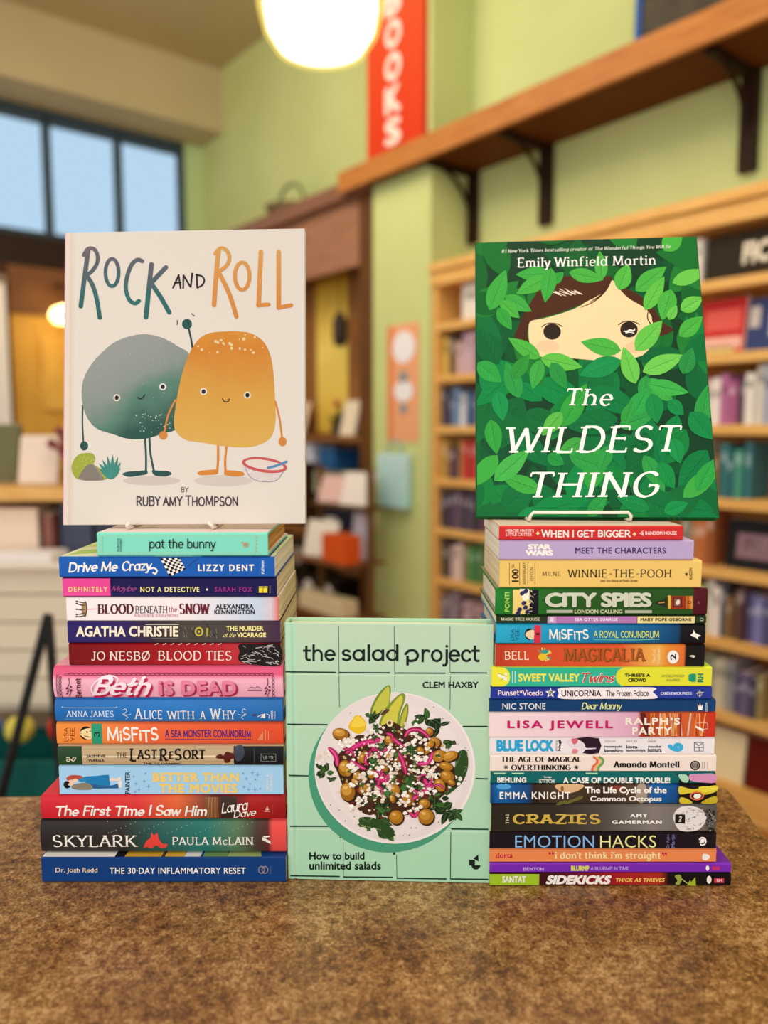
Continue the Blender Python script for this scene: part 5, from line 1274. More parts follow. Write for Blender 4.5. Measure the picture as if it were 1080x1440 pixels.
def salad_cover():
    b = Standing('cookbook', 'mint tiled cookbook showing a plate of salad, standing on the counter between the two stacks', (0.0043, 0.7225, COUNTER_Z + .0004), -2.17, 0.3, 0.0, 0.2015, 0.2615, 0.024,
                 G([(0, 'a9d9b6'), (.5, 'b4d8b8'), (1, 'bcd6b8')], 0, .2615, 'Z', spec=.25), M('b2dcbc', .4), None)
    b.thick = 0.024
    p = b.p; p.step = 9e-7; rn = random.Random(31)
    def heap(cx, cy, sx, sy):
        while True:
            x, y = rn.gauss(cx, sx), rn.gauss(cy, sy)
            if ((x - 570) / 300) ** 2 + ((y - 790) / 235) ** 2 < 1: return x, y
    p.frame(390, 860, 3.484)
    gr = '1c3a2c'
    lines = [([(300, 70), (304, 470)], 3), ([(572, 72), (576, 390)], 3), ([(846, 72), (846, 300)], 3), ([(848, 310), (846, 480)], 3), ([(40, 295), (286, 298)], 7), ([(304, 299), (552, 300)], 7), ([(574, 301), (824, 302)], 7), ([(848, 300), (1028, 301)], 7),
             ([(48, 552), (246, 554)], 7), ([(908, 563), (1030, 563)], 7), ([(56, 803), (186, 806)], 7), ([(972, 818), (1032, 820)], 7), ([(62, 1052), (300, 1052)], 7), ([(852, 1065), (1034, 1067)], 7), ([(306, 1070), (308, 1110)], 6), ([(322, 1080), (324, 1296)], 3), ([(572, 1180), (574, 1192)], 12), ([(584, 1192), (586, 1310)], 3), ([(850, 1080), (848, 1312)], 4),
             ([(64, 1294), (306, 1298)], 7), ([(322, 1300), (566, 1302)], 7), ([(584, 1306), (830, 1310)], 7), ([(850, 1310), (1034, 1312)], 7)]
    for q, w in lines: p.line('tile_pattern', q, w, gr, cap=False)
    for q in ([(40, 308), (1028, 314)], [(50, 566), (1030, 576)], [(62, 1066), (1030, 1080)]): p.line('tile_pattern', q, 3, 'cfe6cc', cap=False)
    dkt = '122019'
    p.frame(390, 860, 3.484)
    p.t('title_lettering', 'the', (125, 160, 286, 243), dkt, 'round'); p.t('title_lettering', 'salad', (316, 160, 594, 243), dkt, 'round')
    p.line('title_lettering', [(628, 208), (646, 192), (672, 192), (688, 212), (680, 234), (656, 242), (640, 238)], 13, dkt, smooth=True); p.line('title_lettering', [(638, 216), (638, 264)], 13, dkt, cap=False)
    p.t('title_lettering', 'roject', (706, 163, 992, 270), dkt, 'round')
    p.t('author_lettering', 'CLEM HAXBY', (711, 343, 986, 376), dkt, bold=.03); p.t('subtitle_lettering', 'How to build', (156, 1178, 427, 1216), dkt, bold=.03); p.t('subtitle_lettering', 'unlimited salads', (156, 1224, 508, 1265), dkt, bold=.03)
    p.poly('publisher_logo', [(984, 1190), (986, 1224), (960, 1210)], dkt); p.poly('publisher_logo', [(940, 1216), (968, 1216), (968, 1244), (940, 1244)], dkt)
    p.poly('publisher_logo', [(952 + 0, 1244)] + [(973 + 22 * math.cos(a * pi / 10), 1242 + 22 * math.sin(a * pi / 10)) for a in range(0, 11)], dkt)
    pl = 'plate_pattern'
    p.ell(pl, 545, 805, 392, 376, '4a9a78', n=48)
    p.ell(pl, 560, 800, 396, 378, '2c7456', n=48) if False else None
    p.ell(pl, 576, 766, 394, 371, 'f0e6e0', n=56); p.ell(pl, 572, 762, 386, 362, 'e6dad6', n=56); p.ell(pl, 580, 772, 340, 318, 'ebdfda', n=56)
    for i in range(26): a = rn.uniform(0, 6.28); r = rn.uniform(310, 370); p.ell(pl, 576 + r * math.cos(a), 766 + r * .94 * math.sin(a), 3, 3, '5a4a40', n=6)
    F = 'salad_pattern'
    def avo(pts, c1, c2, inner):
        p.blob(F, pts, c1, 4); p.blob(F, inner, c2, 4)
    avo([(455, 495), (478, 430), (515, 380), (545, 360), (556, 380), (552, 440), (545, 475), (520, 480), (490, 520)], '6f8a2c', 'c2c24a', [(464, 492), (486, 436), (520, 388), (546, 368), (548, 440), (536, 468), (506, 486), (484, 510)])
    avo([(500, 560), (512, 510), (550, 450), (600, 404), (626, 406), (624, 440), (602, 500), (590, 570), (540, 600)], '7f9430', 'd0c84a', [(510, 556), (524, 512), (562, 456), (604, 412), (614, 436), (592, 498), (580, 560), (540, 590)])
    avo([(596, 560), (606, 500), (630, 452), (642, 460), (640, 510), (620, 570)], '7c8c2c', 'bfb83e', [(602, 556), (614, 504), (634, 462), (632, 510), (614, 562)])
    p.blob(F, [(348, 570), (366, 530), (392, 506), (428, 532), (434, 576), (398, 600)], 'e8bc28', 3); p.blob(F, [(360, 566), (390, 512), (424, 536), (428, 560)], 'f2d048', 3)
    # dressing and dark base
    base = [(570 + (285 + 26 * rn.uniform(-1, 1)) * math.cos(k * pi / 14), 785 + (222 + 22 * rn.uniform(-1, 1)) * math.sin(k * pi / 14)) for k in range(28)]
    p.blob(F, base, '45291a', 4)
    for k in range(60):
        x, y = heap(570, 785, 170, 130); r = rn.uniform(10, 26); p.blob(F, [(x - r, y), (x, y - r * rn.uniform(.4, 1)), (x + r, y), (x, y + r * rn.uniform(.4, 1))], rn.choice(['2e1a10', '5e3c22', '3c4a24', '6e2a24', '7a5a34', '24361a']), 3)
    def parsley(cx, cy, s, c):
        for k in range(8):
            a = rn.uniform(0, 360); q, mid = leaf_pts(cx + rn.uniform(-.3, .3) * s, cy + rn.uniform(-.3, .3) * s, s * rn.uniform(.5, 1.1), s * rn.uniform(.35, .6), a); p.poly(F, q, rn.choice(c)); p.line(F, mid, 2, '5a7a3a', cap=False)
    dk = ['1a2e18', '24401e', '2e5226', '16281a', '34602a']
    for cx, cy, s in ((460, 520, 46), (735, 520, 56), (790, 560, 58), (690, 530, 44), (846, 640, 36), (232, 780, 48), (270, 820, 26), (820, 960, 72), (866, 985, 48), (770, 960, 50), (500, 1040, 66), (540, 1080, 52), (440, 1030, 46), (520, 970, 46)): parsley(cx, cy, s, dk)
    for pts in ([(880, 700), (905, 676), (930, 690), (934, 760), (910, 830), (870, 870), (830, 900), (824, 880), (868, 840), (870, 760)], [(404, 1010), (470, 1010), (560, 1060), (572, 1090), (540, 1112), (500, 1104), (480, 1060), (410, 1044)]):
        p.blob(F, pts, '2c4a22', 4)
        for i in range(16):
            x = rn.choice(pts); y = rn.choice(pts); t_ = rn.random(); p.line(F, [(x[0], x[1]), (x[0] + (y[0] - x[0]) * .3, x[1] + (y[1] - x[1]) * .3)], rn.uniform(3, 9), rn.choice(['5a7a3a', '3c6030', '7a9a50', '1c3418']), taper=.6)
    def bean(cx, cy, rx, ry, a):
        p.ell(F, cx + 4, cy + 5, rx + 3, ry + 3, '3a2010', a); p.ell(F, cx, cy, rx, ry, rn.choice(['a8701e', '9c661c', 'b07826', '8c5a18']), a)
        p.ell(F, cx - rx * .15, cy - ry * .2, rx * .7, ry * .62, rn.choice(['c48a30', 'bc822a', 'cc963c']), a); p.ell(F, cx - rx * .3, cy - ry * .42, rx * .3, ry * .18, 'e4b868', a)
    def onion(pts, w):
        p.line(F, pts, w, rn.choice(['b81c5c', 'c4206a', 'a01848']), smooth=True, taper=.5); p.line(F, pts, w * .35, rn.choice(['e05a9a', 'd84888']), smooth=True, taper=.5)
    def crumb(cx, cy, s, n=9):
        for i in range(n):
            x = cx + rn.gauss(0, s * .5); y = cy + rn.gauss(0, s * .38); r = rn.uniform(5, 13)
            p.blob(F, [(x - r, y + rn.uniform(-3, 3)), (x, y - r * .8), (x + r, y), (x + rn.uniform(-3, 3), y + r * .8)], rn.choice(['f4ece0', 'ece0d0', 'fbf6ec', 'e0d0bc']), 2)
    def nut(cx, cy):
        r = rn.uniform(6, 13); a = rn.uniform(0, 180); p.ell(F, cx, cy, r, r * .6, rn.choice(['8a5a30', 'b08850', 'd0b07c', '6a4420', 'c8a468', 'e0cca0', '7a3420', '4a6030']), a, 8)
    for i in range(150): nut(*heap(570, 780, 160, 120))
    for cx, cy, rx, ry, a in ((310, 598, 40, 28, 8), (415, 715, 22, 30, 10), (585, 715, 26, 26, 0), (430, 870, 34, 26, -20), (640, 918, 32, 34, 0), (720, 940, 28, 24, 0), (575, 875, 26, 28, 0), (770, 640, 28, 26, 0), (745, 588, 20, 22, 0), (550, 630, 26, 26, 0), (390, 812, 22, 36, 5)): bean(cx, cy, rx, ry, a)
    for x, y in ((480, 592), (450, 600), (345, 650), (660, 575), (560, 760), (600, 770), (740, 790), (700, 720), (540, 880), (430, 810), (690, 640), (520, 690), (420, 910), (750, 880), (680, 970), (620, 690), (480, 640), (240, 700), (520, 760), (350, 640), (500, 610), (640, 640), (760, 760), (560, 840), (470, 880), (720, 850), (600, 930), (400, 680), (840, 820), (400, 960)): crumb(x, y, 52, 13)
    for pts, w in (([(340, 690), (400, 650), (480, 630), (500, 626)], 26), ([(625, 610), (650, 580), (700, 580), (740, 612)], 22), ([(255, 668), (285, 700), (295, 750)], 26), ([(580, 680), (610, 720), (630, 790)], 28), ([(690, 745), (740, 735), (760, 690)], 22), ([(490, 860), (505, 810), (530, 770)], 26), ([(665, 915), (720, 880), (760, 850)], 28), ([(560, 610), (590, 640), (620, 660)], 18), ([(650, 985), (672, 1000), (690, 980)], 22), ([(360, 730), (400, 755), (430, 770)], 24), ([(500, 690), (540, 672)], 18), ([(720, 820), (735, 850)], 22)): onion(pts, w)
    for cx, cy, rx, ry, a in ((332, 765, 32, 40, 0), (345, 880, 36, 46, -8), (792, 705, 32, 28, -40), (846, 706, 38, 24, -20), (826, 756, 34, 20, 15), (832, 806, 36, 30, 30), (796, 848, 24, 34, -25), (582, 1005, 34, 34, 20), (728, 1002, 38, 38, 20), (420, 716, 20, 24, 0)): bean(cx, cy, rx, ry, a)
    p.ell(F, 552, 545, 16, 18, 'e4d6a8'); p.ell(F, 550, 543, 8, 9, '6a4a28'); p.blob(F, [(505, 505), (525, 480), (550, 478), (530, 500)], '5a3a20', 3)
    for cx, cy, s in ((470, 735, 46), (650, 680, 36), (640, 850, 44), (505, 975, 34)): parsley(cx, cy, s, ['24401e', '2e5226', '3c6c30', '1c3418'])
    for i in range(12): bean(*heap(560, 760, 150, 95), rn.uniform(20, 28), rn.uniform(14, 18), rn.uniform(0, 180))
    for i in range(22): parsley(*heap(570, 770, 160, 110), rn.uniform(14, 26), ['24401e', '2e5226', '4a7a38', '1c3418'])
    for i in range(24): crumb(*heap(560, 740, 150, 100), 30, 6)
    for i in range(14):
        x, y = heap(560, 740, 150, 100); a = rn.uniform(0, 6.28); l = rn.uniform(18, 40); onion([(x, y), (x + l * math.cos(a), y + l * math.sin(a)), (x + l * 1.7 * math.cos(a + .5), y + l * 1.7 * math.sin(a + .5))], rn.uniform(10, 18))
    for i in range(90): x, y = heap(570, 780, 150, 120); p.ell(F, x, y, 3.5, 3, rn.choice(['f4ecdc', '1c120c', 'e0c890']), n=6)
    b.done()
    return b

rock = rock_cover(); wild = wild_cover(); salad = salad_cover()
easel('cream wire book stand holding up the cream picture book', -0.2085, 0.74, TOP_L, rock, 0.0017, 0.083, 0.006, False)
easel('cream wire book stand holding up the green picture book', 0.191, 0.74, TOP_R, wild, 0.0017, 0.098, 0.008)
# ================================================================== the shop behind: s = along the shelf wall (away), t = out from the bookcase fronts, z = up
UV = Vector((-0.6266, 0.7793, 0)); NV = Vector((-0.7793, -0.6266, 0)); F0 = NV * -2.90
WROT = Matrix.Rotation(math.atan2(-0.7793, 0.6266), 3, 'Z')
FLOOR = -0.12
def W(s, t, z): return F0 + UV * s + NV * t + Vector((0, 0, z))
def wroot(name, label, cat, s, t, z, group=None):
    r = thing(name, label, cat, W(s, t, z), WROT, group); r['_s'] = s; r['_t'] = t; r['_z'] = z
    return r
def add_wbox(bm, r, s0, s1, t0, t1, z0, z1, mi=0):
    add_box(bm, (-((s0 + s1) / 2 - r[0]), -((t0 + t1) / 2 - r[1]), (z0 + z1) / 2 - r[2]), (abs(s1 - s0), abs(t1 - t0), abs(z1 - z0)), mi)
def wpart(root, name, s0, s1, t0, t1, z0, z1, m, bevel=0.0):
    bm = bmesh.new(); add_wbox(bm, (root['_s'], root['_t'], root['_z']), s0, s1, t0, t1, z0, z1)
    return mesh_obj(name, bm, m, root, bevel=bevel)
def wmesh(name, boxes, m, s, t, z, kind='structure', label=None, cat=None, bevel=0.0):
    bm = bmesh.new()
    for b in boxes: add_wbox(bm, (s, t, z), *b)
    o = mesh_obj(name, bm, m, None, bevel=bevel)
    o.matrix_world = Matrix.Translation(W(s, t, z)) @ WROT.to_4x4()
    return tag(o, label, cat, None, kind)

GREEN = noise_mat('green_wall_paint', 'bcc482', 'c4cc8c', 1.3, 3, rough=0.75, spec=0.15)
GREEN_D = noise_mat('green_pilaster_paint', 'bec682', 'c8d08c', 1.3, 3, rough=0.75, spec=0.15)
TAN = noise_mat('tan_ceiling_paint', 'bcab84', 'c2b18a', 1.1, 3, rough=0.8, spec=0.1)
PINE = noise_mat('honey_pine', 'd9a050', 'e6b466', 7, 5, rough=0.45, stretch=(1, 1, 9), spec=0.3)
PINE_H = noise_mat('honey_pine_boards', 'd9a050', 'e8b86c', 7, 5, rough=0.45, stretch=(1, 9, 9), spec=0.3)
OAK = noise_mat('brown_oak', 'a8662c', 'bd7c3c', 6, 5, rough=0.5, stretch=(1, 9, 9), spec=0.25)
DARKW = noise_mat('dark_walnut', '52300f', '6a4118', 7, 5, rough=0.5, stretch=(9, 9, 1), spec=0.25)
MAUVE = noise_mat('red_brown_panel', '94664a', 'a6765a', 5, 4, rough=0.55, stretch=(1, 9, 9), spec=0.2)
FLOORM = noise_mat('brown_floor_boards', '8c5424', 'a86c34', 5, 5, rough=0.4, stretch=(1, 8, 1), spec=0.3)

wmesh('floor', [(-2.5, 6.7, -.4, 5.6, FLOOR - .05, FLOOR)], FLOORM, 2, 1.5, FLOOR)
wmesh('ceiling', [(-2.2, 6.7, -.4, 3.1, 4.41, 4.47)], TAN, 2, 1.5, 4.41)
wmesh('wall_right', [(-2.2, 6.62, -.41, -.31, FLOOR, 4.41)], GREEN, 2, -.31, FLOOR)
wmesh('wall_back', [(6.62, 6.74, -.41, 5.4, FLOOR, 2.67), (6.62, 6.74, -.41, 5.4, 3.92, 4.41), (6.62, 6.74, -.41, -.13, 2.67, 3.92)], GREEN, 6.62, 1, FLOOR)
wmesh('trim_1', [(6.17, 6.615, -.31, 5.4, 3.90, 4.41)], TAN, 6.2, 1, 3.9)
wmesh('trim_2', [(6.52, 6.615, -.12, 5.4, 2.67, 2.90)], M('2e2018', .5), 6.55, 1, 2.67)
wmesh('pillar', [(3.20, 3.71, -.31, .0, FLOOR, 4.41)], GREEN_D, 3.45, -.15, FLOOR)
wmesh('trim_3', [(6.56, 6.615, -.31, -.15, 2.67, 3.895)], M('bcd098', .6), 6.6, -.2, 2.67)
# window: dark metal frame with upright bars, one glass pane per light
FRAME_D = M('3c4a54', .4)
win = wroot('window_1', None, None, 6.62, .6, 2.90); win['kind'] = 'structure'
bm = bmesh.new(); rr = (6.62, .6, 2.90)
for b in ((6.60, 6.68, -.12, 5.4, 3.80, 3.90), (6.60, 6.68, -.12, 5.4, 2.90, 2.96), (6.60, 6.68, 2.68, 2.74, 2.95, 3.85), (6.60, 6.68, 3.25, 3.31, 2.95, 3.85), (6.60, 6.68, 3.82, 3.88, 2.95, 3.85), (6.60, 6.68, 4.39, 4.45, 2.95, 3.85), (6.60, 6.68, -.15, -.10, 2.90, 3.90), (6.60, 6.68, .40, .46, 2.95, 3.85), (6.60, 6.68, .97, 1.03, 2.95, 3.85), (6.60, 6.68, 1.54, 1.60, 2.95, 3.85), (6.60, 6.68, 2.11, 2.17, 2.95, 3.85)):
    add_wbox(bm, rr, *b)
mesh_obj('frame', bm, FRAME_D, win, bevel=.006)
gm = bpy.data.materials.new('clear_glass'); gm.use_nodes = True
gb = gm.node_tree.nodes['Principled BSDF']; gb.inputs['Transmission Weight'].default_value = 1.0; gb.inputs['Roughness'].default_value = 0.0; gb.inputs['IOR'].default_value = 1.05; gb.inputs['Base Color'].default_value = (.97, .99, 1, 1)
for a, c in ((-.10, .40), (.46, .97), (1.03, 1.54), (1.60, 2.11), (2.17, 2.68), (2.74, 3.25), (3.31, 3.82), (3.88, 4.39)):
    wpart(win, 'pane', 6.635, 6.641, a, c, 2.96, 3.80, gm)

# ---- long brown shelf with iron brackets, red sign, picture
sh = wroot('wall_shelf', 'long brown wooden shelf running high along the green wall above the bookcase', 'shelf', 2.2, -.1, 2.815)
wpart(sh, 'board', .3, 3.93, -.305, .07, 2.83, 2.90, noise_mat('shade_darkened_board', '5a300c', '6a3c14', 6, 5, rough=.6, stretch=(1, 9, 9), spec=.1)); wpart(sh, 'front_rail', .3, 3.93, .07, .10, 2.815, 2.935, OAK, .004)  # board coloured darker than the rail to imitate shade underneath
IRON = M('2a1608', .5)
for s_ in (1.61, 2.65, 3.17):
    bm = bmesh.new(); rr = (2.2, -.1, 2.815)
    add_wbox(bm, rr, s_ - .034, s_ + .034, -.308, -.27, 2.44, 2.83); add_wbox(bm, rr, s_ - .018, s_ + .018, -.30, .04, 2.80, 2.829)
    pts = [(-(s_ - rr[0]), -(-.285 + .29 * (1 - math.cos(k * pi / 16)) - rr[1]), 2.50 + .31 * math.sin(k * pi / 16) - rr[2]) for k in range(9)]
    add_tube(bm, pts, .011, 8)
    mesh_obj('bracket', bm, IRON, sh)
bn = wroot('shop_sign', 'tall red banner sign with white stacked capitals, standing above the long brown shelf', 'sign', 3.48, .03, 2.937)
wpart(bn, 'board', 3.23, 3.72, .004, .034, 2.937, 4.2, G([(0, 'cc3412'), (.5, 'cc4420'), (1, 'c85a2c')], 0, 1.2, 'Z', spec=.2))  # turns orange towards the top to imitate lamp glare on the red
for k, chh in enumerate('SKOOB'):
    V, F = text_shape(chh, 'sans', bold=.05)
    z0 = 2.985 + .172 * k
    bm = bmesh.new()
    vs = [bm.verts.new((-(3.55 - q[0] * .14 - 3.48), -.008 - q[2] * .0002, z0 + q[1] * .15 - 2.937)) for q in V]
    for f in F:
        bm.faces.new([vs[i] for i in f])
    mesh_obj('letter', bm, M('f2d8cc', .5), bn)
pic = wroot('framed_picture', 'dark picture with a blue frame edge leaning on the long brown shelf', 'picture', 1.75, -.18, 2.901)
bm = bmesh.new()
for b in ((1.3, 2.08, -.2, -.17, 2.901, 2.93), (1.3, 2.08, -.2, -.17, 3.37, 3.40), (2.05, 2.08, -.2, -.17, 2.901, 3.4), (1.3, 1.33, -.2, -.17, 2.901, 3.4)): add_wbox(bm, (1.75, -.18, 2.901), *b)
mesh_obj('frame', bm, M('24509a', .4), pic); wpart(pic, 'canvas', 1.32, 2.06, -.195, -.178, 2.92, 3.39, noise_mat('dark_painting', '2c2418', '463c28', 8))

# ---- pine bookcase
SHZ = [1.955, 1.675, 1.40, 1.113, 0.837, 0.557, 0.26, -0.02]
bc = wroot('bookcase', 'tall honey pine bookcase filled with books along the green wall', 'bookcase', 2.1, -.15, FLOOR)
for a in (3.145, 2.09, .98): wpart(bc, 'side_panel', a, a + .04, -.305, 0, FLOOR, 2.24, PINE, .003)
wpart(bc, 'back_panel', .98, 3.185, -.308, -.298, FLOOR, 2.24, noise_mat('pine_back', 'a8701e', 'ba8432', 6, stretch=(9, 9, 1)))
wpart(bc, 'cornice', .94, 3.19, -.305, .012, 2.17, 2.245, PINE_H, .006); wpart(bc, 'cornice', .92, 3.19, -.305, .03, 2.245, 2.29, PINE_H, .006)
wpart(bc, 'plinth', .98, 3.185, -.29, .015, FLOOR, -.045, PINE_H)
for (a, b_) in ((2.13, 3.145), (1.02, 2.09)):
    for z in SHZ:
        if z > 0: wpart(bc, 'shelf', a, b_, -.298, .0, z - .022, z + .018, PINE_H, .003)
        else: wpart(bc, 'shelf', a, b_, -.298, .012, -.045, -.005, PINE_H, .003)

CN = {}
def nm(h):
    r, g, b = [int(h[i:i + 2], 16) for i in (0, 2, 4)]
    mx, mn = max(r, g, b), min(r, g, b)
    if mx < 70: return 'black'
    if mx - mn < 34: return 'white' if mx > 200 else ('grey' if mx > 100 else 'dark grey')
    if r >= g and g > b + 30 and r > 200 and g > 190: return 'cream' if b > 130 else 'yellow'
    if r > g and r > b:
        if b > g + 20: return 'plum'
        if g > 130: return 'tan' if b > 90 else 'orange'
        if g > 75: return 'brown'
        return 'red' if r > 140 else 'dark red'
    if g >= r and g >= b: return 'green' if b < g - 20 else 'teal'
    return 'purple' if r > g + 12 else ('blue' if b > 120 else 'navy')
ORD = ['first', 'second', 'third', 'fourth', 'fifth', 'sixth', 'seventh', 'eighth', 'ninth', 'tenth', 'eleventh', 'twelfth', 'thirteenth', 'fourteenth']
SHN = ['top', 'second', 'third', 'fourth', 'fifth', 'sixth', 'seventh', 'lowest']
brn = random.Random(77)
def shelf_book(s_left, wd, h, d, z, col, label, group, t_front=-.02, tilt=0.0):
    r = thing('shelf_book', label, 'book', W(s_left - wd / 2, t_front, z), WROT, group) if False else None
    bm = bmesh.new()
    cov = .0022
    prof = [(-wd / 2, d), (-wd / 2, .002), (-wd / 2 + .003, 0), (wd / 2 - .003, 0), (wd / 2, .002), (wd / 2, d), (wd / 2 - cov, d), (wd / 2 - cov, .003), (-wd / 2 + cov, .003), (-wd / 2 + cov, d)]
    extrude_profile(bm, prof, 'Z', 0, h, 0)
    add_box(bm, (0, d / 2, h / 2), (wd - 2 * cov, d - .008, h - .008), 1)
    z1 = h * brn.uniform(.55, .72); bh = h * brn.uniform(.12, .22)
    for f in bm.faces: pass
    vs = [bm.verts.new((x, -.0006, zz)) for x, zz in ((-wd * .32, z1), (wd * .32, z1), (wd * .32, z1 + bh), (-wd * .32, z1 + bh))]
    f = bm.faces.new(vs); f.material_index = 2
    r_, g_, b_ = [int(int(col[i:i + 2], 16) * .8 + q * .2) for i, q in ((0, 190), (2, 180), (4, 165))]
    col = '%02x%02x%02x' % (r_, g_, b_)
    lc = '%02x%02x%02x' % tuple(int(v + ((235 - v) * .45 if r_ + g_ + b_ < 420 else -v * .3)) for v in (r_, g_, b_))
    o = mesh_obj('shelf_book', bm, [M(col, .5), PAGES_W, M(lc, .5)])
    o.matrix_world = Matrix.Translation(W(s_left - wd / 2, t_front, z)) @ WROT.to_4x4() @ Matrix.Rotation(tilt, 4, 'Y')
    tag(o, label, 'book', group)
    return o
LEFT_BAY = [
 [('e9e2d6', .13)], ['d8b040', '3a2a28', '8c6a3c', 'd0a8b0', 'c8a0b8', 'e0c0c0', 'b890a8', 'd8c8c8'],
 ['2c2a48', '3c3a5a', '5a80b0', 'e8e8ec', '8aa0b8', '1e3c78', '6a7a90', 'b8c4d0'], ['c09038', '6a4a2c', '4a2a44', 'b89a48', 'c02a20', 'b02420', 'c83a2c', '4a1c2c'],
 ['2a2438', '1c1a28', '3c2c48', '5a4258', '221e30', '40304c', '2c2838', '50304a'], ['2c2620', '3a3430', 'd8b4b0', 'e0c8c0', '7a4a2c', '3c8a3c', '2c6a30', '4a7a3a'],
 ['7a6a78', '6a5a66', 'a890a8', '5c4656', 'c89ab0', 'd8b0b8', '80606c', 'b890a0'], ['6a4a38', '8a6a4c', '5a3a2c', 'a88060', '7a5a48', '5a4038']]
RIGHT_BAY = [
 [('ece6da', .05)], ['d8d4d0'],
 ['efe8e4', 'f2eae2', 'c03a34', 'e9ded2', 'f4ece4', 'b05a92', 'a0487c', '4c3c4c', 'ece4da', 'e4dccc', '9aa4ba', '5a6c9a', 'dcd4c4', 'c8b8a0'],
 ['e8dcb8', 'f0e4c4', 'ecdcb8', '6a4424', '86562c', '1a6a6c', '12505c', '2c8a70', '1c6470'],
 ['9aa090', 'c8743c', 'b85c24', '8c4014'],
 ['e0d8d0', 'c8c8c8', 'd8e060', 'a8d048', 'efe4e0', 'f2e6e0', '3a3c48', '7a5428', '8c6430', '3c1c24', '4a4a84', '6a6ab0', '383a70'],
 ['4a4a52', '7a8068', 'd8d0b0', 'c8c4a0', '8a8a90', '3a3a60', '5a4a7a', '2c2c44', '8c7c40', '3c3438'], []]
for bay, (cols, s_start, s_end, bn_) in enumerate(((LEFT_BAY, 3.135, 2.80, 'near the green pillar'), (RIGHT_BAY, 1.70, 1.30, 'below the black sign'))):
    for k, row in enumerate(cols):
        s_ = s_start; n_ = 0
        if k == 0 and bay == 0: s_ = 3.00
        if k == 4 and bay == 1: s_ = 1.68
        if k == 6 and bay == 1: s_ = 1.598
        for c in row:
            wd = brn.uniform(.032, .046) if bay == 0 else brn.uniform(.022, .038)
            if isinstance(c, tuple): c, wd = c
            if s_ - wd < s_end: break
            h = brn.uniform(.165, .225) if k < 7 else .2
            if k == 0 and bay == 0: h = .19
            colname = nm(c)
            shelf_book(s_, wd, h, brn.uniform(.13, .17), SHZ[k] + .0185 if k < 7 else -.0045, c,
                       f'blurred {colname} book, {ORD[n_]} on the {SHN[k]} bookcase shelf {bn_}', 'books in the pine bookcase', -.02 - brn.uniform(0, .03))
            s_ -= wd + .0012; n_ += 1
def face_out(name, label, s0, s1, z, h, col, t=-.05, patches=(), lean=.12, cat='book', group='face-out books in the pine bookcase'):
    w_ = s0 - s1
    r = thing(name, label, cat, W((s0 + s1) / 2, t, z), WROT @ Matrix.Rotation(-lean, 3, 'X'), group)
    bm = bmesh.new(); add_box(bm, (0, .012, h / 2), (w_, .024, h)); c = mesh_obj('cover', bm, M(col, .45), r, bevel=.002)
    bm = bmesh.new(); add_box(bm, (.002, .012, h / 2), (w_ - .001, .018, h + .0016)); mesh_obj('page_block', bm, PAGES_W, r)
    for i, (x0, x1, z0, z1, pc) in enumerate(patches):
        bm = bmesh.new(); add_box(bm, ((x0 + x1 - 1) / 2 * w_, -.0004, (z0 + z1) / 2 * h), ((x1 - x0) * w_, .001, (z1 - z0) * h)); mesh_obj('cover_print', bm, M(pc, .5), c)
    return r
z2 = SHZ[1] + .0195
face_out('display_book', 'blurred red book with a pink foot, facing out on the second bookcase shelf', 1.66, 1.475, z2, .215, 'c22a2a', patches=((.12, .9, .42, .8, 'd85a50'), (.05, .95, .08, .3, 'e8b0a0'), (.2, .8, .02, .14, 'd8c878')))
face_out('display_book', 'blurred navy book with white lettering patches, facing out beside the red one', 1.465, 1.31, z2, .2, '36406c', patches=((.05, .3, .45, .85, 'c0b4ac'), (.55, .95, .25, .8, 'b8bcc0')))
face_out('display_book', 'blurred black book with a pinkish patch, facing out on the fifth bookcase shelf', 1.505, 1.30, SHZ[4] + .0195, .195, '1c1a1c', patches=((.2, .95, .22, .72, '8a6a74'), (.35, .8, .3, .6, 'b898a0')))
face_out('display_book', 'blurred cream book facing out on the lowest bookcase shelf', 1.52, 1.385, -.0045, .2, 'ead8ac', t=-.03)
face_out('display_book', 'blurred dark red book facing out on the lowest bookcase shelf', 1.375, 1.22, -.0045, .21, '64180f', t=-.03)
face_out('display_book', 'pale grey book lying against the row at the foot of the lowest bookcase shelf', 1.66, 1.57, -.0045, .07, 'c4c4b4', t=-.02)
bm = bmesh.new(); add_lathe(bm, [(0, 0), (.05, .012), (.085, .06), (.095, .105), (.085, .15), (.05, .192), (0, .205)], n=28)
o = mesh_obj('round_basket', bm, noise_mat('amber_weave', '9a5a0c', 'b8741c', 40), None, smooth=True); o.location = W(1.60, -.13, -.004); tag(o, 'rounded amber brown basket on the lowest bookcase shelf', 'basket')
bm = bmesh.new(); add_lathe(bm, [(0, 0), (.024, .003), (.032, .02), (.024, .045), (0, .05)], n=20)
o = mesh_obj('small_globe', bm, M('cfd4d4', .3), None, smooth=True); o.location = W(1.69, -.04, z2); tag(o, 'small pale grey ball beside the red face-out book', 'ball')
yb = wroot('yellow_box', 'bright yellow box low on the bookcase, beside the stack under the green picture book', 'box', 1.66, .03, .24 + .0385)
wpart(yb, 'box_body', 1.61, 1.70, -.16, -.02, .2785, .40, M('d8b070', .5), .003); wpart(yb, 'lid', 1.605, 1.705, -.165, -.012, .40, .445, M('e8cc20', .4), .004)
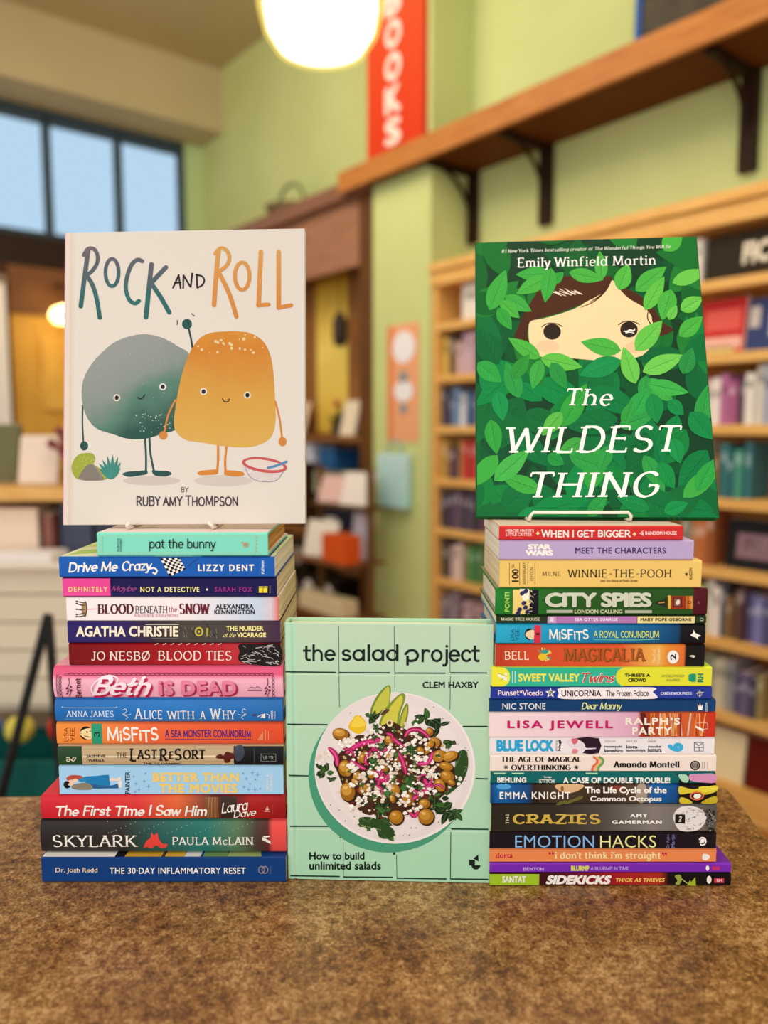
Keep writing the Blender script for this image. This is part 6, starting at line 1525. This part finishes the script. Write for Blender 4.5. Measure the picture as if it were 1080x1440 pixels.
# black section sign on the top shelf
fs = thing('section_sign', 'black sign with pale capitals standing on the top bookcase shelf', 'sign', W(1.40, -.03, SHZ[0] + .0185), WROT @ Matrix.Rotation(-.1, 3, 'X'))
bm = bmesh.new(); add_box(bm, (0, .006, .085), (.46, .012, .17)); mesh_obj('board', bm, M('2c2214', .5), fs, bevel=.002)
V, F = text_shape('FICTION', 'sans', bold=.05)
bm = bmesh.new(); vs = [bm.verts.new((-.085 + q[0] * .29, -.0012 - q[2] * .0001, .045 + q[1] * .085)) for q in V]
for f in F:
    try: bm.faces.new([vs[i] for i in f])
    except ValueError: pass
mesh_obj('lettering', bm, M('e0d4bc', .5), fs)

# ---- dark wooden hutch between the pillar and the window wall
hu = wroot('display_hutch', 'tall dark wooden display hutch with a red-brown header beside the green pillar', 'hutch', 4.5, -.15, FLOOR)
wpart(hu, 'post', 3.715, 3.85, -.30, .0, FLOOR, 2.80, DARKW, .004); wpart(hu, 'post', 5.25, 5.38, -.30, .0, FLOOR, 2.80, DARKW, .004)
wpart(hu, 'header', 3.85, 5.25, -.06, -.01, 2.40, 2.80, MAUVE, .004); wpart(hu, 'crown', 3.715, 5.42, -.305, .05, 2.80, 2.90, noise_mat('crown_wood', '7c5038', '8c6048', 6, stretch=(1, 9, 9)), .008)
wpart(hu, 'back_panel', 3.85, 5.25, -.306, -.29, FLOOR, 2.80, noise_mat('hutch_back', '8a5424', '9c6636', 5, stretch=(9, 9, 1)))
for z in (1.34, .70, .16): wpart(hu, 'shelf', 3.85, 5.25, -.29, -.01, z - .02, z + .02, noise_mat('hutch_shelf', '7a4c22', '8c5c30', 6, stretch=(1, 9, 9)), .003)
yp = wroot('hanging_banner', 'tall yellow paper banner hanging inside the dark wooden hutch', 'banner', 4.55, -.28, 1.37)
wpart(yp, 'sheet', 4.36, 4.74, -.2885, -.282, 1.38, 2.5, G([(0, 'e0b848'), (.5, 'f2d86c'), (1, 'd8a428')], 0, 1.15, 'Z', noise=.3, nscale=3)); wpart(yp, 'rod', 4.34, 4.76, -.289, -.27, 2.5, 2.52, M('5a3a18'))
lt = wroot('iron_lantern', 'small dark lantern shape hanging in front of the yellow banner', 'lantern', 4.22, -.12, 1.95)
bm = bmesh.new(); add_lathe(bm, [(0, .0), (.035, .0), (.05, .04), (.05, .16), (.02, .22), (0, .23)], n=16); mesh_obj('body', bm, M('3a3028', .5), lt, smooth=True)
bm = bmesh.new(); add_tube(bm, [(0, 0, .22), (0, 0, .455)], .004, 6); mesh_obj('hanging_cord', bm, M('2a2018'), lt)
def lean_box(name, label, cat, s0, s1, t, z, h, col, lean=.2, thick=.02, group=None, yaw=0.0, part='cover'):
    r = thing(name, label, cat, W((s0 + s1) / 2, t, z), WROT @ Matrix.Rotation(yaw, 3, 'Z') @ Matrix.Rotation(-lean, 3, 'X'), group)
    bm = bmesh.new(); add_box(bm, (0, thick / 2, h / 2), (s0 - s1, thick, h)); mesh_obj(part, bm, M(col, .5), r, bevel=.002)
    bm = bmesh.new(); add_box(bm, (.001, thick / 2, h / 2), (s0 - s1 - .001, thick * .7, h + .0014)); mesh_obj('page_block', bm, PAGES_W, r)
    return r
HG = 'books shown in the dark hutch'
lean_box('display_book', 'cream book leaning below the yellow banner in the hutch', 'book', 4.24, 4.08, -.12, 1.3605, .24, 'ecdcc0', .25, group=HG)
lean_box('display_book', 'pinkish tan book leaning at the far side of the yellow banner in the hutch', 'book', 4.92, 4.70, -.12, 1.3605, .25, 'e8c0a0', .3, group=HG)
pp = wroot('flower_pot', 'small dark green plant with red blossom beside the yellow banner', 'plant', 4.345, -.18, 1.3605)
bm = bmesh.new(); add_lathe(bm, [(0, 0), (.035, 0), (.045, .07), (.04, .07), (0, .06)], n=16); mesh_obj('pot', bm, M('4a3a2c'), pp, smooth=True)
bm = bmesh.new(); rp = random.Random(5)
for i in range(26):
    a = rp.uniform(0, 6.28); e_ = rp.uniform(.3, 1.4); l = rp.uniform(.08, .16); p0 = Vector((0, 0, .06)); d = Vector((math.cos(a) * math.cos(e_), math.sin(a) * math.cos(e_), math.sin(e_))); sd = d.cross(Vector((0, 0, 1))).normalized() * .018
    v = [bm.verts.new(p0), bm.verts.new(p0 + d * l * .5 + sd), bm.verts.new(p0 + d * l), bm.verts.new(p0 + d * l * .5 - sd)]; bm.faces.new(v)
mesh_obj('foliage', bm, M('3a4a20', .6), pp)
bm = bmesh.new(); bmesh.ops.create_icosphere(bm, subdivisions=2, radius=.026, matrix=Matrix.Translation((0, 0, .215))); mesh_obj('blossom', bm, M('b03a34', .6), pp, smooth=True)
# lower hutch shelves
def stackbox(name, label, cat, s0, s1, t0, t1, z0, z1, col, group=None, lid=None, body='box_body'):
    r = wroot(name, label, cat, (s0 + s1) / 2, (t0 + t1) / 2, z0, group)
    wpart(r, body, s0, s1, t0, t1, z0, z1, M(col, .5), .003)
    if lid: wpart(r, 'lid', s0 - .003, s1 + .003, t0 - .003, t1 + .003, z1, z1 + .02, M(lid, .5), .002)
    return r
ZS = .7205
stackbox('storage_box', 'bluish white box on top of the pile under the upper hutch shelf', 'box', 4.95, 4.45, -.26, -.05, 1.17, 1.285, 'c0c4d4', lid='d0d4e0')
stackbox('storage_box', 'deep blue box under the upper hutch shelf', 'box', 4.38, 4.20, -.26, -.05, 1.13, 1.25, '24588c', lid='2c6498')
stackbox('storage_box', 'pale green box at the middle of the hutch shelf pile', 'box', 4.55, 4.05, -.26, -.12, .9585, 1.10, 'b4b494', lid='c0c0a0')
stackbox('storage_box', 'dark brown crate under the bluish white box in the hutch', 'crate', 4.98, 4.57, -.27, -.05, ZS, 1.168, '3a2414', body='crate_body')
stackbox('storage_box', 'nearly black navy box under the pale green box', 'box', 4.52, 4.06, -.26, -.14, ZS, .938, '1e2232', lid='262a3a')
stackbox('cream_tin', 'low cream tin on the pale green box in the hutch', 'tin', 4.42, 4.22, -.2, -.04, 1.122, 1.128, 'e4d8c0') if False else None
bm = bmesh.new(); add_lathe(bm, [(0, 0), (.06, 0), (.066, .01), (.066, .07), (.06, .08), (0, .084)], n=24); mg = mesh_obj('white_bowl', bm, M('ece4da', .3), None, smooth=True); mg.location = W(4.30, -.065, .7205)
tag(mg, 'small white tub at the front of the lower hutch shelf', 'tub')
TG = 'black tins with white lids in the dark hutch'
for i, (s_, z, lb) in enumerate(((4.72, .1805, 'black tin with a white round label, far end of the bottom hutch shelf'), (4.48, .1805, 'black tin with a white round label, middle of the bottom hutch shelf'), (4.24, .1805, 'black tin with a white round label, near end of the bottom hutch shelf'), (4.62, .4005, 'black tin with a grey round label, stacked on two other tins'))):
    r = wroot('tea_tin', lb, 'tin', s_, -.12, z, TG)
    bm = bmesh.new(); add_box(bm, (0, 0, .105), (.21, .2, .21)); mesh_obj('tin_body', bm, M('1c1614', .4), r, bevel=.012)
    bm = bmesh.new()
    vs = [bm.verts.new((.062 * math.cos(2 * pi * k / 24), -.1012, .11 + .062 * math.sin(2 * pi * k / 24))) for k in range(24)]; bm.faces.new(vs)
    mesh_obj('round_label', bm, M('e4dcd4' if i < 3 else '9a9284', .6), r)

# ---- on the pillar: poster, tote, and the card rack in front of it
po = wroot('wall_poster', 'small orange bordered poster with white figure on the green pillar', 'poster', 3.42, .004, 1.34)
wpart(po, 'sheet', 3.29, 3.56, .001, .005, 1.33, 2.0, M('e8a478', .6)); wpart(po, 'sheet_border', 3.52, 3.565, .001, .006, 1.33, 2.0, M('e07a48', .6))
bm = bmesh.new(); pr = random.Random(8)
for (cx_, cz_, rx_, rz_) in ((3.42, 1.87, .10, .09), (3.42, 1.62, .085, .06)):
    vs = [bm.verts.new((-(cx_ + rx_ * math.cos(2 * pi * k / 24) - 3.42), -.003, cz_ + rz_ * math.sin(2 * pi * k / 24) - 1.34)) for k in range(24)]; bm.faces.new(vs)
mesh_obj('figure_print', bm, M('ece8ea', .6), po)
bm = bmesh.new()
for (cx_, cz_, rx_, rz_) in ((3.42, 1.70, .04, .035), (3.42, 1.52, .035, .03)):
    vs = [bm.verts.new((-(cx_ + rx_ * math.cos(2 * pi * k / 24) - 3.42), -.004, cz_ + rz_ * math.sin(2 * pi * k / 24) - 1.34)) for k in range(24)]; bm.faces.new(vs)
mesh_obj('figure_grey_print', bm, M('8c9498', .6), po)  # smaller grey ovals of the printed figure
tb = wroot('tote_bag', 'pale blue bag hanging on the green pillar below the poster', 'bag', 3.47, .03, .94)
wpart(tb, 'bag_body', 3.34, 3.60, .005, .06, .94, 1.26, G([(0, 'a8d4d0'), (1, 'bcdcdc')], 0, .32, 'Z'), .012)
bm = bmesh.new(); add_tube(bm, [(-.07, -.0, .31), (-.05, -.0, .38), (0, -.0, .40), (.05, -.0, .38), (.07, -.0, .31)], .006, 8); mesh_obj('handle', bm, M('90b4b8'), tb)
rk = wroot('card_rack', 'slim wooden card rack standing in front of the green pillar', 'rack', 3.65, .28, FLOOR)
for s_ in (3.44, 3.94): wpart(rk, 'post', s_, s_ + .03, .2, .24, FLOOR, 1.18, M('6a4a28'), .003)
for z in (.62, .30): wpart(rk, 'tray', 3.44, 3.97, .12, .42, z, z + .02, M('7a4a2c'), .003)
wpart(rk, 'tray', 3.44, 3.97, .12, .30, .94, .96, M('5a4020'), .003)
CG = 'cards and magazines in the card rack'
lean_box('greeting_card', 'white magazine leaning in the upper tray of the card rack', 'magazine', 3.70, 3.47, .24, .9605, .2, 'e8dcd4', .35, .008, CG, .25, 'sheet_cover')
lean_box('greeting_card', 'pinkish card behind in the upper tray of the card rack', 'card', 3.94, 3.72, .24, .9605, .17, 'e0b8b0', .35, .008, CG, .25, 'sheet_cover')
lean_box('greeting_card', 'white patterned magazine in the lower tray of the card rack', 'magazine', 3.94, 3.70, .34, .6405, .22, 'e6dccc', .3, .008, CG, .3, 'sheet_cover')
lean_box('greeting_card', 'lilac white leaflet standing behind the orange box', 'leaflet', 3.68, 3.47, .2, .6405, .27, 'dcd4e0', .1, .008, CG, 0, 'sheet_cover')
stackbox('orange_box', 'bright orange box in the lower tray of the card rack', 'box', 3.69, 3.46, .29, .40, .6405, .80, 'd8561c', body='box_body')
stackbox('card_strip', 'cream name strip box at the foot of the card rack', 'box', 3.95, 3.5, .28, .40, .3205, .42, 'dcc8a0', body='box_body')

# ---- far left: lit panel, lamp, white blind, display unit
HONEY = noise_mat('honey_panel', 'd09a34', 'e0ac48', 4, 4, stretch=(9, 9, 1))
pc = wroot('panelled_door', 'honey coloured panelled door lit by a warm lamp at the far end of the shop', 'door', 6.5, .9, FLOOR)
wpart(pc, 'leaf', 6.545, 6.61, .62, 1.36, FLOOR, 2.3, HONEY); 
for z0, z1 in ((1.55, 2.15), (.3, 1.3)): wpart(pc, 'raised_panel', 6.52, 6.545, .74, 1.14, z0, z1, noise_mat('honey_inset', 'dca640', 'ecbc58', 4, stretch=(9, 9, 1)), .012)
wpart(pc, 'head_board', 6.50, 6.61, .5, 1.5, 2.3, 2.66, noise_mat('door_head', '6a4020', '7c5028', 5))
lp = wroot('wall_lamp', 'small glowing amber lamp above the panelled door at far left', 'lamp', 6.2, 1.02, 2.2)
bm = bmesh.new(); add_lathe(bm, [(0, 0), (.10, .015), (.13, .06), (.11, .11), (.05, .14), (0, .145)], n=28); mesh_obj('lamp_shade', bm, Emis('amber_glow', (1, .66, .22, 1), 9.0), lp, smooth=True)
bm = bmesh.new(); add_tube(bm, [(0, 0, .14), (0, .0, .22), (0, .16, .3), (0, .33, .3)], .012, 8)
bm.free(); bm = bmesh.new(); add_tube(bm, [(0, 0, .14), (0, 0, .26), (-.12, 0, .32), (-.288, 0, .32)], .012, 8); mesh_obj('arm', bm, M('3a2a18', .4, metal=.6), lp)
wb = wroot('white_blind', 'white roller blind hanging at the left edge of the shop window wall', 'blind', 6.45, 1.6, 1.4)
wpart(wb, 'sheet', 6.44, 6.45, 1.40, 2.4, 1.45, 2.5, M('f2eee8', .7)); wpart(wb, 'bottom_rail', 6.43, 6.46, 1.40, 2.4, 1.42, 1.45, M('cfc6ba')); wpart(wb, 'roller', 6.42, 6.47, 1.39, 2.41, 2.5, 2.56, M('8a7a68'))
wmesh('trim_4', [(6.50, 6.61, 1.36, 1.44, FLOOR, 2.67)], M('4a2c18', .5), 6.55, 1.4, FLOOR)

def U(name, label, cat, x, y, z, group=None): return thing(name, label, cat, (x, y, z), None, group)
def pbox(root, name, x0, x1, y0, y1, z0, z1, m, bevel=0.0):
    l = root.location; bm = bmesh.new(); add_box(bm, ((x0 + x1) / 2 - l.x, (y0 + y1) / 2 - l.y, (z0 + z1) / 2 - l.z), (x1 - x0, y1 - y0, z1 - z0))
    return mesh_obj(name, bm, m if not isinstance(m, str) else M(m, .55), root, bevel=bevel)
du = U('display_unit', 'cream slatted display unit with an orange wooden top shelf, far left behind the stack', 'display unit', -1.4, 2.7, FLOOR)
bm = bmesh.new()
for k in range(5): add_box(bm, (0, -.19, .60 + .095 * k + .045), (1.1, .03, .088))
add_box(bm, (0, -.165, .82), (1.08, .02, .5)); mesh_obj('slat_panel', bm, M('e2d4ba', .6), du)
pbox(du, 'side_panel', -1.96, -1.93, 2.5, 2.98, FLOOR, 1.16, 'd8c8a8'); pbox(du, 'side_panel', -.87, -.84, 2.5, 2.98, FLOOR, 1.16, 'd8c8a8')
pbox(du, 'back_panel', -1.93, -.87, 2.95, 2.98, FLOOR, 1.16, 'c8b490'); pbox(du, 'counter_board', -1.93, -.87, 2.46, 2.95, .945, .965, 'e6dac4', .004)
pbox(du, 'top_shelf', -1.98, -.82, 2.56, 3.0, 1.16, 1.20, PINE_H, .005)
DG = 'books on the cream display unit'
def ubox(name, label, cat, x0, x1, y0, y1, z0, z1, col, group=DG, pages=True, tilt=0.0):
    r = U(name, label, cat, (x0 + x1) / 2, (y0 + y1) / 2, z0, group)
    if tilt: r.rotation_euler = (-tilt, 0, 0)
    bm = bmesh.new(); add_box(bm, (0, 0, (z1 - z0) / 2), (x1 - x0, y1 - y0, z1 - z0)); mesh_obj('cover', bm, M(col, .5), r, bevel=.003)
    if pages: bm = bmesh.new(); add_box(bm, (.002, .001, (z1 - z0) / 2), (x1 - x0 - .006, y1 - y0 - .006, z1 - z0 + .003)); mesh_obj('page_block', bm, PAGES_W, r)
    return r
ubox('display_book', 'grey-blue book standing under the orange shelf of the cream display unit', 'book', -1.13, -1.02, 2.66, 2.72, .9655, 1.14, '4c5468')
ubox('display_book', 'dark slate book next to the grey-blue one on the display unit', 'book', -1.01, -.89, 2.66, 2.72, .9655, 1.13, '3a4256')
ubox('display_book', 'dusty rose book beside the cream box on the display unit', 'book', -1.17, -1.14, 2.62, 2.76, .9655, 1.11, '8c5a50')
ubox('cream_box', 'pale peach box on the left of the display unit board', 'box', -1.42, -1.19, 2.62, 2.8, .9655, 1.13, 'ecd4bc', pages=False)
ubox('paper_tray', 'white paper stack at the front edge of the display unit', 'paper stack', -1.40, -1.08, 2.465, 2.60, .9655, .995, 'eee6e0', pages=False)
ubox('display_book', 'white book leaning on the orange shelf at far left', 'book', -1.30, -1.16, 2.72, 2.74, 1.2055, 1.38, 'e6d2c0', tilt=.25)
ubox('display_book', 'yellow book leaning on the orange shelf at far left', 'book', -1.20, -1.07, 2.84, 2.86, 1.2055, 1.42, 'c8a844', tilt=.2)
ubox('display_book', 'dull green book at the left end of the orange shelf', 'book', -1.52, -1.34, 2.80, 2.83, 1.2055, 1.42, '6c6a48', tilt=.2)
fl = U('flower_bunch', 'dark red flower bunch on the orange shelf beside the cream picture book', 'flowers', -1.08, 2.70, 1.2005)
bm = bmesh.new(); add_lathe(bm, [(0, 0), (.035, 0), (.045, .06), (.038, .06), (0, .05)], n=16); mesh_obj('pot', bm, M('6a3a30'), fl, smooth=True)
bm = bmesh.new(); rp = random.Random(12)
for i in range(40):
    c_ = Vector((rp.gauss(0, .035), rp.gauss(0, .03), .1 + rp.uniform(0, .1))); bmesh.ops.create_icosphere(bm, subdivisions=1, radius=rp.uniform(.012, .02), matrix=Matrix.Translation(c_))
mesh_obj('blossom', bm, noise_mat('red_blossoms', '6a2028', 'a05050', 60), fl)
tbin = U('toy_bin', 'teal bin full of toys at the foot of the cream display unit', 'bin', -1.25, 2.32, FLOOR)
bm = bmesh.new()
for b in (((0, -.13, .27), (.62, .012, .54)), ((0, .13, .27), (.62, .012, .54)), ((-.305, 0, .27), (.012, .25, .54)), ((.305, 0, .27), (.012, .25, .54)), ((0, 0, .01), (.6, .25, .02))): add_box(bm, *b)
mesh_obj('bin_body', bm, M('0e5a54', .5), tbin)
TOYS = 'toys in the teal bin'
rt = random.Random(6)
for i, (x, z, r_, c, nme) in enumerate(((-1.0, .425, .05, 'c02c20', 'red'), (-1.14, .42, .045, 'd0c050', 'yellow'), (-1.24, .42, .045, '3a6ab0', 'blue'))):
    bm = bmesh.new(); bmesh.ops.create_uvsphere(bm, u_segments=20, v_segments=12, radius=r_)
    o = mesh_obj('toy_ball', bm, M(c, .4), None, smooth=True); o.location = (x, 2.32, z + r_ - .0); tag(o, f'{nme} ball on top of the teal toy bin at far left', 'ball', TOYS)
st = U('folding_stand', 'black folding stand leaning beside the cream display unit', 'stand', -1.085, 2.06, FLOOR)
bm = bmesh.new(); add_tube(bm, [(-.135, 0, .013), (.14, .06, 1.0)], .014, 8); mesh_obj('leg', bm, M('1c1a1a'), st); bm = bmesh.new(); add_tube(bm, [(.20, .0, .013), (.14, .06, 1.0)], .014, 8); mesh_obj('leg', bm, M('1c1a1a'), st)

# ---- pendant lamp
pd = U('pendant_lamp', 'glowing round schoolhouse pendant lamp hanging from the ceiling', 'lamp', -.17, 2.2, 2.392)
GLOW = bpy.data.materials.new('amber_opal_glass'); GLOW.use_nodes = True
t_ = GLOW.node_tree; t_.nodes.clear(); o_ = t_.nodes.new('ShaderNodeOutputMaterial'); e_ = t_.nodes.new('ShaderNodeEmission'); tr_ = t_.nodes.new('ShaderNodeBsdfTransparent'); mx_ = t_.nodes.new('ShaderNodeMixShader')
e_.inputs[0].default_value = (1.0, .74, .17, 1); e_.inputs[1].default_value = 1.25; mx_.inputs[0].default_value = .5
t_.links.new(tr_.outputs[0], mx_.inputs[1]); t_.links.new(e_.outputs[0], mx_.inputs[2]); t_.links.new(mx_.outputs[0], o_.inputs[0])
bm = bmesh.new(); add_lathe(bm, [(0, 0), (.07, .004), (.125, .028), (.156, .075), (.171, .135), (.176, .19), (.168, .24), (.135, .29), (.085, .325), (.08, .36)], n=40); mesh_obj('shade', bm, GLOW, pd, smooth=True)
bm = bmesh.new(); add_lathe(bm, [(0, .010), (.065, .014), (.115, .036), (.143, .08), (.152, .13), (.150, .17), (.13, .22), (.08, .26), (0, .27)], n=40); mesh_obj('inner_globe', bm, Emis('white_glow', (1, .90, .68, 1), 6.0), pd, smooth=True)
bm = bmesh.new(); add_lathe(bm, [(.086, .352), (.09, .40), (.03, .44), (.012, .46), (0, .46)], n=24); mesh_obj('fitter', bm, M('6a4a20', .3, .5, .8), pd, smooth=True)
bm = bmesh.new(); add_tube(bm, [(0, 0, .45), (0, 0, 2.02)], .008, 8); mesh_obj('rod', bm, M('6a4a20', .3, .5, .8), pd)
bm = bmesh.new(); add_lathe(bm, [(0, 2.0), (.06, 2.02), (.065, 2.044), (0, 2.044)], n=24); mesh_obj('canopy', bm, M('6a4a20', .3, .5, .8), pd, smooth=True)
# wire hoop on top of the hutch
hp = wroot('wire_basket', 'grey-green handled basket on top of the dark hutch', 'basket', 4.78, -.1, 2.9005)
bm = bmesh.new(); add_tube(bm, [(.18 * math.cos(a * pi / 14), 0, .03 + .18 * math.sin(a * pi / 14)) for a in range(15)], .014, 8); mesh_obj('handle', bm, M('7a7c54'), hp)
bm = bmesh.new(); add_lathe(bm, [(0, 0), (.15, 0), (.185, .05), (.18, .05), (.145, .006), (0, .006)], n=28); mesh_obj('basket_body', bm, M('6c5a3c'), hp, smooth=True)
